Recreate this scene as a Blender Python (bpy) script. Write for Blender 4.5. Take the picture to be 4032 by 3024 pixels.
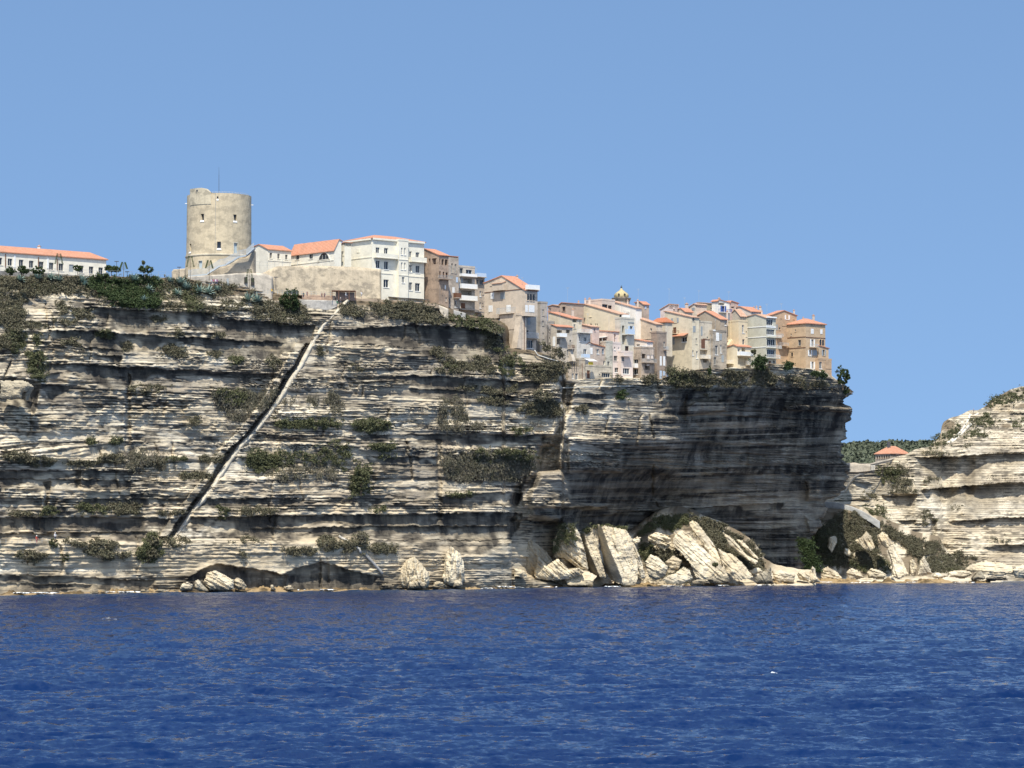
import bpy, math, random
import numpy as np
from mathutils import Vector
for o in list(bpy.data.objects): bpy.data.objects.remove(o)
scene = bpy.context.scene
COL = scene.collection
R = math.radians
random.seed(7)
# ------------------------------------------------------------------ camera
PW, PH, FP, YH, CAMH = 4032, 3024, 12000.0, 2150.0, 9.8
TILT = math.atan((YH - PH / 2) / FP)
cam_data = bpy.data.cameras.new('camera')
cam_data.sensor_width = 36.0
cam_data.lens = FP / PW * 36.0
cam_data.clip_start = 1.0
cam_data.clip_end = 30000.0
cam = bpy.data.objects.new('camera', cam_data)
COL.objects.link(cam)
cam.location = (0, 0, CAMH)
cam.rotation_euler = (math.pi / 2 + TILT, 0, 0)
scene.camera = cam
# ------------------------------------------------------------------ light
SUN_EL, SUN_AZ = 58.0, 4.0      # azimuth: degrees to the left of straight behind the camera
w = bpy.data.worlds.new('World'); scene.world = w; w.use_nodes = True
nt = w.node_tree; nt.nodes.clear()
sky = nt.nodes.new('ShaderNodeTexSky'); sky.sky_type = 'NISHITA'; sky.sun_disc = False
sky.sun_elevation = R(SUN_EL); sky.sun_rotation = R(180 + SUN_AZ)
sky.altitude = 0; sky.air_density = 1.2; sky.dust_density = 1.0; sky.ozone_density = 2.5
tcn = nt.nodes.new('ShaderNodeTexCoord'); mpn = nt.nodes.new('ShaderNodeMapping'); mpn.inputs['Location'].default_value = (0, 0, 0.35)
nt.links.new(tcn.outputs['Generated'], mpn.inputs[0]); nt.links.new(mpn.outputs[0], sky.inputs[0])
bg = nt.nodes.new('ShaderNodeBackground'); bg.inputs[1].default_value = 0.15
wo = nt.nodes.new('ShaderNodeOutputWorld')
tin = nt.nodes.new('ShaderNodeMix'); tin.data_type = 'RGBA'; tin.blend_type = 'MULTIPLY'; tin.inputs[0].default_value = 1.0; tin.inputs[7].default_value = (0.97, 1.05, 1.08, 1)
nt.links.new(sky.outputs[0], tin.inputs[6]); nt.links.new(tin.outputs[2], bg.inputs[0]); nt.links.new(bg.outputs[0], wo.inputs[0])
sl = bpy.data.lights.new('sun', 'SUN'); sl.energy = 4.75; sl.angle = R(0.53); sl.color = (1.0, 0.94, 0.82)
so = bpy.data.objects.new('sun', sl); COL.objects.link(so)
ldir = Vector((-math.sin(R(SUN_AZ)) * math.cos(R(SUN_EL)), -math.cos(R(SUN_AZ)) * math.cos(R(SUN_EL)), math.sin(R(SUN_EL))))
so.rotation_euler = ldir.to_track_quat('Z', 'Y').to_euler(); so.location = (-200, 100, 300)
scene.view_settings.view_transform = 'Standard'
scene.view_settings.look = 'None'
scene.view_settings.exposure = 0.34
scene.view_settings.gamma = 1.0
# ------------------------------------------------------------------ helpers
ct, st = math.cos(TILT), math.sin(TILT)
def at(px, py, Y):
    """world point seen at photograph pixel (px,py) at depth Y (works on arrays)"""
    dy = PH / 2 - py
    k = Y / (FP * ct - dy * st)
    return (px - PW / 2) * k, Y + 0 * k, CAMH + (FP * st + dy * ct) * k
def V(px, py, Y): return Vector(at(px, py, Y))
def pix(p):
    x, y, z = p[0], p[1], p[2] - CAMH
    d = y * ct + z * st; u = -y * st + z * ct
    return PW / 2 + x / d * FP, PH / 2 - u / d * FP
FR = {'A': (0, 600, 2.212), 'B': (900, 800, 2.212), 'C': (1850, 1000, 2.765), 'D': (2600, 1050, 2.765),
      'E': (3200, 1450, 1.7464), 'F': (1900, 1900, 1.58), 'G': (0, 1100, 2.011), 'H': (0, 1700, 2.011),
      'I': (1000, 1100, 1.8433), 'J': (1000, 1700, 1.8433), 'K': (2100, 1300, 1.6592), 'S': (0, 0, 1.0)}
def fr(f, x, y):
    a = FR[f]; return a[0] + x / a[2], a[1] + y / a[2]
def frl(f, pts): return [fr(f, *p) for p in pts]
def _h(ix, iy, seed):
    n = (ix.astype(np.int64) * 374761393 + iy.astype(np.int64) * 668265263 + seed * 2147483647 % 4294967291) & 0xffffffff
    n = ((n ^ (n >> 13)) * 1274126177) & 0xffffffff
    n = (n ^ (n >> 16)) & 0xffff
    return n / 65535.0 * 2 - 1
def vn(x, y, seed=0):
    x = np.asarray(x, float); y = np.asarray(y, float); x, y = np.broadcast_arrays(x, y)
    ix = np.floor(x); iy = np.floor(y); fx = x - ix; fy = y - iy
    fx = fx * fx * (3 - 2 * fx); fy = fy * fy * (3 - 2 * fy)
    a = _h(ix, iy, seed); b = _h(ix + 1, iy, seed); c = _h(ix, iy + 1, seed); d = _h(ix + 1, iy + 1, seed)
    return (a * (1 - fx) + b * fx) * (1 - fy) + (c * (1 - fx) + d * fx) * fy
def fbm(x, y, seed=0, o=4, g=0.5):
    s = 0; a = 1; t = 0
    for i in range(o):
        s = s + a * vn(x * 2 ** i, y * 2 ** i, seed + i * 17); t += a; a *= g
    return s / t
def inpoly(px, py, poly):
    px = np.asarray(px, float); py = np.asarray(py, float); r = np.zeros(np.broadcast(px, py).shape, bool)
    n = len(poly)
    for i in range(n):
        x0, y0 = poly[i]; x1, y1 = poly[(i + 1) % n]
        if y0 == y1: continue
        c = ((y0 > py) != (y1 > py)) & (px < (x1 - x0) * (py - y0) / (y1 - y0) + x0)
        r ^= c
    return r
def pdist(px, py, poly):
    d = np.full(np.broadcast(px, py).shape, 1e9); n = len(poly)
    for i in range(n):
        x0, y0 = poly[i]; x1, y1 = poly[(i + 1) % n]
        dx, dy = x1 - x0, y1 - y0; L = dx * dx + dy * dy + 1e-9
        t = np.clip(((px - x0) * dx + (py - y0) * dy) / L, 0, 1)
        d = np.minimum(d, np.hypot(px - x0 - t * dx, py - y0 - t * dy))
    return d
def sdpoly(px, py, poly):
    d = pdist(px, py, poly); return np.where(inpoly(px, py, poly), d, -d)
def sm(t): t = np.clip(t, 0, 1); return t * t * (3 - 2 * t)
# ---- meshes
def raw_mesh(name, verts, quads, mat=None, smooth=False):
    verts = np.asarray(verts, np.float32); quads = np.asarray(quads, np.int32)
    me = bpy.data.meshes.new(name); k = quads.shape[1]
    me.vertices.add(len(verts)); me.vertices.foreach_set('co', verts.ravel())
    me.loops.add(quads.size); me.loops.foreach_set('vertex_index', quads.ravel())
    me.polygons.add(len(quads)); me.polygons.foreach_set('loop_start', np.arange(0, quads.size, k, dtype=np.int32))
    me.update(calc_edges=True); me.validate()
    if smooth: me.polygons.foreach_set('use_smooth', np.ones(len(me.polygons), bool))
    if mat: me.materials.append(mat)
    return me
def link(name, me, parent=None, loc=None):
    o = bpy.data.objects.new(name, me); COL.objects.link(o)
    if parent is not None: o.parent = parent
    if loc is not None: o.location = loc
    return o
def tag(o, label=None, cat=None, group=None, kind=None):
    if label: o['label'] = label
    if cat: o['category'] = cat
    if group: o['group'] = group
    if kind: o['kind'] = kind
    return o
def thing(name, label, cat, loc, group=None):
    o = bpy.data.objects.new(name, None); COL.objects.link(o); o.location = loc; o.empty_display_size = 0.5
    return tag(o, label, cat, group)
class MB:
    def __init__(s): s.v = []; s.f = []
    def quad(s, *p):
        n = len(s.v); s.v += [tuple(q) for q in p]; s.f.append(tuple(range(n, n + len(p)))); return s
    def box(s, o, ax, ay, az):
        """parallelepiped from corner o along three vectors"""
        o = Vector(o); ax = Vector(ax); ay = Vector(ay); az = Vector(az); n = len(s.v)
        s.v += [tuple(p) for p in (o, o + ax, o + ax + ay, o + ay, o + az, o + ax + az, o + ax + ay + az, o + ay + az)]
        q = [(0, 3, 2, 1), (4, 5, 6, 7), (0, 1, 5, 4), (1, 2, 6, 5), (2, 3, 7, 6), (3, 0, 4, 7)]
        if ax.cross(ay).dot(az) < 0: q = [t[::-1] for t in q]
        s.f += [tuple(n + i for i in t) for t in q]; return s
    def cbox(s, c, sx, sy, sz): return s.box((c[0] - sx / 2, c[1] - sy / 2, c[2] - sz / 2), (sx, 0, 0), (0, sy, 0), (0, 0, sz))
    def tube(s, a, b, r0, r1=None, n=6):
        a = Vector(a); b = Vector(b); r1 = r0 if r1 is None else r1; d = (b - a)
        if d.length < 1e-6: return s
        d.normalize(); x = d.orthogonal().normalized(); y = d.cross(x); k = len(s.v)
        for (c, r) in ((a, r0), (b, r1)):
            for i in range(n):
                t = 2 * math.pi * i / n; s.v.append(tuple(c + x * (r * math.cos(t)) + y * (r * math.sin(t))))
        for i in range(n):
            j = (i + 1) % n; s.f.append((k + i, k + j, k + n + j, k + n + i))
        s.f.append(tuple(k + i for i in range(n))[::-1]); s.f.append(tuple(k + n + i for i in range(n))); return s
    def lathe(s, c, prof, n=32, a0=0, a1=2 * math.pi, close=True):
        c = Vector(c); k = len(s.v); full = abs(a1 - a0 - 2 * math.pi) < 1e-6; m = n if full else n + 1
        for (r, z) in prof:
            for i in range(m):
                t = a0 + (a1 - a0) * i / n; s.v.append((c.x + r * math.cos(t), c.y + r * math.sin(t), c.z + z))
        for j in range(len(prof) - 1):
            for i in range(n):
                i2 = (i + 1) % m; s.f.append((k + j * m + i, k + j * m + i2, k + (j + 1) * m + i2, k + (j + 1) * m + i))
        if close and full: s.f.append(tuple(k + (len(prof) - 1) * m + i for i in range(m)))
        return s
    def build(s, name, mat, parent=None, org=None, smooth=False):
        if not s.f: return None
        org = Vector(org) if org is not None else Vector((0, 0, 0))
        me = bpy.data.meshes.new(name); me.from_pydata([tuple(Vector(p) - org) for p in s.v], [], s.f); me.update()
        if smooth: me.polygons.foreach_set('use_smooth', np.ones(len(me.polygons), bool))
        me.materials.append(mat); o = link(name, me, parent)
        if parent is None and org.length > 0: o.location = org
        return o
# ------------------------------------------------------------------ materials
def newmat(name, rough=0.85, spec=0.3):
    m = bpy.data.materials.new(name); m.use_nodes = True; n = m.node_tree; b = n.nodes['Principled BSDF']
    b.inputs['Roughness'].default_value = rough; b.inputs['Specular IOR Level'].default_value = spec
    return m, n, b
def nd(n, t, **k):
    x = n.nodes.new(t)
    for a, v in k.items(): setattr(x, a, v)
    return x
def noise(n, scale, detail=4, vec=None, rough=0.55):
    x = nd(n, 'ShaderNodeTexNoise'); x.inputs['Scale'].default_value = scale; x.inputs['Detail'].default_value = detail; x.inputs['Roughness'].default_value = rough
    if vec is not None: n.links.new(vec, x.inputs['Vector'])
    return x.outputs[0]
def ramp(n, src, stops):
    r = nd(n, 'ShaderNodeValToRGB'); e = r.color_ramp.elements
    while len(e) < len(stops): e.new(0.5)
    for el, (p, c) in zip(e, stops):
        el.position = p; el.color = (*c, 1) if not isinstance(c, float) else (c, c, c, 1)
    n.links.new(src, r.inputs[0]); return r.outputs[0]
def mix(n, fac, a, b, mode='MIX'):
    x = nd(n, 'ShaderNodeMix', data_type='RGBA', blend_type=mode)
    for s, v in ((x.inputs[0], fac), (x.inputs[6], a), (x.inputs[7], b)):
        if isinstance(v, (int, float)): s.default_value = v
        elif isinstance(v, tuple): s.default_value = (*v, 1)
        else: n.links.new(v, s)
    return x.outputs[2]
def mth(n, op, a, b=0.0):
    x = nd(n, 'ShaderNodeMath', operation=op)
    for s, v in ((x.inputs[0], a), (x.inputs[1], b)):
        if isinstance(v, (int, float)): s.default_value = v
        else: n.links.new(v, s)
    return x.outputs[0]
def wpos(n, sc=(1, 1, 1), rot=(0, 0, 0)):
    g = nd(n, 'ShaderNodeNewGeometry'); m = nd(n, 'ShaderNodeMapping'); m.inputs['Scale'].default_value = sc; m.inputs['Rotation'].default_value = rot
    n.links.new(g.outputs['Position'], m.inputs[0]); return m.outputs[0]
def bump(n, b, h, strength=0.5, dist=0.1):
    x = nd(n, 'ShaderNodeBump'); x.inputs['Strength'].default_value = strength; x.inputs['Distance'].default_value = dist
    n.links.new(h, x.inputs['Height']); n.links.new(x.outputs[0], b.inputs['Normal'])
def attr(n, name): x = nd(n, 'ShaderNodeAttribute', attribute_name=name); return x.outputs['Fac']
def rock_mat(name, tint=(1, 1, 1), fine=1.0, rot=(0, 0, 0)):
    m, n, b = newmat(name, 0.95, 0.1)
    c1 = noise(n, 0.12, 5, wpos(n)); c2 = noise(n, 1.0, 5, wpos(n, (0.5, 0.5, 4.5), rot)); c3 = noise(n, 1.0, 6, wpos(n, (0.35, 0.35, 0.10), rot), 0.65)
    def T(c): return tuple(a * b_ for a, b_ in zip(c, tint))
    base = ramp(n, c1, [(0.3, T((.53, .435, .29))), (0.5, T((.68, .59, .43))), (0.7, T((.80, .73, .585)))])
    base = mix(n, mth(n, 'MULTIPLY', ramp(n, c2, [(0.42, 0.0), (0.62, 1.0)]), 0.4), base, T((.27, .235, .20)))
    base = mix(n, attr(n, 'warm'), base, T((.60, .49, .33)))
    base = mix(n, attr(n, 'bed'), base, T((.25, .21, .16)))
    blk = mth(n, 'MULTIPLY', attr(n, 'stain_shade'), ramp(n, c3, [(0.32, 0.62), (0.58, 1.0)]))  # near-black tone: weathering stains plus shade painted into recesses and crevices
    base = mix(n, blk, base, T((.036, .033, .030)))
    base = mix(n, attr(n, 'soil'), base, (.15, .115, .075))
    n.links.new(base, b.inputs['Base Color'])
    hb = mth(n, 'ADD', noise(n, 1.0, 6, wpos(n, (0.8, 0.8, 6.0), rot), 0.65), mth(n, 'MULTIPLY', noise(n, 2.2, 4, wpos(n)), 0.5))
    bump(n, b, hb, 0.7, 0.22 * fine)
    return m
M_ROCK = rock_mat('limestone')
_pl = {}
def plaster(col, dirt=0.35, key=None):
    k = (tuple(round(c, 3) for c in col), dirt)
    if k in _pl: return _pl[k]
    m, n, b = newmat('plaster_%d' % len(_pl), 0.92, 0.15)
    a = noise(n, 0.7, 5, wpos(n)); s = noise(n, 1.0, 5, wpos(n, (1.6, 1.6, 0.12))); f = noise(n, 3.0, 6, wpos(n))
    dk = tuple(c * 0.72 for c in col); gr = tuple(0.6 * c * 0.55 + 0.4 * 0.14 for c in col)
    base = mix(n, ramp(n, a, [(0.35, 0.0), (0.65, 1.0)]), col, tuple(c * 0.87 for c in col))
    base = mix(n, mth(n, 'MULTIPLY', ramp(n, s, [(0.5, 0.0), (0.75, 1.0)]), dirt * .55), base, gr)
    pt_ = noise(n, 0.35, 6, wpos(n, (1, 1, 1.6)), 0.7)
    base = mix(n, mth(n, 'MULTIPLY', ramp(n, pt_, [(0.50, 0.0), (0.58, 1.0)]), dirt * .8), base, tuple(c * .74 for c in gr))
    base = mix(n, mth(n, 'MULTIPLY', ramp(n, pt_, [(0.34, 1.0), (0.42, 0.0)]), dirt * .5), base, tuple(min(.85, c * 1.25) for c in col))
    base = mix(n, mth(n, 'MULTIPLY', ramp(n, f, [(0.48, 0.0), (0.66, 1.0)]), dirt), base, dk)
    n.links.new(base, b.inputs['Base Color']); bump(n, b, f, 0.35, 0.06)
    _pl[k] = m; return m
_fl = {}
def flat(col, rough=0.7, spec=0.3, metal=0.0):
    k = (col, rough, metal)
    if k in _fl: return _fl[k]
    m, n, b = newmat('paint_%d' % len(_fl), rough, spec); b.inputs['Metallic'].default_value = metal
    c = noise(n, 2.5, 3, wpos(n)); n.links.new(mix(n, c, tuple(x * 0.85 for x in col), tuple(min(1, x * 1.1) for x in col)), b.inputs['Base Color'])
    _fl[k] = m; return m
def tile_mat(name, col, col2):
    m, n, b = newmat(name, 0.85, 0.2)
    a = noise(n, 2.0, 5, wpos(n), 0.7); v = nd(n, 'ShaderNodeTexVoronoi'); v.inputs['Scale'].default_value = 3.2; n.links.new(wpos(n), v.inputs['Vector'])
    base = mix(n, ramp(n, a, [(0.35, 0.0), (0.65, 1.0)]), col, col2)
    base = mix(n, 0.35, base, mix(n, v.outputs['Color'], col, col2), 'MIX')
    base = mix(n, mth(n, 'MULTIPLY', ramp(n, noise(n, 0.5, 4, wpos(n)), [(0.5, 0.0), (0.7, 1.0)]), 0.35), base, (.33, .2, .13))
    n.links.new(base, b.inputs['Base Color'])
    wv = nd(n, 'ShaderNodeTexWave'); wv.inputs['Scale'].default_value = 1.4; wv.inputs['Distortion'].default_value = 0.6
    wv.bands_direction = 'X'; n.links.new(wpos(n, rot=(0, 0, R(-45))), wv.inputs['Vector']); bump(n, b, wv.outputs['Fac'], 0.8, 0.09)
    return m
M_TILE = tile_mat('roof_tiles_orange', (.52, .21, .12), (.60, .33, .22))
M_TILE_OLD = tile_mat('roof_tiles_pale', (.50, .28, .18), (.62, .42, .30))
M_TILE_RED = tile_mat('roof_tiles_red', (.42, .14, .07), (.52, .22, .12))
M_GLASS, _n, _b = newmat('window_glass', 0.12, 0.5); _b.inputs['Base Color'].default_value = (.018, .024, .032, 1)
M_DARK = flat((.045, .042, .04), 0.9)
M_WHITE = flat((.80, .80, .77), 0.6)
M_FRAME = flat((.55, .54, .50), 0.6)
M_GREYSH = flat((.32, .35, .36), 0.7)
M_BLUE = flat((.05, .10, .30), 0.6)
M_PBLUE = flat((.48, .58, .70), 0.6)
M_BROWN = flat((.16, .08, .05), 0.7)
M_METAL = flat((.42, .46, .48), 0.5, 0.4)
M_DKMETAL = flat((.07, .07, .075), 0.5, 0.4)
def leaf_mat(name, cols, sc=0.5):
    m, n, b = newmat(name, 0.75, 0.2)
    a = noise(n, sc, 4, wpos(n), 0.7); f = noise(n, 3.5, 2, wpos(n))
    base = ramp(n, a, [(0.3, cols[0]), (0.5, cols[1]), (0.7, cols[2])])
    base = mix(n, mth(n, 'MULTIPLY', f, 0.6), base, tuple(c * 1.5 for c in cols[2]))
    n.links.new(base, b.inputs['Base Color']); return m
M_DRY = leaf_mat('dry_scrub', [(.060, .052, .036), (.095, .082, .056), (.13, .125, .075)])
M_GREEN = leaf_mat('green_scrub', [(.038, .045, .022), (.068, .076, .036), (.11, .11, .055)])
M_DGREEN = leaf_mat('dark_leaves', [(.018, .031, .012), (.030, .048, .017), (.05, .068, .026)])
M_HANG = leaf_mat('hanging_scrub', [(.04, .048, .022), (.085, .08, .05), (.14, .125, .095)])
M_AGAVE = leaf_mat('agave_leaf', [(.13, .19, .16), (.19, .26, .22), (.25, .31, .25)], 2.0)
M_TRUNK = flat((.12, .09, .06), 0.9)
# ------------------------------------------------------------------ terrain
def pl(pts, x):
    a = np.array(sorted(pts), float); return np.interp(x, a[:, 0], a[:, 1])
DB = [(-300, 606), (0, 619), (1100, 664), (1900, 702), (2200, 726), (2560, 778), (2900, 804), (3350, 820)]
DR = [(-300, 612), (0, 625), (1100, 672), (1700, 694), (2200, 716), (2560, 740), (2900, 762), (3350, 795)]
YTOP = [(-300, 1086), (0, 1082), (340, 1088), (650, 1096), (720, 1098), (830, 1112), (960, 1122), (1100, 1160), (1180, 1176), (1215, 1180), (1330, 1182), (1352, 1182), (1480, 1186), (1700, 1194), (1740, 1218), (1780, 1246), (1850, 1244),
        (1930, 1256), (1975, 1286), (1990, 1368), (2100, 1385), (2180, 1405), (2212, 1440), (2222, 1500), (2400, 1488), (2600, 1490), (2700, 1462), (2820, 1450), (3010, 1452), (3060, 1432), (3180, 1445), (3290, 1462), (3350, 1515)]
XR = [(1440, 3270), (1460, 3283), (1500, 3312), (1531, 3323), (1547, 3341), (1573, 3314), (1589, 3312), (1607, 3350), (1630, 3343), (1640, 3345), (1668, 3322), (1696, 3329), (1725, 3317), (1759, 3304), (1805, 3314), (1831, 3332), (1862, 3324),
      (1920, 3318), (1950, 3292), (1966, 3238), (2001, 3238), (2066, 3226), (2110, 3192), (2121, 3140), (2200, 3150), (2320, 3165)]
# undercut bands: polyline (px, py of the brow, shadow height in px)
BANDS = [
 [(335,1208,20),(540,1219,44),(820,1230,40)], [(199,1301,20),(358,1304,32),(572,1319,30),(875,1334,30),(1100,1349,30)],
 [(820,1249,22),(1000,1262,46),(1100,1270,48),(1225,1279,48)], [(1285,1300,22),(1480,1292,46),(1613,1279,64),(1787,1285,92),(1922,1300,92),(1990,1335,60)],
 [(180,1432,18),(400,1438,36),(495,1445,34),(600,1448,20),(800,1458,16),(1100,1475,10)], [(1360,1485,10),(1570,1480,22),(1720,1482,42),(1920,1496,45),(2120,1502,34)],
 [(1620,1532,22),(1760,1536,30),(1930,1550,25),(2080,1565,20)], [(0,1883,18),(300,1888,20),(600,1893,13),(800,1893,10),(1100,1890,10),(1370,1882,14),(1700,1880,14),(2050,1880,22)],
 [(0,1852,26),(500,1853,26),(515,1853,14),(640,1855,8)], [(1000,1712,12),(1370,1716,16),(1700,1710,26),(2140,1714,26)], [(0,2035,27),(560,2037,30)], [(590,2040,22),(1000,2030,38),(1300,2028,24),(1500,2027,40),(2040,2017,56)],
 [(1000,2082,22),(1500,2074,30),(1700,2072,55),(2015,2072,40)], [(0,2098,20),(200,2100,20),(470,2095,15),(560,2095,22)], [(1450,2128,24),(1618,2128,26)], [(1610,2124,16),(1750,2127,32),(1900,2130,32),(2010,2118,16)],
 [(0,2262,20),(350,2275,22),(600,2285,24)], [(0,2295,14),(350,2304,14)], [(735,2280,12),(790,2245,40),(850,2218,68),(880,2222,72),(1000,2238,74),(1110,2262,56)], [(1110,2262,40),(1160,2238,50),(1260,2214,76),(1350,2236,66),(1470,2270,34)],
 [(1830,2222,22),(2020,2218,16)], [(1740,1957,30),(1900,1942,36),(2040,1937,45)], [(0,1500,48),(140,1497,60)], [(0,1505,18),(60,1380,10)], [(190,1515,30),(300,1520,14)],
 [(160,1360,10),(400,1372,18),(480,1380,8)], [(190,1402,8),(470,1400,20)], [(0,1575,10),(170,1590,12),(440,1610,6)], [(80,1672,12),(200,1672,12),(420,1700,12)], [(600,1620,4),(900,1638,7),(1000,1640,6)], [(1380,1638,5),(1600,1655,12),(1750,1660,8)],
 [(1790,1646,10),(2200,1640,14)], [(560,1765,10),(900,1772,10)], [(1000,1822,10),(1380,1826,10),(1730,1832,12)], [(1450,1800,20),(1720,1800,34)], [(1300,1912,12),(1720,1922,12)], [(0,1960,12),(400,1965,16),(800,1960,22),(1100,1962,16),(1730,1966,12)], [(520,1945,16),(780,1950,20)],
 [(2060,1385,8),(2200,1430,12)], [(1600,1420,8),(1850,1430,20),(1900,1432,10)], [(1180,1400,6),(1560,1402,12)], [(1000,1440,6),(1330,1440,8)], [(2240,1552,14),(2480,1552,16)], [(2230,1585,10),(2380,1592,18)],
 [(2240,1750,12),(2450,1750,14)], [(2240,1790,10),(2445,1795,12)], [(2240,1820,14),(2440,1822,16)], [(2220,1862,22),(2600,1868,16),(3180,1868,12)],
 [(2110,2000,30),(2380,1995,26)], [(2020,2105,10),(2300,2010,40)], [(2240,2040,30),(2800,1995,40),(3080,1980,24)], [(700,2176,6),(1100,2180,8)], [(0,2180,5),(330,2186,6)], [(0,2225,7),(330,2232,8)], [(1500,2150,6),(2030,2148,8)], [(1100,2165,6),(1330,2160,6)],
]
# recessed or proud zones: polygon (px), depth in metres (+ is further back), feather px
PITS = [
 (frl('G', [(1010,735),(1030,760),(1033,1310),(980,1330),(990,1240),(1000,900)]), 1.6, 5),
 (frl('G', [(1010,690),(1400,720),(2212,760),(2212,1560),(1020,1600),(1022,1000)]), 1.3, 10),
 (frl('G', [(150,560),(200,560),(370,820),(370,1000),(170,1000)]), -0.8, 20),
 (frl('H', [(345,400),(400,390),(395,470),(370,590),(350,590),(365,480)]), 1.8, 4),
 (frl('H', [(600,300),(640,300),(635,450),(600,440)]), 1.4, 4),
 (frl('H', [(940,440),(1040,440),(1100,640),(1125,660),(1080,860),(1000,860),(850,760),(960,600)]), 1.2, 20),
 (frl('I', [(655,700),(700,720),(760,760),(745,850),(700,800)]), 1.2, 4),
 (frl('J', [(1325,60),(1358,60),(1365,640),(1330,640)]), 1.3, 5),
 (frl('J', [(1360,160),(2060,180),(2000,330),(1900,430),(1360,430)]), 0.8, 14),
 (frl('J', [(475,900),(486,900),(490,1130),(472,1130)]), 1.2, 2), (frl('J', [(525,910),(535,910),(550,1100),(530,1100)]), 0.8, 2),
 (frl('J', [(2080,110),(2212,110),(2212,280),(2080,300),(2000,450),(2020,600),(1870,640),(1890,420),(2030,300)]), 6.0, 14),
 (frl('J', [(1870,640),(2000,610),(2212,660),(2300,800),(2260,1080),(1990,1060),(1890,960)]), 10.0, 22),
 (frl('K', [(175,340),(262,352),(235,520),(215,560),(130,690),(50,700),(60,800),(190,740),(210,540),(180,450)]), 4.0, 8),
 (frl('K', [(150,520),(240,560),(240,700),(120,700)]), -1.5, 10),
 (frl('K', [(230,705),(575,700),(570,925),(230,920)]), -2.2, 6),
 (frl('K', [(-10,920),(170,915),(205,960),(240,1120),(470,1150),(440,1165),(-60,1150),(-90,1040)]), -4.0, 8),
 (frl('K', [(940,560),(1000,420),(990,590)]), 2.0, 6),
 (frl('K', [(1000,500),(1060,470),(1250,470),(1260,525),(1100,545),(1000,560)]), -3.4, 5),
 (frl('K', [(1640,505),(1700,490),(2080,505),(2080,530),(1660,525)]), -3.2, 4),
 (frl('K', [(1790,990),(1880,970),(1880,1110),(1790,1110)]), -3.0, 8), (frl('K', [(1780,1220),(1830,1230),(1880,1310),(1800,1330)]), -2.0, 8),
 (frl('G', [(1200,1010),(1320,960),(1300,1090),(1210,1085)]), 0.9, 4), (frl('G', [(1360,970),(1530,960),(1480,1010),(1430,1040),(1390,1010)]), 0.8, 4),
 (frl('G', [(0,795),(200,795),(265,850),(200,960),(0,950)]), 1.6, 10),
 (frl('K', [(-160,-80),(60,-40),(100,-10),(180,330),(120,345),(20,360),(-60,200)]), 0.0, 10),
]
STAIR = [(1369,1179),(1347,1203),(1304,1246),(1271,1279),(1239,1333),(1231,1347),(1184,1436),(1141,1501),(1098,1572),(1054,1632),(1000,1702),(945,1755),(865,1869),(845,1904),(796,1968),(746,2028),(691,2112)]
LIP = frl('K', [(880,385),(850,550),(770,560),(740,650),(590,700),(575,930),(230,930),(240,1120),(470,1150),(470,1170),(0,1170),(0,1700),(2212,1700),(2212,380)])
_rs = np.random.RandomState(5)
def layers(t0, t1, seed):
    r = np.random.RandomState(seed); b = [-6.0]
    while b[-1] < 130: b.append(b[-1] + r.uniform(t0, t1))
    return np.array(b)
L1, L2, L3 = layers(0.32, 0.85, 1), layers(1.3, 3.6, 2), layers(0.2, 0.42, 3)
def strata(s, z, lay, seed, lams=((8, .35), (2.6, .5), (.95, .5)), sharp=2.0):
    i = np.clip(np.searchsorted(lay, z.ravel()).reshape(z.shape) - 1, 0, len(lay) - 2)
    f = (z - lay[i]) / (lay[i + 1] - lay[i])
    p = 0
    for k, (lam, a) in enumerate(lams):
        p = p + a * vn(s / lam + i * 13.7, i * 1.0 + .0, seed + k)
    p = np.tanh(sharp * p)
    g = sm((f - 0.22) / 0.12) * (1 - 0.5 * sm((f - 0.55) / 0.45))
    return p, g, i
def rockdisp(px, py, D, damp, amp=1.0, cross=1.0, seed=0):
    s = px * 0.056; z = CAMH + (YH - py) * D / FP
    bandn = vn(0 * s + 3.3, z / 3.1, 31 + seed)
    dip = cross * np.clip(bandn - 0.25, 0, 1) * 0.3
    zz = z + 0.6 * fbm(s / 40, z / 20, 4 + seed, 3) + 0.14 * fbm(s / 3.5, z / 1.5, 5 + seed, 2) - dip * (np.mod(s, 400)) * 0.6
    p1, g1, i1 = strata(s, zz, L1, 11 + seed); p2, g2, i2 = strata(s, zz * 1.0, L2, 51 + seed, ((24, .6), (7, .4), (2.5, .2)), 1.8)
    p3, g3, i3 = strata(s, zz + 0.1, L3, 91 + seed, ((2.5, .6), (.9, .5)), 2.0)
    out = amp * damp * (0.85 * (p1 * 0.5 + 0.5) * g1 + 0.7 * (p2 * .5 + .5) * g2 + 0.46 * (p3 * .5 + .5) * g3)
    out += 1.5 * fbm(s / 16, z / 30, 7 + seed, 3) + 0.35 * damp * fbm(s / 2.2, z / 1.6, 8 + seed, 3)
    out += 0.55 * fbm(s / 3.2, z / 9, 10 + seed, 3) * damp
    out += 0.2 * fbm(s / .8, z / .7, 9 + seed, 2) * (0.4 + 0.6 * damp)
    global CREV
    CREV = np.clip(1 - (p1 * .5 + .5) * g1 * 1.3 - 0.25 * (p3 * .5 + .5), 0, 1)
    global BED
    bb_ = .75 * sm(1.8 * vn(s / 45, i2 * 1.0 + .3, 405 + seed) + .8 * vn(s / 9, i2 * 1.0, 406 + seed) - .35)
    BED = np.clip(bb_ + sm(1.6 * vn(s / 7, i1 * 1.0 + .5, 401 + seed) + .9 * vn(s / 1.8, i1 * 1.0, 403 + seed) + .7 * vn(s / 30, z / 5, 402 + seed) - .05), 0, 1)
    return -out, z
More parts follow.
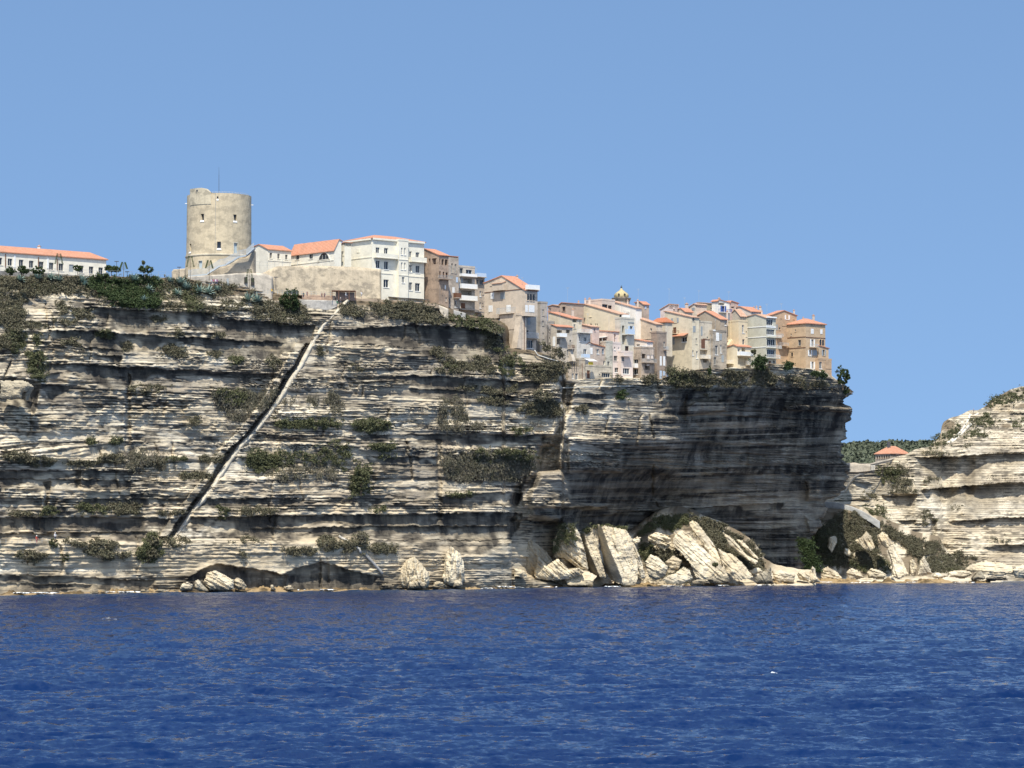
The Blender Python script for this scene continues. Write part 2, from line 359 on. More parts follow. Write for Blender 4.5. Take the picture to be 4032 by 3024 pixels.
def cliff_D(px, py):
    yb = py
    t = np.clip((2300 - py) / (2300 - 1530.), 0, 1.6)
    t2 = np.where(py > 1530, np.clip((2080 - py) / 340., 0, 1), t); kq = sm((2760 - px) / 160) * (px > 2205)
    t = t * (1 - kq) + t2 * kq
    D = pl(DB, px) + (pl(DR, px) - pl(DB, px)) * t
    inl = (px < 2230)
    # gentle batter, top scrub slope on the left, base shelf
    lft = sm((2250 - px) / 120)
    D = D + lft * 4.0 * np.clip((1480 - py) / 400, 0, 1) ** 1.3
    ytop = pl(YTOP, px)
    slope_h = np.interp(px, [-300, 150, 300, 850, 1100, 1350, 1700, 1960, 2010, 2220, 2230, 2600, 3300], [200, 170, 110, 110, 90, 60, 70, 50, 200, 130, 30, 60, 80])
    D = D + np.clip(1 - (py - ytop) / slope_h, 0, 1) * slope_h * 0.056 * np.where(px < 2225, 0.55, 0.5)
    D = D - lft * 3.0 * sm((py - 2118) / 22) * (1 - 0.35 * sm((py - 2160) / 90)) * np.where(px < 2015, 1, 0)
    wob = 14 * fbm(px / 120, py / 60, 21, 2)
    for poly, dep, fe in PITS:
        xs = [p[0] for p in poly]; ys = [p[1] for p in poly]
        m = (px > min(xs) - 60) & (px < max(xs) + 60) & (py > min(ys) - 60) & (py < max(ys) + 60)
        if dep and m.any():
            ds = sdpoly(px[m], py[m], poly) + 5 * fbm(px[m] / 30, py[m] / 12, 23, 3)
            D[m] += dep * sm(ds / fe * 0.5 + 0.5)
    rec = np.zeros_like(D)
    for bnd in BANDS:
        a = np.array(bnd, float); x0, x1 = a[0, 0], a[-1, 0]
        m = (px > x0 - 40) & (px < x1 + 40) & (py > a[:, 1].min() - 40) & (py < a[:, 1].max() + 300)
        X = px[m]; Y = py[m]
        yb = np.interp(X, a[:, 0], a[:, 1]) + 5 * fbm(X / 60, X * 0, 25, 3) + 3 * vn(X / 14, X * 0, 26)
        hh = np.interp(X, a[:, 0], a[:, 2]) * (1 + 0.35 * vn(X / 90, X * 0, 27)) * sm((X - x0 + 30) / 40) * sm((x1 + 30 - X) / 40) + 1e-3
        r = np.maximum(hh, 0) * D[m] / FP / 1.75
        u = (Y - yb) / hh
        q = np.where(u < -0.5, 0, np.where(u < 0, -0.25 * (u + 0.5) * 2, np.where(u < 0.9, 1, np.clip((2.3 - u) / 1.4, 0, 1))))
        rec[m] += q * r
    D = D + rec
    lip = sm(sdpoly(px, py, LIP) / 14 * .5 + .5)
    # stair trench: gap on the upper left side of the parapet
    sx = np.interp(py, [p[1] for p in STAIR], [p[0] for p in STAIR])
    dx = px - sx; on = (py > 1352) & (py < 2112)
    wdt = 25 * (1 + .25 * vn(py / 30, py * 0, 33))
    D = D + np.where(on & (dx < -5) & (dx > -5 - wdt), 4.0, 0) - np.where(on & (dx < -5 - wdt) & (dx > -66), 1.3, 0) + np.where(on & (dx > -5) & (dx < 8), 0.5, 0)
    damp = (1 - 0.75 * np.clip(rec / 0.7, 0, 1) * (rec > 0.5)) * (1 - 0.3 * lip)
    damp = damp * (1 - 0.4 * sm((py - 1980) / 60) * (px < 2020))
    damp = damp * (0.2 + 1.25 * sm(fbm(px / 210, py / 60, 77, 3) * 1.3 + .5))
    dd, z = rockdisp(px, py, D, damp)
    D = D + dd
    rf_ = np.random.RandomState(77)
    for i in range(70):      # vertical joints
        cx = rf_.uniform(-250, 2600); cy = rf_.uniform(1200, 2250); hl = rf_.uniform(15, 90); sh = rf_.uniform(-.25, .25); dp = rf_.uniform(.4, 1.5); wv_ = rf_.uniform(3, 6)
        m = (np.abs(px - cx) < 60) & (np.abs(py - cy) < hl + 10)
        if m.any():
            xx = cx + sh * (py[m] - cy) + 6 * vn(py[m] / 22, py[m] * 0 + i, 78); e_ = np.clip(1 - np.abs(px[m] - xx) / wv_, 0, 1) * sm((hl - np.abs(py[m] - cy)) / 12)
            D[m] += dp * e_ - .5 * dp * np.clip(1 - np.abs(px[m] - xx - 14) / 18, 0, 1) * sm((hl - np.abs(py[m] - cy)) / 12)
    D = D + lip * 0.6 * np.abs(fbm(px / 26, py / 110, 41, 3)) + lip * 0.5 * vn(px / 900, z / .9, 42)
    return D, rec, lip, z
def grid_mesh(name, P, mat, attrs, smooth=False):
    Rr, Cc = P.shape[:2]; idx = np.arange(Rr * Cc).reshape(Rr, Cc)
    q = np.stack([idx[:-1, :-1], idx[1:, :-1], idx[1:, 1:], idx[:-1, 1:]], -1).reshape(-1, 4)
    me = raw_mesh(name, P.reshape(-1, 3), q, mat, smooth)
    for k, v in attrs.items():
        a = me.attributes.new(k, 'FLOAT', 'POINT'); a.data.foreach_set('value', np.clip(v, 0, 1).astype(np.float32).ravel())
    return me
class Relief:
    """a rock face with real depth; rows run from the rim down to the water"""
    def __init__(s, name, xs, ytop, ybot, rows, fn, remap=None, back=80, wrap=None, mat=None, back_left=False):
        v = (np.arange(rows) / (rows - 1.0))[:, None]; X = np.broadcast_to(xs[None, :], (rows, len(xs))).astype(float).copy()
        yt = ytop(xs)[None, :]; Y = yt + (ybot - yt) * v
        s.xs, s.yt, s.ybot, s.rows = xs, yt[0], ybot, rows
        if remap is not None: X = remap(X, Y)
        D, at_ = fn(X, Y); s.D = D; s.X = X
        P = np.stack(at(X, Y, D), -1)
        P[..., 2] = np.where(np.arange(rows)[:, None] == rows - 1, -3, P[..., 2])
        top = P[0].copy(); ext = []
        for d, dz in ((back, 2.0), (back * .3, 1.0), (back * .04, 0.3)):
            q = top.copy(); q[:, 1] += d; q[:, 0] += d * 0.15; q[:, 2] += dz; ext.append(q)
        P = np.concatenate([np.stack(ext), P], 0); k = len(ext)
        A = {n: np.concatenate([np.repeat(v[:1], k, 0), v], 0) for n, v in at_.items()}
        if wrap:
            cols = []
            for dx, dy in wrap:
                c = P[:, -1].copy(); c[:, 0] += dx; c[:, 1] += dy; c[k:, 1] = P[k:, -1, 1] + dy; cols.append(c[:, None])
            P = np.concatenate([P] + cols, 1); A = {n: np.concatenate([v] + [v[:, -1:]] * len(cols), 1) for n, v in A.items()}
        s.ob = link(name, grid_mesh(name, P, mat, A)); tag(s.ob, kind='structure')
    def depth(s, px, py):
        px = np.asarray(px, float); py = np.asarray(py, float)
        c = np.clip(np.interp(px, s.X[s.rows // 2] if False else s.xs, np.arange(len(s.xs))), 0, len(s.xs) - 1.001)
        c0 = c.astype(int); yt = s.yt[c0]
        r = np.clip((py - yt) / (s.ybot - yt) * (s.rows - 1), 0, s.rows - 1.001); r0 = r.astype(int); f = r - r0; g = c - c0
        D = s.D
        return (D[r0, c0] * (1 - g) + D[r0, c0 + 1] * g) * (1 - f) + (D[r0 + 1, c0] * (1 - g) + D[r0 + 1, c0 + 1] * g) * f
def cliff_fn(X, Y):
    D, rec, lip, z = cliff_D(X, Y)
    st = 0.25 * sm(fbm(X / 200, Y / 60, 61, 3) * 2 + .1) + lip * (0.50 + 0.28 * sm(fbm(X / 90, Y / 90, 62, 3) * 2.0 + 0.5) * sm((1990 - Y) / 120 + .1) + 0.7 * sm(fbm(X / 600, (Y + X * .03) / 8, 68, 4) * 2.8 + .15))  # lip: shade of the prow painted in, together with its black streaks
    st = st + 0.7 * sm((Y - 2262 - 16 * vn(X / 90, Y * 0, 63)) / 20) * (X < 2100) * (0.6 + .4 * sm(vn(X / 160, Y * 0, 69) * 2 + .6)) + 0.5 * (np.clip(rec, 0, 2.2) / 2.2) * sm(fbm(X / 80, Y / 70, 64, 2) * 2 + .7)  # waterline stain, then painted shade growing with undercut depth
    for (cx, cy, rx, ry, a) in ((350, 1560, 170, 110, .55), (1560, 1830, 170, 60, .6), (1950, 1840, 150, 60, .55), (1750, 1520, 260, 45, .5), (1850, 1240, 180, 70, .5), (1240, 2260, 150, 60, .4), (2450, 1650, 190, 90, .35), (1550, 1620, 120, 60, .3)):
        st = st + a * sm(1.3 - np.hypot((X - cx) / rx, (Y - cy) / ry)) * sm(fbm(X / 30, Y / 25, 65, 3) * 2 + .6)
    st = np.maximum(st, 0.95 * sm(CREV * 2.3 - .72) * (1 - .8 * lip) * sm(fbm(X / 110, Y / 30, 79, 3) * 2 + .6) * (1 - .5 * sm((Y - 2130) / 30) * sm((2270 - Y) / 30)))  # crevice shade painted into the rock colour
    st = np.maximum(st, 0.95 * (sm(rec / .5) * (rec > .25)) * sm(fbm(X / 60, Y / 40, 74, 3) * 1.5 + .85))  # shadow under the brows painted into the colour, on weathered rock
    warm = 0.75 * (1 - lip) * sm((Y - 1600) / 500) * sm(fbm(X / 140, Y / 35, 66, 3) * 1.6 + .6) + 0.9 * sm((Y - 2298) / 14) * (X < 3300)
    soil = 0.95 * sm((pl(YTOP, X) + np.interp(X, [0, 800, 1300, 1960, 2230, 3300], [50, 60, 30, 40, 8, 14]) - Y) / 26 + 0.9 * fbm(X / 45, Y / 22, 67, 3))
    bed = BED * np.where(Y > 2130, .45, .8)
    return D, {'stain_shade': st, 'warm': warm, 'soil': soil, 'bed': bed}
def remap_prow(X, Y):
    xr = pl([(y, x) for y, x in XR], Y) + 16 * fbm(Y / 14, Y * 0, 71, 3)
    return np.where(X > 2900, 2900 + (X - 2900) * (xr - 2900) / 450.0, X)
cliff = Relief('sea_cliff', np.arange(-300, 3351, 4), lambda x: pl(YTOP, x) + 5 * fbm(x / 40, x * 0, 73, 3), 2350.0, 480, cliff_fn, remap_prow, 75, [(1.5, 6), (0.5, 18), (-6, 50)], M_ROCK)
# ---- headland across the gap on the right
HB = [  # undercut bands of the right headland, in E coordinates
 [(730,612,50),(900,605,170),(1060,600,180),(1120,597,90),(1200,590,65),(1453,583,60),(1800,575,60)], [(930,585,10),(1000,580,14),(1080,575,10)], [(765,832,60),(950,815,120),(1100,805,105),(1453,782,95),(1800,770,90)],
 [(940,1052,24),(1100,1042,62),(1453,1022,66),(1800,1010,50)], [(1190,1232,20),(1300,1218,50),(1453,1210,60),(1800,1200,60)], [(490,870,40),(700,865,60)], [(290,780,40),(370,790,40)], [(150,915,30),(390,905,24)], [(540,960,8),(640,965,14)],
 [(600,1040,20),(710,1045,20)], [(1350,310,16),(1453,305,30),(1800,290,30)], [(1200,420,6),(1453,430,10),(1800,430,10)], [(1150,480,6),(1453,490,8),(1800,490,10)], [(1080,520,6),(1453,545,8)], [(800,900,6),(940,890,10)], [(830,1100,10),(920,1110,14)], [(950,935,6),(1453,960,10),(1800,960,10)], [(950,985,6),(1453,1000,10)]]
HBs = [[(*fr('E', x, y), h / 1.7464) for x, y, h in b] for b in HB]
HTOP = frl('E', [(-60,648),(195,656),(245,652),(340,664),(420,662),(480,652),(560,622),(640,596),(700,566),(760,550),(800,545),(830,515),(868,470),(884,440),(888,392),(905,368),(950,345),(1020,322),(1075,292),(1140,290),(1200,258),(1222,222),(1290,190),(1360,145),(1453,125),(1600,100),(2200,60)])
def hill_D(X, Y):
    e = (Y - 1450) * 1.7464; ex = (X - 3200) * 1.7464
    D = 852 + 0 * X + np.interp(e, [100, 560, 760, 960, 1300, 1480], [52, 26, 20, 14, 3, 0]) 
    D = D + np.interp(ex, [-60, 200, 420, 560, 700, 760, 900], [34, 30, 10, 0, 0, 4, 4]) * sm((1000 - e) / 120)
    for poly, dep, fe in ((frl('E', [(150,905),(390,900),(400,945),(150,925)]), 3, 5), (frl('E', [(70,770),(230,700),(235,790),(210,830),(160,880),(150,920),(60,920)]), 6, 12),
                          (frl('E', [(760,820),(820,820),(880,940),(760,900)]), -2, 10), (frl('E', [(820,1040),(850,1040),(840,1190),(815,1150)]), 2.5, 6), (frl('E', [(545,860),(690,870),(680,960),(560,960)]), 3, 8)):
        D = D + dep * sm((sdpoly(X, Y, poly) + 4 * fbm(X / 30, Y / 12, 23, 3)) / fe * .5 + .5)
    rec = np.zeros_like(D)
    for bnd in HBs:
        a = np.array(bnd, float); x0, x1 = a[0, 0], a[-1, 0]
        yb = np.interp(X, a[:, 0], a[:, 1]) + 4 * fbm(X / 60, X * 0, 125, 3) + 2 * vn(X / 14, X * 0, 126)
        hh = np.interp(X, a[:, 0], a[:, 2]) * (1 + 0.3 * vn(X / 70, X * 0, 127)) * sm((X - x0 + 20) / 30) * sm((x1 + 20 - X) / 30) + 1e-3
        u = (Y - yb) / hh
        rec += np.where(u < -0.5, 0, np.where(u < 0, -0.5 * (u + 0.5), np.where(u < 0.9, 1, np.clip((2.4 - u) / 1.5, 0, 1)))) * hh * D / FP * 1.0
    D = D + rec
    damp = (1 - 0.9 * np.clip(rec / 0.8, 0, 1) * (rec > 0.5)) * (0.2 + 1.0 * sm(fbm(X / 90, Y / 40, 177, 3) * 1.5 + .5))
    dd, z = rockdisp(X, Y, D, damp, 1.0, 0.0, 300)
    st = 0.15 * sm(fbm(X / 120, Y / 50, 161, 3) * 2) + .5 * np.clip(rec, 0, 3) / 3 * sm(fbm(X / 50, Y / 100, 162, 2) * 2 + .5) + 0.4 * sm((e - 1440) / 15)  # patchy stain and wet foot; the recess term paints undercut shade
    st = np.maximum(st, 0.8 * sm(CREV * 2.2 - .9))  # painted crevice shade
    soil = 0.9 * sm(fbm(X / 60, Y / 25, 163, 3) * 3 - .35) * sm((560 - e) / 200) + 0 * X
    return D + dd, {'stain_shade': st, 'warm': 0.03 + 0 * X, 'soil': soil, 'bed': .12 + BED * .5}
hill = Relief('rocky_headland', np.arange(3150, 4500, 4.5), lambda x: pl(HTOP, x) + 4 * fbm(x / 30, x * 0, 173, 3), 2305.0, 300, hill_D, None, 90, [(20, 30), (40, 120)], M_ROCK)
# ---- scrub covered slope below the retaining wall (right) and the talus mound in front of the prow
MT = frl('E', [(-230,1330),(-120,1150),(-60,1120),(0,1080),(60,1000),(100,985),(200,975),(330,1000),(400,1060),(460,1062),(560,1112),(700,1172),(860,1202),(900,1262),(1000,1352),(1110,1352),(1200,1400),(1300,1440)])
def mound_D(X, Y):
    yt = pl(MT, X); k = np.clip((2296 - Y) / (2296 - yt + 1e-3), 0, 1)
    D = 820 + 20 * k ** 0.9 + (X - 3200) * .012
    dd, z_ = rockdisp(X, Y, D, .6 + 0 * D, .8, 0, 950); D = D + dd * .8
    D = D - 1.8 * fbm(X / 50 , Y / 50, 201, 4) - 2.2 * np.maximum(0, vn((X * .9 + Y * .5) / 55, (Y * .9 - X * .5) / 160, 203))
    so = sm(fbm(X / 45, Y / 45, 205, 3) * 3.0 + .85)
    return D, {'stain_shade': 0.1 + 0 * X, 'warm': 0.1 + 0 * X, 'soil': so * 0.9 * (1 - sm((Y - 2262) / 20))}
mound = Relief('scrub_slope', np.arange(3075, 3940, 4.5), lambda x: pl(MT, x) + 4 * fbm(x / 20, x * 0, 174, 3), 2302.0, 120, mound_D, None, 14, [(3, 14)], M_ROCK)
TT = frl('F', [(180,560),(300,480),(440,430),(460,330),(490,255),(520,246),(600,285),(660,330),(860,380),(920,322),(1000,262),(1060,218),(1120,200),(1200,186),(1280,210),(1350,250),(1450,282),(1500,310),(1600,362),(1680,425),(1720,488),(1732,520),(1800,560),(1950,590),(2200,600)])
def talus_D(X, Y):
    yt = pl(TT, X); k = np.clip((2304 - Y) / (2304 - yt + 1e-3), 0, 1)
    D = 738 + (X - 2100) * .022 - 13 * sm((2420 - X) / 200) + (8 + 8 * sm((X - 2400) / 150)) * k
    dd, z_ = rockdisp(X, Y, D, .6 + 0 * D, .8, 0, 900); D = D + dd * .8
    D = D - 1.6 * fbm(X / 50, Y / 50, 211, 4) - 1.4 * np.maximum(0, vn((X * .9 - Y * .5) / 60, (Y * .9 + X * .5) / 160, 213))
    so = sm(fbm(X / 40, Y / 40, 215, 3) * 3.0 + .5)
    return D, {'stain_shade': 0.1 + 0 * X, 'warm': 0.2 + 0 * X, 'soil': so * 0.9 * (1 - sm((Y - 2240) / 20))}
talus = Relief('talus_mound', np.arange(2040, 3200, 4.5), lambda x: pl(TT, x) + 3 * fbm(x / 20, x * 0, 175, 3), 2312.0, 120, talus_D, None, 10, [(2, 10)], M_ROCK)
# ---- far wooded hill
FH = frl('E', [(-300,600),(0,560),(195,532),(300,525),(380,514),(450,524),(540,512),(620,518),(700,516),(800,512),(1100,520),(1600,540)])
def far_D(X, Y):
    yt = pl(FH, X); k = np.clip((1860 - Y) / (1860 - yt), 0, 1)
    D = 1150 + 260 * k - 10 * np.abs(fbm(X / 14, Y / 9, 221, 3)) 
    return D, {'stain_shade': 0 * X, 'warm': 0 * X, 'soil': 0 * X}
M_FAR = leaf_mat('far_woodland', [(.045, .058, .036), (.07, .085, .05), (.11, .12, .08)], 0.25)
_b = M_FAR.node_tree; bump(_b, _b.nodes['Principled BSDF'], noise(_b, 0.35, 4, wpos(_b)), 1.0, 3.0)
far = Relief('wooded_hill', np.arange(3000, 4100, 4.0), lambda x: pl(FH, x) + 3 * fbm(x / 9, x * 0, 176, 3), 2200.0, 130, far_D, None, 300, [(10, 50)], M_FAR)
# ------------------------------------------------------------------ sea
def make_sea():
    ys = np.concatenate([np.arange(3190, 2300, -1.9), np.arange(2300, 2262, -4)])
    yy = CAMH / (YH - ys)          # depth factor (negative)
    D = -CAMH * FP / (YH - ys); D = np.concatenate([D, [1300, 2500, 6000, 14000]])[::-1]
    xs = np.concatenate([np.array([-30000, -12000, -6000, -3500, -2600.]), np.arange(-2180, 2181, 4.6), np.array([2600, 3500, 6000, 12000, 30000.])])
    X = xs[None, :] / FP * D[:, None]; Y = np.broadcast_to(D[:, None], X.shape).copy()
    sp = np.abs(np.gradient(D))[:, None] + 0 * X; sx = np.gradient(xs)[None, :] / FP * D[:, None]
    r = np.random.RandomState(3); Z = 0 * X; DX = 0 * X; DY = 0 * X
    for i in range(95):
        lam = 0.4 * (9.0 / 0.4) ** r.rand(); th = R(90) + R(12) + r.normal() * 0.45; k = 2 * math.pi / lam
        kx, ky = k * math.cos(th), k * math.sin(th); ph = r.rand() * 6.28
        a = 0.0085 * lam ** 0.9 * r.uniform(.6, 1.3) * (1.0 if lam < 7 else 0.55)
        fade = np.clip(2.3 - 1.25 * (np.abs(ky) * sp + 1.8 * np.abs(kx) * sx) / 6.28, 0, 1)
        arg = kx * X + ky * Y + ph; Z += a * fade * np.cos(arg); q = 0.55 * a * fade * np.sin(arg); DX -= q * math.cos(th); DY -= q * math.sin(th)
    env = 0.8 + 0.5 * fbm(X / 30, Y / 22, 5, 3)
    P = np.stack([X + DX * env, Y + DY * env, Z * env], -1)
    # flip rows so that faces look up
    pxx = X / Y * FP + 2016
    shore = pl(DB, np.clip(pxx, -300, 3200)); shore = np.where(pxx > 3080, 822, np.where(pxx > 2100, 742 + (pxx - 2100) * .05, shore - 3))
    sh = np.clip(1 - (shore - Y) / 75.0, 0, 1) ** 1.5
    m, n, b = newmat('sea_water', 0.10, 0.5)
    b.inputs['IOR'].default_value = 1.33
    dp = noise(n, 0.04, 3, wpos(n)); deep = mix(n, dp, (.0006, .0105, .054), (.0011, .017, .078))
    n.links.new(mix(n, attr(n, 'shallow'), deep, (.006, .040, .105)), b.inputs['Base Color'])
    def cn(sc, rot, det):
        x = nd(n, 'ShaderNodeTexNoise'); x.inputs['Scale'].default_value = 1.0; x.inputs['Detail'].default_value = det; x.inputs['Roughness'].default_value = 0.6; n.links.new(wpos(n, sc, (0, 0, R(rot))), x.inputs['Vector'])
        v = nd(n, 'ShaderNodeVectorMath', operation='SUBTRACT'); n.links.new(x.outputs['Color'], v.inputs[0]); v.inputs[1].default_value = (.5, .5, .5); return v.outputs[0]
    def vm(op, a, b_):
        v = nd(n, 'ShaderNodeVectorMath', operation=op); n.links.new(a, v.inputs[0])
        if isinstance(b_, tuple): v.inputs[1].default_value = b_
        elif b_ is not None: n.links.new(b_, v.inputs[1])
        return v.outputs[0]
    sl_ = vm('ADD', vm('MULTIPLY', cn((0.35, 0.35, 1), 5, 4), (.5, .8, 0)), vm('MULTIPLY', cn((2.0, 1.6, 1), -6, 4), (.8, 1.35, 0)))
    sl_ = vm('ADD', sl_, (0.0, -0.12, 0.0))
    g = nd(n, 'ShaderNodeNewGeometry'); n.links.new(vm('NORMALIZE', vm('ADD', g.outputs['Normal'], sl_), None), b.inputs['Normal'])
    me = grid_mesh('sea', P[::-1][::-1], m, {'shallow': sh}, True)
    o = link('sea', me); tag(o, kind='structure')
make_sea()
# ------------------------------------------------------------------ town
def D0(px): return float(pl(DB, px)) if px < 2220 else float(pl(DR, px))
def rowD(px):
    return float(np.interp(px, [-300, 0, 1100, 1700, 1950, 2200, 2560, 2900, 3350], [628, 640, 686, 712, 716, 724, 746, 768, 798]))
def ray(px, py):
    p = at(px, py, 1000.0); return p[0] / 1000.0
class Face:
    """vertical wall plane: origin o (xy), unit direction d (xy), outward normal n (xy)"""
    def __init__(s, o, d, n): s.o = np.array(o, float); s.d = np.array(d, float); s.n = np.array(n, float); s.L = 0; s.holes = []
    def hit(s, px, py):
        k = ray(px, py); den = s.d[0] - k * s.d[1]
        t = (k * s.o[1] - s.o[0]) / den; Y = s.o[1] + t * s.d[1]
        return t, float(at(px, py, Y)[2])
    def P(s, t, z, out=0.0): return Vector((s.o[0] + s.d[0] * t + s.n[0] * out, s.o[1] + s.d[1] * t + s.n[1] * out, z))
    def rect(s, x0, y0, x1, y1):
        xc, yc = (x0 + x1) / 2, (y0 + y1) / 2
        a, _ = s.hit(x0, yc); b, _ = s.hit(x1, yc); _, zt = s.hit(xc, y0); _, zb = s.hit(xc, y1)
        return (min(a, b), max(a, b), zb, zt)
    def bx(s, mb, t0, t1, z0, z1, o0, o1):
        dv = Vector((s.d[0], s.d[1], 0)); nv = Vector((s.n[0], s.n[1], 0))
        return mb.box(s.P(t0, z0, o0), dv * (t1 - t0), nv * (o1 - o0), Vector((0, 0, z1 - z0)))
def wall_face(mb, F, L, z0, ztop, holes, depth=0.28):
    """wall rectangle with real openings and reveals"""
    hs = [h for h in holes if h[0] < L - .05 and h[1] > .05 and h[3] < ztop and h[2] > z0]
    hs = [(max(h[0], .06), min(h[1], L - .06), h[2], h[3], h[4]) for h in hs]
    xs = sorted(set([0, L] + [h[0] for h in hs] + [h[1] for h in hs])); zs = sorted(set([z0, ztop] + [h[2] for h in hs] + [h[3] for h in hs]))
    flip = (F.d[0] * F.n[1] - F.d[1] * F.n[0]) > 0
    def q(*p): mb.quad(*(p[::-1] if flip else p))
    for i in range(len(xs) - 1):
        for j in range(len(zs) - 1):
            cx, cz = (xs[i] + xs[i + 1]) / 2, (zs[j] + zs[j + 1]) / 2
            if any(h[0] < cx < h[1] and h[2] < cz < h[3] for h in hs): continue
            q(F.P(xs[i], zs[j]), F.P(xs[i + 1], zs[j]), F.P(xs[i + 1], zs[j + 1]), F.P(xs[i], zs[j + 1]))
    for (a, b, c, d, dp) in hs:
        for (p, r) in (((a, c), (b, c)), ((b, c), (b, d)), ((b, d), (a, d)), ((a, d), (a, c))):
            q(F.P(p[0], p[1]), F.P(p[0], p[1], -dp), F.P(r[0], r[1], -dp), F.P(r[0], r[1]))
        if dp > 0.5: q(F.P(a, c, -dp), F.P(b, c, -dp), F.P(b, d, -dp), F.P(a, d, -dp))
SHC = {'white': M_WHITE, 'grey': M_GREYSH, 'blue': M_BLUE, 'pblue': M_PBLUE, 'brown': M_BROWN, 'frame': M_FRAME}
def win_parts(root, org, F, r, style, wallm):
    a, b, c, d = r; wd, ht = b - a, d - c; st, _, colr = style.partition(':'); cm = SHC.get(colr, M_FRAME)
    def mk(): return MB()
    if st in ('w', 'so', 'g'):
        m = mk(); f = 0.07
        for (t0, t1, z0, z1) in ((a, a + f, c, d), (b - f, b, c, d), (a + f, b - f, c, c + f), (a + f, b - f, d - f, d)): F.bx(m, t0, t1, z0, z1, -.26, -.17)
        k = 1 if st != 'g' else max(1, int(round(wd / 0.8)))
        for i in range(1, k + 1 if k == 1 else k):
            x = a + wd * i / (k if k > 1 else 2); F.bx(m, x - .03, x + .03, c + f, d - f, -.26, -.18)
        wo = m.build('window', cm if st == 'g' or colr else M_FRAME, root, org)
        p = mk(); F.bx(p, a, b, c, d, -.30, -.25); p.build('pane', M_GLASS, wo, org)
        s = mk(); F.bx(s, a - .12, b + .12, c - .12, c - .003, -.02, .10); s.build('sill', wallm if colr != 'white' else M_WHITE, wo, org)
        if st == 'so':
            for (t0, t1) in ((a - wd * .5 - .02, a - .02), (b + .02, b + wd * .5 + .02)):
                q = mk(); F.bx(q, t0, t1, c, d, .02, .07); q.build('shutter', cm, wo, org)
    elif st == 's':
        m = mk(); h = wd / 2
        wo = F.bx(m, a - .06, b + .06, d, d + .08, .004, .06).build('window', wallm, root, org)
        for t0 in (a, a + h + .015):
            q = mk(); F.bx(q, t0, t0 + h - .015, c, d, .01, .06)
            for k in range(1, 5): F.bx(q, t0 + .05, t0 + h - .06, c + ht * k / 5, c + ht * k / 5 + .05, .06, .08)
            q.build('shutter', cm, wo, org)
    elif st == 'd':
        m = mk(); F.bx(m, a, b, c, d, -.2, -.14); F.bx(m, a + wd * .2, a + wd * .8, c + ht * .55, d - .2, -.14, -.12); m.build('door', cm if colr else M_GREYSH, root, org)
    elif st == 'a':
        m = mk(); n = 10; cx = (a + b) / 2; rr = wd / 2; zc = d - rr
        pts = [(a, c), (b, c)] + [(cx + rr * math.cos(math.pi * i / n), zc + rr * math.sin(math.pi * i / n)) for i in range(n + 1)]
        def ring(mb, s1, s2, o):
            for i in range(len(pts)):
                p, q = pts[i], pts[(i + 1) % len(pts)]
                def sc(p, k): return (cx + (p[0] - cx) * k, (c + d) / 2 + (p[1] - (c + d) / 2) * k)
                A, B, C_, D_ = sc(p, s1), sc(q, s1), sc(q, s2), sc(p, s2)
                mb.quad(F.P(*A, o), F.P(*B, o), F.P(*C_, o), F.P(*D_, o)); mb.quad(F.P(*A, o), F.P(*B, o), F.P(*B, 0.0), F.P(*A, 0.0)); mb.quad(F.P(*D_, o), F.P(*C_, o), F.P(*C_, 0.0), F.P(*D_, 0.0))
        ring(m, 1.22, 1.0, .12); wo = m.build('window', wallm, root, org)
        p = mk(); p.quad(*[F.P(x, z, .02) for x, z in pts]); p.build('pane', M_GLASS, wo, org)
        if wd > 1.6:
            g = mk()
            for k in (.33, .66): F.bx(g, a + wd * k - .04, a + wd * k + .04, c, zc + rr * .75, .02, .06)
            F.bx(g, a, b, zc - .04, zc + .04, .02, .065); g.build('mullion', M_FRAME, wo, org)
    elif st in ('b', 'B', 'bg'):
        dp = 1.05; m = mk(); F.bx(m, a - .05, b + .05, c - .14, c, .003, dp + .08); wo = m.build('balcony', wallm, root, org)
        rl = mk()
        if st == 'b':
            for o0 in (dp - .04,):
                F.bx(rl, a, b, d - .05, d, o0, o0 + .05)
                k = max(3, int(wd / .22))
                for i in range(k + 1): F.bx(rl, a + (wd - .04) * i / k, a + (wd - .04) * i / k + .035, c, d - .05, o0, o0 + .035)
            for t in (a, b - .04):
                F.bx(rl, t, t + .04, d - .05, d, .01, dp - .04)
                for i in range(4): F.bx(rl, t, t + .035, c, d - .05, .1 + i * dp / 4.2, .135 + i * dp / 4.2)
            rl.build('railing', cm if colr else M_METAL, wo, org)
        else:
            F.bx(rl, a, b, c, d, dp - .1, dp); F.bx(rl, a, a + .1, c, d, .01, dp - .1); F.bx(rl, b - .1, b, c, d, .01, dp - .1)
            rl.build('parapet', cm if colr else (wallm if st == 'B' else M_PBLUE), wo, org)
    elif st == 'x': F.bx(mk(), a, b, c, d, .003, .09).build('string_course', cm if colr else wallm, root, org)
    elif st == 'cor':
        m = mk(); F.bx(m, a, b, c, d, .003, .45).build('cornice', cm if colr else wallm, root, org)
    elif st == 'box':
        m = mk(); F.bx(m, a, b, c, d, .003, 1.1); o = m.build('oriel', wallm, root, org)
        q = mk(); q.box(F.P(a - .15, d, .01), Vector((F.d[0], F.d[1], 0)) * (wd + .3), Vector((F.n[0] * 1.3, F.n[1] * 1.3, -.45)), Vector((0, 0, .12))); q.build('roof', M_TILE_OLD, o, org)
    elif st == 'sh':
        q = mk(); q.box(F.P(a, d - .15, .01), Vector((F.d[0], F.d[1], 0)) * wd, Vector((F.n[0] * 1.5, F.n[1] * 1.5, -(ht - .15))), Vector((0, 0, .14))); q.build('canopy_roof', M_TILE, root, org)
    elif st == 'aw':
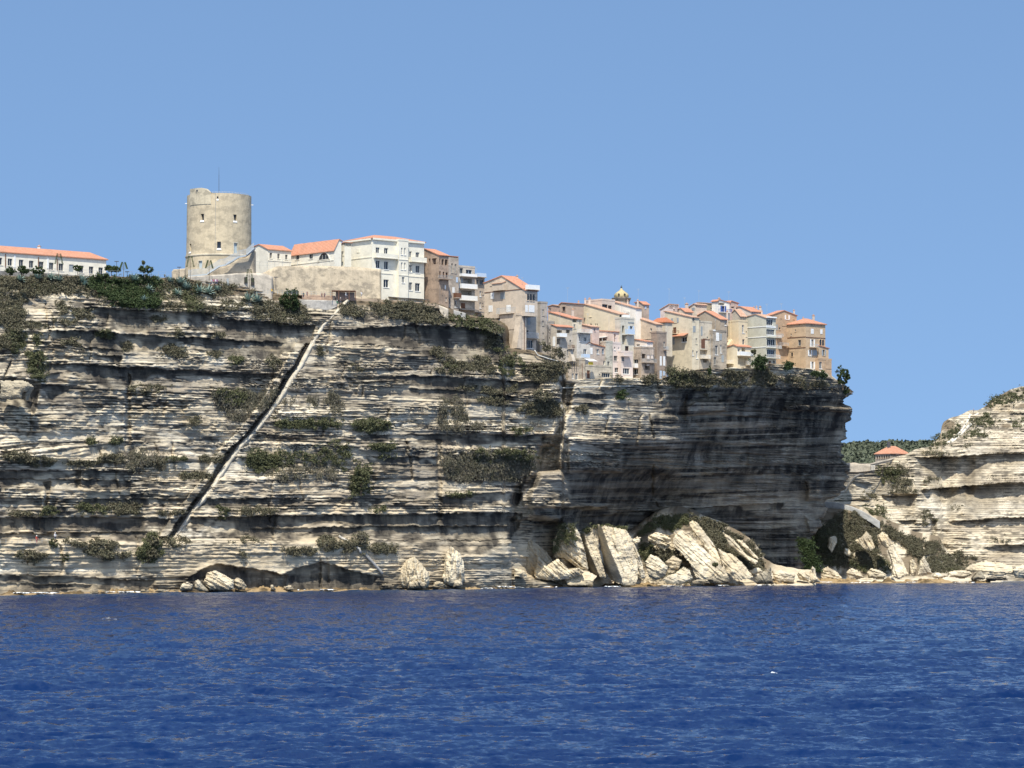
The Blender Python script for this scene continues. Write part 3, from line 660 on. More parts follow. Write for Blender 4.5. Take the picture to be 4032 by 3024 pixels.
        q = mk(); q.box(F.P(a, d, .02), Vector((F.d[0], F.d[1], 0)) * wd, Vector((F.n[0] * 1.8, F.n[1] * 1.8, -ht * .5)), Vector((0, 0, .08)))
        for t in (a + .1, (a + b) / 2, b - .18): F.bx(q, t, t + .08, c - 1.6, d - ht * .5, 1.6, 1.68)
        q.build('awning', cm if colr else M_DKMETAL, root, org)
    elif st == 'pipe': F.bx(mk(), a, b, c, d, .02, .14).build('drainpipe', cm if colr else wallm, root, org)
    elif st == 'but':     # leaning buttress
        m = mk(); dv = Vector((F.d[0], F.d[1], 0)); nv = Vector((F.n[0], F.n[1], 0))
        A, B = F.P(a, c, .0), F.P(b, c, .0); T1, T2 = F.P(a, d, .0), F.P(b, d, .0)
        m.quad(A + nv * 1.4, B + nv * 1.4, T2 + nv * .05, T1 + nv * .05); m.quad(A, A + nv * 1.4, T1 + nv * .05, T1); m.quad(B + nv * 1.4, B, T2, T2 + nv * .05); m.build('buttress', wallm, root, org)
def house(f, name, label, xl, xc, xr, yt, yb, off, col, roof=('flat',), wins=(), dirt=.35, cat='house', ext=4.0, ang=41.0, group=None, Dabs=None, tile=None, angl=None, rdim=None):
    col = (min(.84, col[0] * 1.08), min(.79, col[1] * 1.04), min(.70, col[2] * 1.0))
    X = lambda x, y: fr(f, x, y)
    ccx, ccy = X(xc, (yt + yb) / 2); D = Dabs if Dabs else rowD(ccx) + off
    k = ray(ccx, ccy); C = (k * D, D); a = R(ang); b = R(angl if angl is not None else ang)
    u = (math.cos(a), math.sin(a)); v = (-math.sin(b), math.cos(b))
    FRt = Face(C, u, (math.sin(a), -math.cos(a))); FL = Face(C, v, (-math.cos(b), -math.sin(b)))
    lr = FRt.hit(*X(xr, (yt + yb) / 2))[0]; ll = FL.hit(*X(xl, (yt + yb) / 2))[0]
    lr = max(lr, 2.0) if rdim is None else rdim; ll = max(ll, 2.0)
    FRt.L, FL.L = lr, ll
    zt = float(at(*X(xc, yt), D)[2]); zb = float(at(*X(xc, yb), D)[2]) - ext
    org = Vector((C[0], C[1], zb)); root = thing(name, label, cat, org, group)
    wm = plaster(col, dirt); hol = {'L': [], 'R': []}; todo = []
    for wsp in wins:
        F = FL if wsp[0] == 'L' else FRt
        p0 = X(wsp[1], wsp[2]); p1 = X(wsp[3], wsp[4]); r = F.rect(p0[0], p0[1], p1[0], p1[1]); s = wsp[5].split(':')[0]
        if s in ('w', 'so', 'g', 'd'): hol[wsp[0]].append((*r, .3))
        if s == 'o': hol[wsp[0]].append((*r, 1.3)); continue
        if s in ('w', 'so', 'g', 'd') and (r[0] < .06 or r[1] > F.L - .06): r = (max(r[0], .06), min(r[1], F.L - .06), r[2], r[3])
        if r[1] - r[0] < .12: continue
        todo.append((F, r, wsp[5]))
    # corner points of the plan
    c0 = Vector((C[0], C[1])); cR = c0 + Vector(u) * lr; cL = c0 + Vector(v) * ll; cB = cR + Vector(v) * ll
    kind = roof[0]; wl = MB(); zl = zt; zR = zt
    if kind == 'gableL':      # ridge runs back along the right face, the gable shows on the left face
        px, py = X(*roof[1]); sp, zp = FL.hit(px, py); sp = min(max(sp, 0.0), ll); zl = float(at(*X(xl, roof[2]), FL.P(ll, 0)[1])[2]) if len(roof) > 2 else zt
    if kind == 'gableR':
        px, py = X(*roof[1]); sp, zp = FRt.hit(px, py); sp = min(max(sp, 0.0), lr); zR = float(at(*X(xr, roof[2]), FRt.P(lr, 0)[1])[2]) if len(roof) > 2 else zt
    zmL = min(zt, zl); zmR = min(zt, zR)
    wall_face(wl, FL, ll, zb, zmL, hol['L']); wall_face(wl, FRt, lr, zb, zmR, hol['R'])
    FB1 = Face((cL.x, cL.y), u, (-math.sin(a), math.cos(a))); FB2 = Face((cR.x, cR.y), v, (math.cos(b), math.sin(b)))
    wall_face(wl, FB2, ll, zb, zmL if kind != 'gableR' else zmR, []); wall_face(wl, FB1, lr, zb, zl if kind == 'gableL' else zmR, [])
    if kind == 'gableL':
        for F in (FL, FB2):
            pts = [F.P(0, zmL), F.P(0, zt), F.P(sp, zp), F.P(ll, zl), F.P(ll, zmL)]
            pts = [p for i, p in enumerate(pts) if (p - pts[i - 1]).length > 1e-3]
            if len(pts) > 2: wl.quad(*pts)
        if zt > zmL: FRt.bx(wl, 0.0, lr, zmL, zt, -.3, 0.0)
    if kind == 'gableR':
        for F in (FRt, FB1):
            pts = [F.P(0, zmR), F.P(0, zt), F.P(sp, zp), F.P(lr, zR), F.P(lr, zmR)]
            pts = [p for i, p in enumerate(pts) if (p - pts[i - 1]).length > 1e-3]
            if len(pts) > 2: wl.quad(*pts)
        if zt > zmR: FL.bx(wl, 0.0, ll, zmR, zt, -.3, 0.0)
    wl.build('wall', wm, root, org)
    tm = tile or M_TILE; rf = MB(); ov = .35; V3 = lambda p, z: Vector((p.x, p.y, z))
    uu, vv = Vector((u[0], u[1], 0)), Vector((v[0], v[1], 0))
    if kind in ('flat', 'terrace'):
        s = .25; h = .45
        for F, L in ((FL, ll), (FRt, lr), (FB1, lr), (FB2, ll)): F.bx(rf, -.05, L + .05, zt - .12, zt + h - .12, -s, .06)
        rf.quad(V3(c0, zt - .05), V3(cR, zt - .05), V3(cB, zt - .05), V3(cL, zt - .05)); rf.build('roof', plaster(tuple(c * .95 for c in col), dirt), root, org)
    elif kind == 'hip':
        px, py = X(*roof[1]); h = max(.8, roof[2] if len(roof) > 2 else 1.6); A = V3(c0, zt) - uu * ov - vv * ov; B = V3(cR, zt) + uu * ov - vv * ov; Cc = V3(cB, zt) + uu * ov + vv * ov; Dd = V3(cL, zt) - uu * ov + vv * ov
        if lr > ll: r1 = (A + Dd) / 2 + uu * min(ll / 2, lr * .45); r2 = (B + Cc) / 2 - uu * min(ll / 2, lr * .45); fs = [(A, B, r2, r1), (B, Cc, r2), (Cc, Dd, r1, r2), (Dd, A, r1)]
        else: r1 = (A + B) / 2 + vv * min(lr / 2, ll * .45); r2 = (Dd + Cc) / 2 - vv * min(lr / 2, ll * .45); fs = [(A, B, r1), (B, Cc, r2, r1), (Cc, Dd, r2), (Dd, A, r1, r2)]
        for r_ in (r1, r2): r_.z = zt + h
        for q in fs: rf.quad(*q)
        for (p, q) in ((A, B), (B, Cc), (Cc, Dd), (Dd, A)): rf.quad(p, q, q - Vector((0, 0, .2)), p - Vector((0, 0, .2)))
        rf.quad(*(p - Vector((0, 0, .2)) for p in (A, Dd, Cc, B))); rf.build('roof', tm, root, org)
    else:
        G = FL if kind == 'gableL' else FRt; ex = uu if kind == 'gableL' else vv; LL = (lr if kind == 'gableL' else ll); L2 = ll if kind == 'gableL' else lr; ze = zl if kind == 'gableL' else zR
        gd = Vector((G.d[0], G.d[1], 0))
        for (s0, z0, s1, z1) in ((0, zt, sp, zp), (L2, ze, sp, zp)):
            if abs(s1 - s0) < .3: continue
            e = (s0 - s1) / abs(s0 - s1) * .3; sl_ = (z0 - z1) / (s0 - s1) * e
            p = G.P(s1, z1) - ex * .2; q = G.P(s0 + e, z0 + sl_) - ex * .2
            rf.box(p + Vector((0, 0, .01)), q - p, ex * (LL + .4), Vector((0, 0, .16)))
        rf.build('roof', tm, root, org)
    for F, r, s in todo: win_parts(root, org, F, r, s, wm)
    rq = random.Random(int(ccx * 7 + ccy))
    if f in 'CD' and cat == 'house':
        for F, L in ((FRt, lr), (FL, ll)):
            for q_ in range(rq.choice((0, 1, 1, 2))):
                t = rq.uniform(.12, .9) * L
                if any(F is F2 and r2[0] - .15 < t < r2[1] + .15 for F2, r2, _s in todo): continue
                m = MB(); F.bx(m, t, t + .09, zb + 1, min(zmL, zmR) - rq.uniform(.05, .9), .02, .12); m.build('drainpipe', rq.choice((M_FRAME, M_BROWN, wm)), root, org)
        if rq.random() < .45:
            t = rq.uniform(.2, .8) * lr; b_ = FRt.P(t, zt, -rq.uniform(1, 3)); m = MB(); h_ = rq.uniform(2.0, 3.2) + (1.2 if kind != 'flat' else 0); m.tube(b_, b_ + Vector((0, 0, h_)), .035, .025, 4)
            for q_ in range(4): m.tube(b_ + Vector((-.45 + .08 * q_, 0, h_ - .12 * q_)), b_ + Vector((.45 - .08 * q_, 0, h_ - .12 * q_)), .015, .015, 4)
            m.build('aerial', M_GREYSH, root, org)
    root['_c'] = 0
    del root['_c']
    return root, FL, FRt, org
def chimney(f, x, y0, y1, wpx, D, label, col=(.6, .5, .42)):
    px, py = fr(f, x, y0); _, pb = fr(f, x, y1); t = at(px, py, D); b = at(px, pb, D); w_ = wpx / FR[f][2] * D / FP
    o = thing('chimney', label, 'chimney', Vector((b[0], b[1], b[2] - 1.0)))
    m = MB(); h = t[2] - b[2] + 1.0; m.cbox((0, 0, h / 2), w_, w_, h); m.build('stack', plaster(col), o)
    c = MB(); c.cbox((0, 0, h + .06), w_ * 1.3, w_ * 1.3, .12); c.tube((0, 0, h + .12), (0, 0, h + .4), w_ * .3, w_ * .22); c.build('cap', M_TILE_OLD, o)
CREAM = (.66, .60, .47); BEIGE = (.54, .46, .36); WHITE = (.82, .77, .66); PINK = (.62, .50, .44); PALE = (.64, .58, .52); TAN = (.50, .37, .24); BRN = (.40, .31, .24); GRY = (.42, .39, .35); GRN = (.52, .52, .44); GREYW = (.60, .58, .53)
# 1 barracks on the far left
ws = []
for i, x in enumerate([-190, -105, -20, 68, 165, 253, 341, 428, 514, 602, 690, 775, 858]):
    y = 918 + .098 * x; ws.append(('R', x, y, x + 40, y + 64, 'w' if i != 9 else 'd:grey'))
ws += [('R', x, 880 + .095 * x, x + 14, 1000 + .03 * x, 'x:white') for x in (120, 408)] + [('R', x, 880 + .095 * x, x + 6, 1000 + .05 * x, 'pipe:brown') for x in (44, 330, 494)]
rt, FL, FRr, og = house('A', 'barracks_building', 'long low white building with orange hipped tile roof behind the hedge balls', -420, -300, 925, 842, 1005, 0, WHITE, ('hip', (0, 0), 1.6), ws, dirt=.12, cat='building', Dabs=641)
chimney('A', 340, 822, 845, 26, 664, 'small white round-capped vent on the orange roof of the long low building', (.8, .78, .72))
# 2 long cream building between tower and white block
xi = []
house('B', 'cream_building', 'low cream wing with orange roof and white gable end right of the tower stair', 205, 343, 545, 402, 560, 0, WHITE, ('gableL', (268, 362), 386),
      [('R', 358, 432, 380, 480, 'w'), ('R', 425, 440, 447, 485, 'w'), ('R', 493, 448, 515, 492, 'w'), ('R', 343, 500, 540, 508, 'x')], dirt=.1, cat='building', Dabs=705.5, ext=8)
house('B', 'cream_building', 'low cream wing with orange roof and big arched window beside the white block', 540, 922, 960, 398, 560, 0, WHITE, ('gableR', (960, 318), 330),
      [('L', 584, 447, 615, 493, 'w'), ('L', 700, 442, 733, 485, 'w'), ('L', 787, 432, 878, 490, 'a'), ('L', 545, 512, 915, 520, 'x')], dirt=.1, cat='building', Dabs=701, ext=8)
# 3 white block
W3 = [('R', 1282, 385, 1316, 438, 'w:white'), ('R', 1355, 390, 1390, 447, 'w:white'), ('R', 1572, 420, 1594, 472, 'w:white'), ('R', 1630, 428, 1662, 480, 'w:white'),
      ('R', 1282, 500, 1318, 567, 'w:white'), ('R', 1355, 508, 1392, 577, 'w:white'), ('R', 1572, 535, 1597, 600, 'w:white'), ('R', 1630, 543, 1665, 608, 'w:white'),
      ('R', 1350, 665, 1395, 735, 'w:white'), ('R', 1572, 690, 1600, 760, 'w:white'), ('R', 1625, 697, 1668, 768, 'w:white'),
      ('R', 1250, 320, 1700, 336, 'cor'), ('R', 1262, 442, 1452, 478, 'B'), ('R', 1572, 474, 1702, 512, 'B'), ('R', 1250, 606, 1430, 614, 'x'), ('R', 1568, 636, 1702, 644, 'x'),
      ('R', 1390, 826, 1700, 846, 'aw'), ('L', 1010, 320, 1248, 334, 'cor'), ('L', 1010, 478, 1248, 486, 'x'), ('L', 1117, 398, 1142, 432, 'x')]
house('B', 'white_block', 'tall white three-storey block with orange hipped roof above the stone rampart', 1008, 1248, 1703, 300, 835, 3, (.84, .78, .65), ('hip', (0, 0), 1.35), W3, dirt=.06, cat='building', Dabs=704)
house('B', 'white_bay', 'white stair bay with paired narrow windows on the front of the tall white block', 1434, 1482, 1565, 322, 815, 0, (.84, .78, .65), ('flat',),
      [('R', 1502, 388, 1516, 448, 'w:white'), ('R', 1529, 390, 1543, 452, 'w:white'), ('R', 1502, 516, 1516, 578, 'w:white'), ('R', 1529, 518, 1543, 580, 'w:white'), ('R', 1510, 642, 1533, 695, 'w:white'), ('R', 1482, 488, 1565, 496, 'x'), ('R', 1482, 624, 1565, 632, 'x')], dirt=.06, cat='building', Dabs=708.0)
house('B', 'white_annex', 'low white side annex with sloping roof left of the tall white block', 922, 1010, 1030, 345, 560, 0, (.84, .78, .65), ('gableL', (930, 368), 385), [('L', 958, 510, 998, 545, 'd:grey'), ('L', 930, 452, 1008, 462, 'x')], dirt=.1, cat='building', Dabs=703.5, ext=3)
# 4 brown houses right of the white block
house('B', 'brown_house', 'rough brown house with open loggia under a sloping orange roof next to the white block', 1700, 1832, 1916, 452, 880, 0, BRN, ('gableL', (1712, 400), 400),
      [('L', 1742, 482, 1757, 534, 'o'), ('L', 1770, 480, 1812, 532, 'o'), ('R', 1836, 482, 1846, 536, 'o'), ('R', 1855, 488, 1877, 540, 'o'), ('R', 1884, 490, 1910, 542, 'o'), ('R', 1836, 592, 1848, 640, 'w:brown'), ('R', 1866, 598, 1880, 645, 'w:brown'), ('R', 1892, 604, 1908, 650, 'w:brown'),
       ('R', 1826, 632, 1930, 662, 'b:grey'), ('R', 1865, 705, 1875, 740, 'w'), ('R', 1882, 715, 1892, 750, 's:white'), ('R', 1890, 820, 1902, 860, 'w'), ('R', 1855, 735, 1862, 800, 'pipe')], dirt=.7, Dabs=713)
house('B', 'brown_house', 'narrow grey-brown house with two slit windows and a red balcony panel', 1908, 1916, 2004, 470, 905, 0, (.47, .42, .36), ('gableL', (1911, 462), 462),
      [('R', 1940, 525, 1954, 605, 'w'), ('R', 1970, 530, 1984, 610, 'w'), ('R', 1980, 645, 1997, 690, 's:pblue'), ('R', 1948, 732, 1968, 780, 's:white'), ('R', 1958, 785, 2003, 825, 'B:brown'), ('R', 1912, 822, 1930, 880, 'w'), ('R', 1965, 845, 1990, 905, 'w:white')], dirt=.6, Dabs=720)
house('B', 'apartment_house', 'narrow apartment house with stacked white balconies and a glazed top floor', 1995, 2008, 2145, 552, 945, 0, (.52, .49, .43), ('flat',),
      [('R', 2012, 565, 2042, 620, 'g:grey'), ('R', 2068, 580, 2120, 630, 'g:pblue'), ('R', 2010, 618, 2140, 640, 'B:white'), ('R', 2022, 650, 2040, 690, 's:grey'), ('R', 2020, 655, 2120, 705, 'o'), ('R', 2006, 706, 2144, 745, 'B:white'), ('R', 2020, 762, 2120, 808, 'o'), ('R', 2006, 808, 2144, 848, 'B:white'),
       ('R', 2024, 870, 2060, 930, 's:brown'), ('R', 1990, 920, 2140, 955, 'aw')], dirt=.5, Dabs=726)
house('C', 'brown_house', 'narrow tan house with a glass-railed roof terrace left of the big beige house', 40, 52, 160, 262, 690, 0, (.50, .42, .33), ('flat',),
      [('R', 72, 275, 98, 335, 'w'), ('R', 106, 280, 150, 338, 'w'), ('R', 106, 403, 124, 465, 'w:white'), ('R', 136, 408, 146, 440, 'w'), ('R', 106, 527, 122, 590, 'w:white'), ('R', 136, 532, 146, 560, 'w'), ('R', 56, 212, 150, 252, 'bg:pblue'), ('R', -20, 625, 120, 660, 'aw')], dirt=.5, Dabs=739)
# 5 big beige house with arched trio
G = (.60, .52, .42)
house('C', 'beige_house', 'big beige gabled house with triple arched window standing alone left of the gap', 158, 600, 737, 395, 660, -1, G, ('gableL', (350, 240), 318),
      [('L', 228, 423, 263, 490, 's:white'), ('L', 333, 417, 383, 490, 's:grey'), ('L', 205, 560, 248, 630, 's:white'), ('L', 400, 555, 445, 630, 's:white'), ('L', 280, 305, 390, 400, 'box'), ('L', 222, 318, 238, 345, 'w'), ('L', 325, 588, 500, 650, 'b'), ('L', 160, 397, 600, 404, 'x:brown'),
       ('R', 620, 432, 640, 505, 'a'), ('R', 652, 434, 672, 507, 'a'), ('R', 683, 438, 703, 510, 'a'), ('R', 603, 555, 630, 630, 's:white'), ('R', 640, 558, 702, 634, 's:white'), ('R', 604, 340, 730, 388, 'bg:white')], dirt=.35, Dabs=716, ext=.3)
house('C', 'beige_lower_house', 'battered beige lower storeys on the rock under the big gabled house', 345, 545, 560, 660, 1045, 0, G, ('flat',), [('L', 330, 665, 500, 825, 'x'), ('L', 372, 955, 385, 975, 'w'), ('L', 500, 690, 560, 1030, 'but')], dirt=.4, Dabs=716.5)
house('C', 'recessed_flat', 'shaded recessed flat with white railed balcony under the big beige house', 535, 552, 722, 662, 1075, 0, (.48, .45, .40), ('flat',),
      [('R', 556, 685, 575, 768, 's:grey'), ('R', 627, 690, 655, 772, 's:grey'), ('R', 600, 830, 640, 870, 'w'), ('R', 552, 858, 722, 915, 'b:white'), ('R', 560, 935, 690, 1025, 'g:white'), ('R', 660, 735, 712, 760, 'x')], dirt=.4, Dabs=720.5)
house('C', 'grey_house', 'tall grey weathered house with slit windows right of the big beige house', 735, 768, 845, 530, 1050, 0, GRY, ('flat',),
      [('R', 790, 602, 806, 670, 'w'), ('R', 790, 727, 806, 780, 'w'), ('R', 792, 857, 806, 920, 'w'), ('R', 752, 672, 764, 690, 'w')], dirt=.6, Dabs=726)
house('C', 'grey_house', 'lower grey weathered house with slit windows stepping down beside the gap', 845, 850, 895, 740, 1060, 0, GRY, ('flat',), [('R', 862, 905, 874, 960, 'w'), ('R', 862, 820, 872, 850, 'w')], dirt=.6, Dabs=731)
# 6 first huddle, back to front
house('C', 'pink_house', 'dull pink house with small dark openings at the left end of the skyline', 850, 985, 1040, 570, 700, 26, (.50, .37, .31), ('gableL', (905, 556), 575), [('L', 858, 590, 885, 612, 'w')], tile=M_TILE_OLD)
house('C', 'brown_house', 'brown-grey back house under a pale orange roof beside the dull pink one', 978, 1048, 1240, 535, 680, 22, (.45, .36, .29), ('gableL', (1000, 532), 552), [('L', 1005, 575, 1038, 622, 'w:brown')], tile=M_TILE)
house('C', 'pale_house', 'pale penthouse with dark glazed loggia behind the big cream gable', 1250, 1437, 1580, 500, 640, 20, (.62, .53, .46), ('flat',), [('R', 1440, 548, 1500, 600, 'g:brown'), ('R', 1505, 560, 1545, 605, 'g:brown'), ('L', 1255, 535, 1270, 552, 'w')])
house('C', 'brown_house', 'brown gabled house right of the domed belfry with orange roof', 1800, 1888, 1945, 548, 760, 16, (.45, .38, .32), ('gableL', (1850, 520), 530), [('L', 1822, 655, 1843, 690, 'w'), ('R', 1905, 565, 1920, 600, 's:pblue'), ('L', 1812, 570, 1860, 608, 'x')], tile=M_TILE)
house('C', 'white_house', 'smooth bright white gable wall below the domed belfry', 1535, 1806, 1830, 590, 760, 11, (.84, .83, .80), ('gableL', (1540, 515), 512), [('L', 1700, 620, 1740, 640, 'x')], dirt=.04, tile=M_TILE_OLD)
house('C', 'cream_house', 'big plain cream gable wall with few small windows in the middle of the first huddle', 985, 1622, 1715, 655, 980, 6, (.68, .62, .47), ('gableL', (1245, 548), 640),
      [('L', 1183, 645, 1230, 670, 'x:grey'), ('L', 1302, 645, 1325, 685, 'w'), ('L', 1306, 757, 1328, 775, 'w'), ('L', 1360, 757, 1374, 778, 'w'), ('L', 1378, 757, 1392, 778, 'w'), ('R', 1560 + 70, 660, 1705, 700, 'g:grey'), ('R', 1650, 665, 1712, 700, 'bg:white')], dirt=.12, tile=M_TILE_OLD)
house('C', 'loggia_house', 'slim pale green-grey house with stacked loggias and glass-railed balcony', 1600, 1640, 1790, 700, 1060, 3, (.58, .56, .48), ('flat',),
      [('R', 1657, 780, 1682, 862, 'o'), ('R', 1657, 882, 1705, 985, 'o'), ('R', 1690, 1003, 1730, 1062, 'g:brown'), ('R', 1692, 822, 1765, 875, 'bg:pblue'), ('R', 1740, 785, 1772, 872, 'so:pblue'), ('R', 1720, 742, 1788, 750, 'x:grey')], dirt=.35)
house('C', 'cream_house', 'cream house with long orange lean-to roof at the left of the first huddle', 858, 1112, 1218, 705, 830, 5, CREAM, ('gableL', (870, 636), 634), [('R', 1118, 710, 1170, 745, 'o'), ('R', 1130, 765, 1150, 812, 'w'), ('R', 1190, 720, 1205, 750, 'w')], dirt=.2)
house('C', 'pink_house', 'small pale pink house with a parapet roof between two orange roofs', 1180, 1330, 1408, 795, 900, 5, (.64, .52, .46), ('gableL', (1200, 765), 765), [('R', 1350, 805, 1368, 840, 'w'), ('R', 1340, 790, 1400, 798, 'x:brown')], dirt=.3, tile=M_TILE_OLD)
house('C', 'pink_house', 'pale pink house under a thin orange roof with white cloth awning', 1385, 1560, 1610, 848, 1000, 4, (.68, .57, .51), ('gableL', (1400, 836), 838), [('R', 1577, 872, 1590, 908, 'w'), ('L', 1400, 925, 1480, 960, 'o'), ('L', 1395, 905, 1500, 930, 'aw:white'), ('L', 1450, 870, 1460, 905, 'pipe'), ('L', 1480, 870, 1490, 905, 'pipe')], dirt=.2)
house('C', 'terrace_house', 'grey house with an ornamental balustrade around its flat roof terrace', 1112, 1165, 1312, 862, 1200, 1, GREYW, ('flat',),
      [('R', 1187, 885, 1203, 950, 'w:white'), ('R', 1242, 905, 1272, 955, 'w:white'), ('R', 1298, 922, 1310, 975, 'w'), ('R', 1170, 822, 1305, 858, 'b:white'), ('R', 1237, 1035, 1272, 1100, 'w:white'), ('R', 1210, 1092, 1275, 1130, 'bg:pblue'), ('R', 1190, 1145, 1250, 1155, 'x:brown')], dirt=.5)
house('C', 'loggia_house', 'weathered beige house with dark loggia and corbelled chimney breast by the gap', 893, 945, 1118, 790, 1235, 0, (.54, .49, .41), ('gableL', (900, 772), 772),
      [('R', 948, 830, 1005, 865, 'o'), ('R', 1048, 825, 1090, 862, 'o'), ('R', 945, 865, 1025, 903, 'B:white'), ('R', 948, 925, 985, 985, 'o'), ('R', 1085, 935, 1104, 1030, 'w'), ('R', 1072, 992, 1110, 1030, 'b:brown'), ('R', 1057, 1040, 1078, 1110, 'w'), ('R', 1080, 1040, 1112, 1170, 'but'), ('L', 905, 900, 930, 1005, 'x:white'), ('R', 1058, 1178, 1116, 1200, 'aw'), ('R', 1060, 1195, 1112, 1228, 'o')], dirt=.5)
house('C', 'stacked_house', 'tall streaky beige house with a white door at the edge of the gap', 1030, 1070, 1190, 1238, 1440, -2, (.52, .45, .36), ('flat',), [('R', 1112, 1300, 1135, 1360, 'w:white'), ('R', 1147, 1300, 1178, 1375, 'w:white')], dirt=.6)
house('C', 'stacked_house', 'windowless streaky beige wall house between the gap and the yellow awning', 1170, 1188, 1250, 1150, 1440, -1.5, (.50, .45, .37), ('flat',), [('R', 1200, 1190, 1206, 1430, 'pipe')], dirt=.7)
house('C', 'pinkish_house', 'pinkish-brown house with one white shuttered window under a sloping red roof edge', 1255, 1270, 1488, 985, 1225, 1, (.50, .43, .37), ('gableR', (1290, 968), 1022),
      [('R', 1290, 1020, 1335, 1090, 's:white'), ('R', 1380, 1035, 1407, 1088, 'w:white'), ('R', 1438, 1033, 1463, 1090, 'w:pblue'), ('R', 1453, 1165, 1485, 1210, 'w:white')], dirt=.5, tile=M_TILE_RED)
house('C', 'pinkish_house', 'grey-cream ground-floor house with a door and three joined windows on the cliff edge', 1240, 1252, 1542, 1215, 1445, -1, (.56, .52, .43), ('flat',),
      [('R', 1275, 1267, 1307, 1355, 'd:brown'), ('R', 1405, 1303, 1422, 1328, 'w'), ('R', 1435, 1297, 1528, 1345, 'g:frame'), ('R', 1420, 1282, 1545, 1290, 'x')], dirt=.55)
house('C', 'wall_slab_house', 'tall narrow mould-streaked blank house beside the pale pink tower house', 1475, 1482, 1555, 958, 1300, 0, (.50, .49, .42), ('flat',), [('R', 1497, 1170, 1522, 1230, 'w')], dirt=.9)
house('C', 'pale_pink_house', 'pale pink tower house with small square windows left of its stepped balcony', 1550, 1556, 1645, 970, 1340, 1, (.68, .60, .55), ('flat',),
      [('R', 1570, 1012, 1585, 1045, 'w:white'), ('R', 1612, 1017, 1627, 1045, 'w:white'), ('R', 1567, 1108, 1607, 1165, 'w'), ('R', 1577, 1237, 1623, 1290, 'w:white')], dirt=.15)
house('C', 'pale_pink_house', 'lower pale pink house with wide dark window and solid stepped parapet', 1640, 1646, 1775, 1066, 1342, -.5, (.68, .60, .55), ('flat',), [('R', 1652, 1120, 1682, 1170, 'w'), ('R', 1668, 1243, 1740, 1307, 'g:white'), ('R', 1642, 1080, 1725, 1110, 'B')], dirt=.15)
house('C', 'tan_house', 'smooth tan blank wall with one small window and a cornice below the white gable', 1792, 2028, 2046, 765, 1290, 3, (.58, .49, .39), ('gableL', (1800, 690), 692), [('L', 1962, 810, 1982, 843, 'w'), ('L', 1795, 922, 2028, 930, 'x'), ('L', 2012, 930, 2020, 1270, 'pipe')], dirt=.3, tile=M_TILE_OLD)
house('C', 'terrace_hut', 'little white glazed terrace room under a bright orange roof', 1755, 1930, 1960, 955, 1040, -1, (.72, .66, .60), ('gableL', (1800, 932), 940), [('L', 1812, 982, 1850, 1003, 'g:white'), ('L', 1800, 1003, 1925, 1030, 'B:white')], dirt=.1)
house('C', 'brown_flat', 'patchy brown flat block with a projecting railed balcony and broken lower rooms', 1775, 1865, 2010, 1020, 1345, -1, (.45, .38, .31), ('flat',),
      [('L', 1782, 1148, 1833, 1190, 'g:grey'), ('L', 1780, 1195, 1833, 1240, 'bg:white'), ('L', 1782, 1250, 1830, 1310, 'g:white'), ('R', 1873, 1088, 1915, 1140, 'o'), ('R', 1925, 1098, 1960, 1145, 'g:frame'), ('R', 1970, 1100, 2003, 1140, 'g:pblue'), ('R', 1868, 1142, 2003, 1182, 'b:grey'), ('R', 1905, 1195, 1960, 1262, 'o')], dirt=.8)
house('C', 'dark_brown_house', 'dark brown upright house with pale blue shutters on its lowest floor', 2024, 2036, 2142, 855, 1362, -1, (.34, .28, .23), ('flat',),
      [('R', 2068, 1112, 2088, 1215, 's:white'), ('R', 2104, 1114, 2126, 1216, 's:white'), ('R', 2066, 1270, 2090, 1360, 's:pblue'), ('R', 2102, 1277, 2127, 1325, 's:pblue'), ('R', 2108, 955, 2126, 1010, 'w'), ('R', 2106, 1010, 2132, 1045, 'b'), ('R', 2038, 890, 2044, 1340, 'pipe')], dirt=.6)
# 7 second huddle (D frame)
house('D', 'olive_house', 'plain olive-tan house with a thin red roof edge high on the skyline', 400, 590, 620, 405, 520, 24, (.46, .38, .25), ('gableL', (430, 393), 395), [('L', 545, 445, 562, 470, 'w')], tile=M_TILE_OLD)
house('D', 'pale_house', 'pale house with a big chimney and one grey window on the skyline', 310, 388, 505, 412, 540, 16, (.64, .56, .46), ('gableL', (372, 405), 445), [('L', 343, 445, 375, 475, 's:grey'), ('R', 395, 425, 500, 433, 'x')], tile=M_TILE_OLD)
house('D', 'blue_shutter_house', 'bright white house with dark blue shutters and railed balcony on the skyline', 560, 628, 755, 372, 520, 20, (.80, .79, .77), ('gableR', (640, 362), 395),
      [('R', 630, 392, 700, 420, 'o'), ('R', 670, 428, 700, 495, 'so:blue'), ('R', 632, 463, 750, 498, 'b:blue'), ('R', 735, 400, 738, 460, 'pipe')], dirt=.05)
house('D', 'mauve_house', 'mauve-pink gable house with a pale orange roof right of the white one', 748, 758, 848, 398, 510, 24, (.52, .41, .36), ('gableR', (770, 375), 400), [('R', 772, 435, 805, 450, 'o')], tile=M_TILE)
house('D', 'long_roof_house', 'low pale house with a long bright orange roof and three chimneys', 838, 985, 1105, 488, 560, 16, (.62, .56, .50), ('gableL', (872, 437), 440), [('R', 1000, 490, 1060, 515, 'x:grey')], dirt=.2)
house('D', 'pink_top_house', 'pale pink attic house at the left end of the second huddle', 0, 108, 205, 415, 500, 18, (.70, .60, .56), ('gableL', (100, 410), 470), [('R', 140, 445, 163, 475, 'w:brown'), ('R', 178, 455, 193, 475, 'w')], tile=M_TILE_OLD)
house('D', 'low_roof_house', 'low cream house whose orange roof pokes up behind the long cream gable', 200, 270, 350, 490, 560, 14, (.62, .54, .44), ('gableL', (225, 455), 462), [])
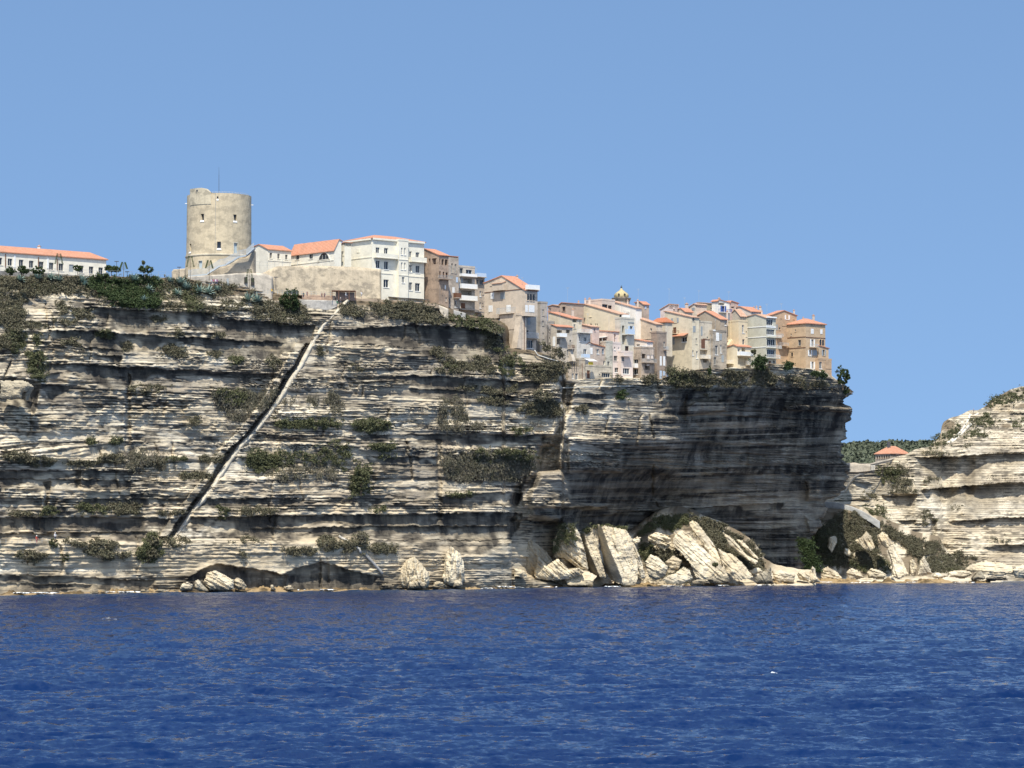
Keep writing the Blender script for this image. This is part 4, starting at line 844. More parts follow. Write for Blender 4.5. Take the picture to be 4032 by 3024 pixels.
house('D', 'gable_house', 'small grey-brown gable with a sunlit edge below the white house', 785, 870, 895, 535, 620, 9, (.47, .42, .34), ('gableL', (815, 468), 500), [], dirt=.5, tile=M_TILE_OLD)
house('D', 'ochre_house', 'ochre gabled house with open shutters and thin red roof behind the grey-green block', 1150, 1220, 1486, 525, 1000, 12, (.50, .37, .25), ('gableR', (1345, 480), 535),
      [('R', 1305, 525, 1322, 560, 'w:brown'), ('R', 1368, 528, 1394, 575, 'so:white'), ('R', 1443, 535, 1460, 572, 'w:brown'), ('R', 1290, 662, 1308, 690, 'w'), ('R', 1262, 630, 1276, 690, 's:grey'), ('R', 1275, 830, 1370, 862, 'b'), ('R', 1325, 640, 1378, 648, 'x'), ('R', 1255, 732, 1310, 765, 'b')], dirt=.4)
house('D', 'red_roof_house', 'squat cream house with an old dark red hipped tile roof', -95, 55, 130, 600, 800, 8, (.62, .56, .45), ('hip', (0, 0), 1.2), [('L', -40, 780, -15, 800, 'w')], dirt=.3, tile=M_TILE_RED)
house('D', 'cream_gable_house', 'broad cream gabled house with brown balcony door and small orange lean-to roof', 48, 345, 425, 552, 965, 3, (.66, .60, .46), ('gableL', (60, 488), 492),
      [('L', 140, 560, 180, 610, 'so:grey'), ('L', 137, 660, 173, 730, 'd:brown'), ('L', 135, 697, 205, 730, 'b:brown'), ('L', 112, 768, 155, 848, 's:grey'), ('L', 108, 565, 118, 605, 'w'), ('L', 135, 728, 305, 762, 'sh'), ('L', 232, 765, 290, 820, 'w:white'), ('L', 70, 890, 97, 945, 'so:grey'),
       ('R', 350, 560, 374, 592, 'w:grey'), ('R', 355, 645, 382, 712, 's:grey'), ('R', 385, 780, 400, 840, 'w'), ('R', 348, 910, 364, 965, 'w:white'), ('R', 390, 920, 408, 1000, 'w:white')], dirt=.3, tile=M_TILE_OLD)
house('D', 'slim_house', 'slim cream house with a brown-framed loggia and railed balcony on the cliff edge', 418, 430, 562, 600, 1010, 3, (.60, .54, .43), ('flat',),
      [('R', 440, 650, 458, 748, 's:grey'), ('R', 445, 790, 485, 888, 's:brown'), ('R', 508, 762, 522, 785, 'w'), ('R', 460, 785, 550, 795, 'x:brown'), ('R', 430, 905, 515, 965, 'o'), ('R', 432, 962, 520, 1000, 'b:white'), ('R', 465, 1000, 510, 1045, 'o')], dirt=.4)
house('D', 'grey_gable_house', 'big grey-brown gabled house with stepped orange roof in the middle of the second huddle', 415, 652, 728, 572, 1085, 4, (.43, .37, .29), ('gableL', (492, 484), 530),
      [('R', 700, 583, 718, 640, 'w:white'), ('L', 485, 685, 600, 700, 'x:white'), ('R', 665, 725, 690, 770, 's:grey'), ('R', 690, 820, 700, 850, 'w')], dirt=.5)
house('D', 'ruin_house', 'tall grey stained house with hanging white cloth and narrow windows', 565, 572, 720, 700, 1080, 1, (.40, .36, .30), ('flat',),
      [('R', 596, 858, 627, 960, 'w:white'), ('R', 652, 850, 668, 940, 'w:white'), ('R', 606, 718, 638, 808, 's:white'), ('R', 645, 730, 668, 800, 's:grey'), ('R', 665, 965, 690, 1040, 's:grey'), ('R', 583, 985, 610, 1070, 'w'), ('R', 572, 690, 600, 700, 'x:white')], dirt=.9)
house('D', 'cream_tower_house', 'tall two-tone house, cream on one side and white on the other, with a drainpipe', 728, 853, 950, 592, 880, 2, (.68, .58, .40), ('flat',),
      [('R', 890, 635, 913, 722, 'w:white'), ('R', 893, 790, 918, 848, 'w'), ('R', 932, 700, 942, 760, 'w'), ('L', 762, 590, 768, 800, 'pipe'), ('L', 745, 790, 785, 860, 'but')], dirt=.1)
house('D', 'cream_extension', 'cream lower extension with solid white balcony over an open loggia at the cliff edge', 722, 836, 985, 868, 1075, -1, (.70, .63, .48), ('gableL', (800, 852), 880),
      [('R', 843, 895, 867, 925, 'w:white'), ('R', 885, 887, 925, 930, 'o'), ('R', 838, 928, 985, 970, 'B:white'), ('R', 845, 985, 960, 1068, 'o'), ('L', 725, 1020, 800, 1055, 'b:white'), ('R', 925, 1030, 985, 1070, 'b:white')], dirt=.15)
house('D', 'grey_green_block', 'grey-green five-storey block with white window bands and a blank left wall', 892, 1150, 1258, 558, 1095, 0, (.53, .53, .45), ('gableL', (1040, 520), 560),
      [('L', 900, 655, 1150, 664, 'x:white'), ('L', 900, 766, 1150, 775, 'x:white'), ('L', 900, 877, 1150, 886, 'x:white'), ('R', 1156, 575, 1225, 640, 'g:white'), ('R', 1156, 682, 1245, 745, 'g:white'), ('R', 1160, 790, 1250, 872, 'g:white'), ('R', 1160, 905, 1245, 985, 'g:pblue'),
       ('R', 1152, 545, 1256, 560, 'cor:white'), ('R', 1152, 650, 1256, 664, 'x:white'), ('R', 1152, 745, 1290, 770, 'b:white'), ('R', 1152, 860, 1290, 885, 'b:white'), ('R', 1152, 960, 1275, 996, 'b:white'), ('R', 1178, 1025, 1207, 1092, 'd:brown'), ('R', 1160, 1060, 1270, 1098, 'b:white'), ('R', 1225, 1020, 1250, 1060, 'w')], dirt=.15, tile=M_TILE_OLD)
TN = (.52, .40, .27)
house('D', 'tan_corner_house', 'tan four-storey house with round attic holes and orange hipped roof, last on the point', 1380, 1583, 1797, 612, 1100, 2, TN, ('hip', (0, 0), 1.5),
      [('L', 1380, 766, 1583, 773, 'x:brown'), ('R', 1583, 770, 1797, 777, 'x:brown'), ('L', 1380, 882, 1583, 889, 'x:brown'), ('L', 1500, 797, 1530, 860, 'w:grey'), ('L', 1465, 683, 1478, 708, 'w'), ('L', 1418, 728, 1430, 755, 'w'), ('L', 1423, 625, 1437, 642, 'w'), ('L', 1506, 620, 1520, 637, 'w'),
       ('L', 1427, 932, 1447, 975, 'a'), ('L', 1410, 918, 1455, 925, 'x'), ('R', 1646, 620, 1660, 636, 'w'), ('R', 1743, 624, 1757, 640, 'w'), ('R', 1638, 676, 1668, 730, 's:white'), ('R', 1740, 682, 1765, 733, 's:white'), ('R', 1643, 792, 1668, 872, 'so:white'), ('R', 1618, 845, 1695, 878, 'b'),
       ('R', 1730, 792, 1752, 858, 'a'), ('R', 1758, 794, 1780, 859, 'a'), ('R', 1618, 908, 1640, 970, 'so:white'), ('R', 1660, 910, 1705, 968, 's:grey'), ('R', 1645, 1035, 1670, 1112, 'so:white')], dirt=.3)
house('D', 'tan_annex', 'small tan annex with orange roof on the right side of the last house', 1712, 1722, 1832, 888, 1105, 1.2, TN, ('gableR', (1725, 862), 892), [('R', 1768, 905, 1790, 970, 'so:grey'), ('R', 1725, 1002, 1832, 1010, 'x')], dirt=.25)
house('D', 'tan_terrace_room', 'lowest tan room with a dark double door at the outer foot of the last house', 1715, 1722, 1865, 1008, 1118, 0.2, (.50, .37, .25), ('flat',), [('R', 1730, 1035, 1762, 1112, 'w:white'), ('R', 1800, 1020, 1860, 1112, 'x')], dirt=.4)
for (f, x, y0, y1, wd, D, lb) in (('C', 1255, 495, 530, 18, 755, 'left of the two pale chimneys on the pale penthouse roof'), ('C', 1303, 490, 520, 24, 755, 'right of the two pale chimneys on the pale penthouse roof'), ('C', 1183, 520, 545, 18, 752, 'little chimney on the brown-grey back house'),
    ('C', 515, 245, 270, 22, 735, 'whitish chimney on the ridge of the big beige gabled house'), ('C', 1122, 610, 690, 24, 742, 'slim cream chimney stack in front of the big plain cream gable'), ('C', 1828, 508, 540, 18, 760, 'chimney on the orange roof right of the dome'), ('C', 1718, 510, 545, 16, 758, 'chimney just under the domed belfry'),
    ('D', 288, 410, 500, 34, 775, 'broad cream chimney on the skyline of the second huddle'), ('D', 1018, 445, 475, 16, 795, 'left of the three small chimneys on the long orange roof'), ('D', 1048, 440, 480, 16, 796, 'middle of the three small chimneys on the long orange roof'), ('D', 1087, 442, 490, 24, 797, 'right, thicker of the three small chimneys on the long orange roof'),
    ('D', 1455, 480, 520, 18, 800, 'dark chimney at the right end of the ochre house roof'), ('D', 1667, 535, 580, 26, 802, 'pale chimney on the hipped roof of the last tan house'), ('D', 1555, 560, 590, 16, 795, 'thin chimney at the left of the hipped roof of the last tan house'), ('D', 640, 350, 375, 26, 795, 'squat chimney on the white house with blue shutters'),
    ('D', 728, 490, 600, 20, 772, 'tall narrow stack beside the stepped orange roof'), ('D', 1105, 485, 530, 14, 780, 'thin stack on the grey-green block')):
    chimney(f, x, y0, y1, wd, D, lb)
# belfry dome
def dome():
    D = 790.0; bx, by = fr('C', 1650, 525); c = V(bx, by, D); k = D / FP / 2.765
    o = thing('belfry', 'domed church belfry with yellow onion cap rising behind the white gable', 'belfry', c - Vector((0, 0, 6)))
    m = MB(); m.lathe(c - Vector((0, 0, 6)), [(95 * k, 0), (95 * k, 6.0), (112 * k, 6 + 35 * k), (114 * k, 6 + 44 * k), (80 * k, 6 + 48 * k), (78 * k, 6 + 60 * k)], 8, R(22.5), R(382.5)); m.build('drum', plaster((.33, .27, .21), .5), o, o.location)
    d = MB(); prof = [(74, 54), (77, 66), (76, 78), (70, 90), (58, 102), (42, 114), (26, 126), (15, 138), (8, 150), (3, 158)]
    n = 40; pr = [(r * k, z * k) for r, z in prof]; b0 = len(d.v)
    for (r, z) in pr:
        for i in range(n):
            t = 2 * math.pi * i / n; rr = r * (1 + .05 * abs(math.cos(4 * t))); d.v.append((c.x + rr * math.cos(t), c.y + rr * math.sin(t), c.z + z))
    for j in range(len(pr) - 1):
        for i in range(n): d.f.append((j * n + i, j * n + (i + 1) % n, (j + 1) * n + (i + 1) % n, (j + 1) * n + i))
    d.build('dome', plaster((.52, .43, .24), .5), o, o.location, True)
    for a in (-.45, .5):
        w_ = MB(); p = c + Vector((math.sin(a) * 70 * k, -math.cos(a) * 76 * k, 72 * k)); w_.lathe(p - Vector((0, .15, 0)), [(12 * k, 0), (9 * k, 14 * k), (1 * k, 20 * k)], 8); w_.build('dormer', M_DARK, o, o.location)
    f_ = MB(); f_.tube(c + Vector((0, 0, 156 * k)), c + Vector((0, 0, 186 * k)), .07, .04); f_.cbox(c + Vector((0, 0, 176 * k)), .5, .06, .06); f_.lathe(c + Vector((0, 0, 152 * k)), [(.02, 0), (.25, .2), (.25, .35), (.02, .5)], 8); f_.build('finial', M_DKMETAL, o, o.location)
dome()
# white awning cloth and the yellow sign-like screen on the cliff edge
def yellow():
    F = Face(tuple(V(*fr('C', 1245, 1180), rowD(2300) - 3)[:2]), (math.cos(R(45)), math.sin(R(45))), (math.sin(R(45)), -math.cos(R(45))))
    for (x0, y0, x1, y1, m_, nm, lb) in ((1252, 1178, 1300, 1208, flat((.85, .58, .05), .6), 'yellow_screen', 'bright yellow cloth screen on the terrace rail under a white sunshade'), (1245, 1143, 1338, 1175, M_WHITE, 'sunshade', 'white sunshade sheet over the terrace above the yellow screen')):
        r = F.rect(*fr('C', x0, y0), *fr('C', x1, y1)); mb = MB()
        if nm == 'sunshade': mb.box(F.P(r[0], r[3], 0), Vector((F.d[0], F.d[1], 0)) * (r[1] - r[0]), Vector((F.n[0] * 1.6, F.n[1] * 1.6, -(r[3] - r[2]) * .8)), Vector((0, 0, .05)))
        else: F.bx(mb, r[0], r[1], r[2], r[3], 1.2, 1.26)
        tag(mb.build(nm, m_, None, F.P(r[0], r[2])), lb, 'awning')
yellow()
# ------------------------------------------------------------------ tower, rampart, walls, stairs
DOFF = {'huge': 3.5, 'rough': 1.5, 'short': 4.0, 'long': 0.5}
def strip_wall(name, label, cat, f, top, bot, Ds, thick, mat, step=10.0, batter=0.0, cap=None, rough=0.12, kind=None):
    """a wall whose outline runs along polylines top/bot (frame px), depth interpolated; real thickness behind"""
    top = frl(f, top); bot = frl(f, bot); x0, x1 = top[0][0], top[-1][0]; n = max(2, int(abs(x1 - x0) / step)); xs = np.linspace(x0, x1, n + 1); rows = 9
    yt = np.interp(xs, [p[0] for p in top], [p[1] for p in top]); yb = np.interp(xs, [p[0] for p in bot], [p[1] for p in bot])
    D = np.interp(xs, *(zip(*[(fr(f, a, 0)[0], d) for a, d in Ds])))
    if f in 'AB' and not label.startswith('rough'):
        yy = np.maximum(yb, pl(YTOP, xs) + 6); dd = cliff.depth(xs, yy + 2); dd = np.convolve(np.pad(dd, 12, 'edge'), np.ones(25) / 25, 'valid'); D = dd + DOFF.get(label.split(' ')[0], 0.3) + (yy - yb) * .03
    v = (np.arange(rows) / (rows - 1))[:, None]; Y = yt[None] + (yb - yt)[None] * v; X = np.broadcast_to(xs[None], Y.shape)
    Dm = D[None] - batter * v + rough * fbm(X / 12, Y / 9, 401, 3)
    P = np.stack(at(X, Y, Dm), -1); zc = P[0].copy(); B = zc.copy(); B[:, 1] += thick; lowb = P[-1].copy(); lowb[:, 1] += thick; lowb[:, 2] -= .5
    P = np.concatenate([lowb[None] * 1.0, B[None], P], 0)[..., :]
    # order: back low, back top, front rows
    Rr, Cc = P.shape[:2]; idx = np.arange(Rr * Cc).reshape(Rr, Cc); q = np.stack([idx[:-1, :-1], idx[1:, :-1], idx[1:, 1:], idx[:-1, 1:]], -1).reshape(-1, 4)
    caps = []
    for c in (0, Cc - 1):
        for r in range(2, Rr - 1): caps.append([idx[r, c], idx[r + 1, c], idx[0, c], idx[1, c]])
    q = np.concatenate([q, np.array(caps)], 0); org = P[2, 0].copy()
    me = raw_mesh(name, P.reshape(-1, 3) - org, q, mat); o = link(name, me, None, org)
    return tag(o, label, cat, None, kind)
STONE = plaster((.50, .42, .31), .75); STONE_L = plaster((.58, .51, .41), .6); STONE_G = plaster((.30, .28, .25), .6); CONC = plaster((.50, .50, .48), .45)
M_RED = plaster((.46, .33, .24), .5)
# tower
TD = 684.0; tk = TD / FP / 2.212
tc = V(*fr('A', 1906, 1080), TD); RT = 284 * tk
def tower():
    H = lambda y: float(at(*fr('A', 1906, y), TD)[2]) - tc.z
    o = thing('stone_tower', 'massive round tan tower with slanted windows and a thin mast on top', 'tower', tc - Vector((0, 0, 4)))
    prof = [(RT * 1.06, -4), (RT * 1.05, H(1080)), (RT * 1.012, H(915)), (RT * 1.0, H(880)), (RT * .992, H(700)), (RT * .985, H(395)), (RT * .985, H(388)), (RT * .87, H(388)), (RT * .87, H(400))]
    wins = [(1768, 563, 1798, 618, .35), (2053, 566, 2082, 620, .35), (1662, 813, 1682, 880, .4), (1917, 805, 1950, 862, 0), (1912, 415, 1926, 436, .1)]
    doors = [(2058, 812, 2088, 900), (1758, 968, 1790, 1030), (2012, 972, 2068, 1045)]
    def ang(x): return math.asin(max(-1, min(1, (x - 1906) / 284.)))
    n = 160; m = MB(); zs = [H(y) for y in range(1080, 380, -12)]
    rz = lambda z: float(np.interp(z, [p[1] for p in prof[:7]], [p[0] for p in prof[:7]]))
    # grid shell with window openings recessed
    A = [-math.pi + 2 * math.pi * i / n for i in range(n)]
    zr = [-4.0] + zs + [H(388)]
    ops = [(ang(a), ang(c), H(d), H(b)) for a, b, c, d, e in wins] + [(ang(a), ang(c), H(d), H(b)) for a, b, c, d in doors]
    aset = sorted(set(A + [x for o_ in ops for x in o_[:2]])); zset = sorted(set(zr + [x for o_ in ops for x in o_[2:]]))
    def pt(a, z, dr=0.0):
        r = rz(z) + dr + 0.035 * float(fbm(np.array(a * 14), np.array(z / .9), 411, 2)); return Vector((tc.x + r * math.sin(a), tc.y - r * math.cos(a), tc.z + z))
    def inside(a, z): return any(o_[0] < a < o_[1] and o_[2] < z < o_[3] for o_ in ops)
    for j in range(len(zset) - 1):
        for i in range(len(aset)):
            a0 = aset[i]; a1 = aset[(i + 1) % len(aset)]; a1 = a1 + 2 * math.pi if a1 < a0 else a1
            if inside((a0 + a1) / 2, (zset[j] + zset[j + 1]) / 2): continue
            m.quad(pt(a0, zset[j]), pt(a1, zset[j]), pt(a1, zset[j + 1]), pt(a0, zset[j + 1]))
    for a0, a1, z0, z1 in ops:
        for (p, q) in (((a0, z0), (a1, z0)), ((a1, z0), (a1, z1)), ((a1, z1), (a0, z1)), ((a0, z1), (a0, z0))):
            m.quad(pt(*p), pt(*q), pt(*q, -.45), pt(*p, -.45))
    m.lathe((tc.x, tc.y, tc.z), [(RT * .985, H(388)), (RT * .88, H(388)), (RT * .88, H(408)), (0.1, H(408))], 64)
    m.build('wall', plaster((.60, .50, .34), .5), o, o.location)
    for (a, b, c, d, sk) in wins:
        w_ = MB(); a0, a1, z0, z1 = ang(a), ang(c), H(d), H(b); w_.quad(pt(a0, z0, -.44), pt(a1, z0, -.44), pt(a1, z1, -.44), pt(a0, z1, -.44)); wo = w_.build('window', M_GLASS, o, o.location)
        if sk: q = MB(); q.quad(pt(a0, z0, .01), pt(a0 + (a1 - a0) * sk, z0, .01), pt(a0 + .002, z1, .01)); q.quad(pt(a0 + (a1 - a0) * sk, z0, .01), pt(a0 + (a1 - a0) * sk, z0, -.4), pt(a0 + .002, z1, -.4), pt(a0 + .002, z1, .01)); q.build('splay', plaster((.60, .50, .34), .5), wo, o.location)
        s = MB(); am = (a1 - a0) * .1; s.quad(pt(a0 - am, z0 - .38, .12), pt(a1 + am, z0 - .38, .12), pt(a1, z0, .03), pt(a0, z0, .03)); s.quad(pt(a0 - am, z0 - .38, .12), pt(a1 + am, z0 - .38, .12), pt(a1, z0 - .42, 0), pt(a0, z0 - .42, 0)); s.build('sill', M_WHITE, wo, o.location)
    for (a, b, c, d) in doors:
        w_ = MB(); a0, a1, z0, z1 = ang(a), ang(c), H(d), H(b); w_.quad(pt(a0, z0, -.3), pt(a1, z0, -.3), pt(a1, z1, -.3), pt(a0, z1, -.3)); w_.build('door', flat((.38, .45, .48), .6), o, o.location)
        fx = MB()
        for (t0, t1, u0, u1) in ((a0 - .018, a0, z0, z1 + .15), (a1, a1 + .018, z0, z1 + .15), (a0, a1, z1, z1 + .15)): fx.quad(pt(t0, u0, .05), pt(t1, u0, .05), pt(t1, u1, .05), pt(t0, u1, .05))
        fx.build('door_frame', plaster((.62, .58, .48), .2), o, o.location)
    c = MB(); z = H(914); c.lathe((tc.x, tc.y, tc.z), [(RT, z - .25), (RT * 1.035, z - .16), (RT * 1.035, z + .1), (RT, z + .22)], 96); c.build('string_course', plaster((.60, .53, .40), .4), o, o.location)
    t = MB(); zt = H(338); z0 = H(395); rr = RT * .99    # raised stair turret on the left of the top
    a0, a1 = ang(1668), ang(1862)
    N = 16
    for i in range(N):
        b0 = a0 + (a1 - a0) * i / N; b1 = a0 + (a1 - a0) * (i + 1) / N
        def hz(k): 
            u = k / N; return zt if u < .62 else zt + (H(380) - zt) * sm((u - .62) / .38)
        h0, h1 = float(hz(i)), float(hz(i + 1))
        P_ = lambda a, z, r: Vector((tc.x + r * math.sin(a), tc.y - r * math.cos(a), tc.z + z))
        t.quad(P_(b0, z0 - 2.2, rr * 1.012), P_(b1, z0 - 2.2, rr * 1.012), P_(b1, h1, rr * 1.02), P_(b0, h0, rr * 1.02)); t.quad(P_(b0, h0, rr * 1.02), P_(b1, h1, rr * 1.02), P_(b1, h1, rr * .72), P_(b0, h0, rr * .72)); t.quad(P_(b1, z0, rr * .72), P_(b0, z0, rr * .72), P_(b0, h0, rr * .72), P_(b1, h1, rr * .72))
    for (b, h) in ((a0, zt), (a1, H(380))): t.quad(P_(b, z0 - 2.2, rr), P_(b, z0 - 2.2, rr * 1.012), P_(b, h, rr * 1.02), P_(b, h, rr * .72), P_(b, z0, rr * .72))
    t.build('stair_turret', plaster((.60, .52, .37), .7), o, o.location)
    hb = MB(); p = V(*fr('A', 1740, 334), TD - RT * .75); hb.cbox(p, 1.5, 1.2, .28); hb.cbox(p + Vector((0, 0, .2)), 1.0, .8, .14); hb.build('hatch', M_DKMETAL, o, o.location)
    ms = MB(); p0 = V(*fr('A', 1907, 400), TD - RT * .5); p1 = V(*fr('A', 1907, 128), TD - RT * .5); pm = p0.lerp(p1, .75); ms.tube(p0, pm, .055, .045); ms.tube(pm, p1, .035, .02); ms.build('mast', M_DKMETAL, o, o.location)
    rl = MB(); last = None
    for i in range(15):
        a = ang(1870) + (ang(2188) - ang(1870)) * i / 14; b = P_(a, H(388), rr * .93); e = b + Vector((0, 0, .45)); rl.tube(b, e, .03)
        if last: rl.tube(last, e, .025)
        last = e
    rl.build('railing', M_METAL, o, o.location)
    cb = MB(); 
    for k in range(8): cb.tube(pt(-.02, H(388 + k * 64), .05), pt(-.02, H(388 + (k + 1) * 64), .05), .03)
    cb.build('cable', M_GREYSH, o, o.location)
    for x, y in ((1622, 452), (2192, 458)):
        lp = MB(); a = ang(x if x > 1900 else 1628); b = pt(a, H(y)); lp.cbox(b + Vector((.25 if x > 1900 else -.25, 0, 0)), .5, .2, .14); lp.build('floodlight', M_WHITE, o, o.location)
tower()
# metal stair around the foot of the tower
def metal_stair():
    pts = [(1640, 1076), (1800, 1056), (1910, 985), (1962, 975), (2080, 905), (2142, 893), (2212, 832)]
    dd = [TD - RT - 1.6, TD - RT - 2.6, TD - RT - 2.8, TD - RT - 2.6, TD - RT - 1.6, TD - RT - .8, TD - RT * .8, TD - RT * .75, TD - RT * .68]
    P = [V(*fr('A', *p), d) for p, d in zip(pts, dd)]; org = P[0].copy()
    o = thing('metal_stair', 'grey metal outdoor stair with close railing climbing round the foot of the tower', 'stair', org)
    fl = MB(); rl = MB(); tr = MB()
    for i in range(len(P) - 1):
        a, b = P[i], P[i + 1]; d = b - a; back = Vector((.25, 1.3, 0)); fl.box(a - Vector((0, 0, .12)), d, back, Vector((0, 0, .12)))
        fl.box(a - Vector((0, .06, .34)), d, Vector((0, .06, 0)), Vector((0, 0, .30)))
        n = max(2, int(d.length / .26)); h = Vector((0, 0, 1.25))
        for k in range(n): p = a + d * (k / n); rl.box(p, Vector((.10, 0, .0)), Vector((0, .04, 0)), h)
        rl.box(a + h, d, Vector((0, .06, 0)), Vector((0, 0, .07)))
        if d.z > .5 and i < 6:
            for k in range(int(d.z / .17)): tr.box(a + d * (k * .17 / d.z), Vector((.3, 0, 0)), back, Vector((0, 0, .17)))
    fl.build('stringer', M_METAL, o, org); rl.build('railing', M_METAL, o, org); tr.build('tread', M_METAL, o, org)
metal_stair()
strip_wall('stair_wall', 'rough tan supporting wall under the metal stair right of the tower foot', 'wall', 'A', [(1812, 1062), (1915, 1002), (1965, 995), (2085, 925), (2145, 915), (2215, 850)], [(1812, 1100), (2215, 1100)], [(1812, TD - RT - .6), (2050, TD - RT - .2), (2215, TD - RT * .72)], 4, plaster((.47, .40, .30), .7), 8)
strip_wall('ruined_wall', 'short broken tan wall stub left of the tower foot', 'wall', 'A', [(1495, 1042), (1502, 1020), (1550, 1016), (1600, 1012), (1612, 1010)], [(1495, 1110), (1612, 1110)], [(1495, 660), (1612, 660)], 1.2, STONE, 6)
strip_wall('terrace_wall', 'long low tan terrace wall under the tower with a small doorway', 'wall', 'A', [(1515, 1100), (1640, 1082), (1800, 1072), (2030, 1056), (2060, 1052), (2300, 1052), (2370, 1080)], [(1515, 1150), (1800, 1165), (2030, 1172), (2370, 1280)], [(1515, 654), (2030, 655), (2370, 662)], 2.5, STONE_L, 8)
strip_wall('stair_parapet', 'cream sloping ramp parapet in front of the terrace wall under the tower', 'wall', 'A', [(2035, 1095), (2060, 1115), (2110, 1155)], [(2035, 1165), (2060, 1160), (2110, 1172)], [(2035, 652), (2110, 652)], .5, STONE_L, 5)
def TWD(px, py):
    dg = bpy.context.evaluated_depsgraph_get(); dg.update(); d = (V(px, py, 1000) - Vector((0, 0, CAMH))).normalized()
    h = scene.ray_cast(dg, Vector((0, 0, CAMH)), d, distance=900); return h[1].y - .12 if h[0] else 660
for (x0, y0, x1, y1, lb) in ((1973, 1098, 1992, 1160, 'narrow'), ):
    F = Face(tuple(V(*fr('A', x0, y1), TWD(*fr('A', x0, y1)))[:2]), (1, 0), (0, -1)); r = F.rect(*fr('A', x0, y0), *fr('A', x1, y1)); m = MB(); F.bx(m, r[0], r[1], r[2], r[3], 0, .08); tag(m.build('door', M_GREYSH, None, F.P(r[0], r[2])), 'narrow grey door set in the low terrace wall under the tower', 'door')
for i, (x0, y0, x1, y1) in enumerate(((140, 648, 160, 695), (198, 655, 220, 712))):
    F = Face(tuple(V(*fr('B', x0, y1), TWD(*fr('B', x0, y1)))[:2]), (1, 0), (0, -1)); r = F.rect(*fr('B', x0, y0), *fr('B', x1, y1)); m = MB(); F.bx(m, r[0] - .1, r[1] + .1, r[2] - .1, r[3] + .1, 0, .05); F.bx(m, r[0], r[1], r[2], r[3], .05, .08)
    o = tag(m.build('window', M_DARK, None, F.P(r[0], r[2])), ('left' if i == 0 else 'right, taller') + ' of the two dark openings in the wall below the tower stair', 'window')
# rampart
print('DBG', [(x, float(cliff.depth(x, pl(YTOP, x) + 8))) for x in (0, 400, 860, 1035, 1200, 1356, 1500, 1700, 1850, 2000, 2300, 2600, 3000, 3300)])
RP = strip_wall('rampart', 'huge weathered tan stone rampart below the cream building, with crumbling plaster', 'rampart', 'B', [(205, 598), (290, 612), (370, 572), (420, 550), (600, 547), (790, 545), (1000, 552), (1190, 562), (1325, 574)],
           [(205, 800), (290, 800), (600, 800), (1000, 822), (1100, 830), (1345, 832)], [(205, 668), (300, 664), (600, 668), (900, 679), (1100, 689), (1325, 702)], 3, plaster((.54, .45, .32), .8), 8, 1.6, rough=.25)
strip_wall('retaining_wall', 'pale streaked retaining wall under the terrace left of the long stair top', 'wall', 'B', [(615, 838), (720, 842), (940, 848), (945, 862)], [(615, 880), (700, 945), (880, 930), (945, 900)], [(615, 660), (945, 676)], 3, plaster((.50, .47, .42), .7), 6)
strip_wall('terrace_parapet', 'reddish terrace parapet with people leaning beside the dark shelter', 'wall', 'B', [(640, 796), (740, 800), (850, 803), (930, 806)], [(640, 840), (940, 850)], [(640, 659.5), (930, 675.5)], .3, M_RED, 6)
strip_wall('scarp_wall', 'long low reddish-brown wall at the foot of the tall white block', 'wall', 'B', [(1045, 822), (1200, 832), (1400, 842), (1560, 852), (1700, 868), (1830, 885)], [(1045, 850), (1200, 862), (1400, 866), (1560, 880), (1700, 900), (1830, 915)], [(1045, 686), (1830, 716)], 2, plaster((.42, .33, .24), .6), 8)
strip_wall('buttress_wall', 'pale sloping wall end running down beside the brown scrub patch', 'wall', 'B', [(1822, 885), (1870, 902), (1914, 920)], [(1822, 900), (1850, 960), (1914, 1040)], [(1822, 708), (1914, 709)], 1.5, STONE_L, 5)
strip_wall('grey_block_wall', 'small grey block wall under the dark awning of the apartment house', 'wall', 'B', [(1960, 930), (2065, 958)], [(1960, 990), (2065, 1022)], [(1960, 714), (2065, 718)], 1.5, plaster((.5, .48, .44), .4), 5)
strip_wall('boundary_wall', 'low grey garden wall below the long low building on the left', 'wall', 'A', [(-300, 1012), (0, 1030), (420, 1050), (700, 1072), (800, 1080)], [(-300, 1075), (0, 1078), (420, 1086), (800, 1092)], [(-300, 618), (0, 632), (800, 648)], .4, STONE_G, 12)
def shelter():
    D = 684.0; a = V(*fr('B', 898, 765), D); b = V(*fr('B', 1105, 768), D + 3); z = float(at(*fr('B', 1000, 825), D)[2]); o = thing('shelter', 'dark flat-roofed wooden shelter at the head of the long stair', 'shelter', Vector((a.x, a.y, z)))
    m = MB(); m.box(a, b - a, Vector((0, 2.5, 0)), Vector((0, 0, .18))); m.build('roof', M_BROWN, o, o.location)
    for x in (0, .28, .72, .985):
        p = a.lerp(b, x); q = MB(); q.box((p.x, p.y + .05, z - .3), (.16, 0, 0), (0, .16, 0), (0, 0, p.z - z + .3)); q.build('post', M_BROWN, o, o.location)
    q = MB(); p = a.lerp(b, .15); q.box((p.x, p.y + 2.2, z - .3), ((b.x - a.x) * .8, 1.5, 0), (0, .2, 0), (0, 0, a.z - z + .3)); q.build('back_wall', plaster((.35, .24, .18), .5), o, o.location)
shelter()
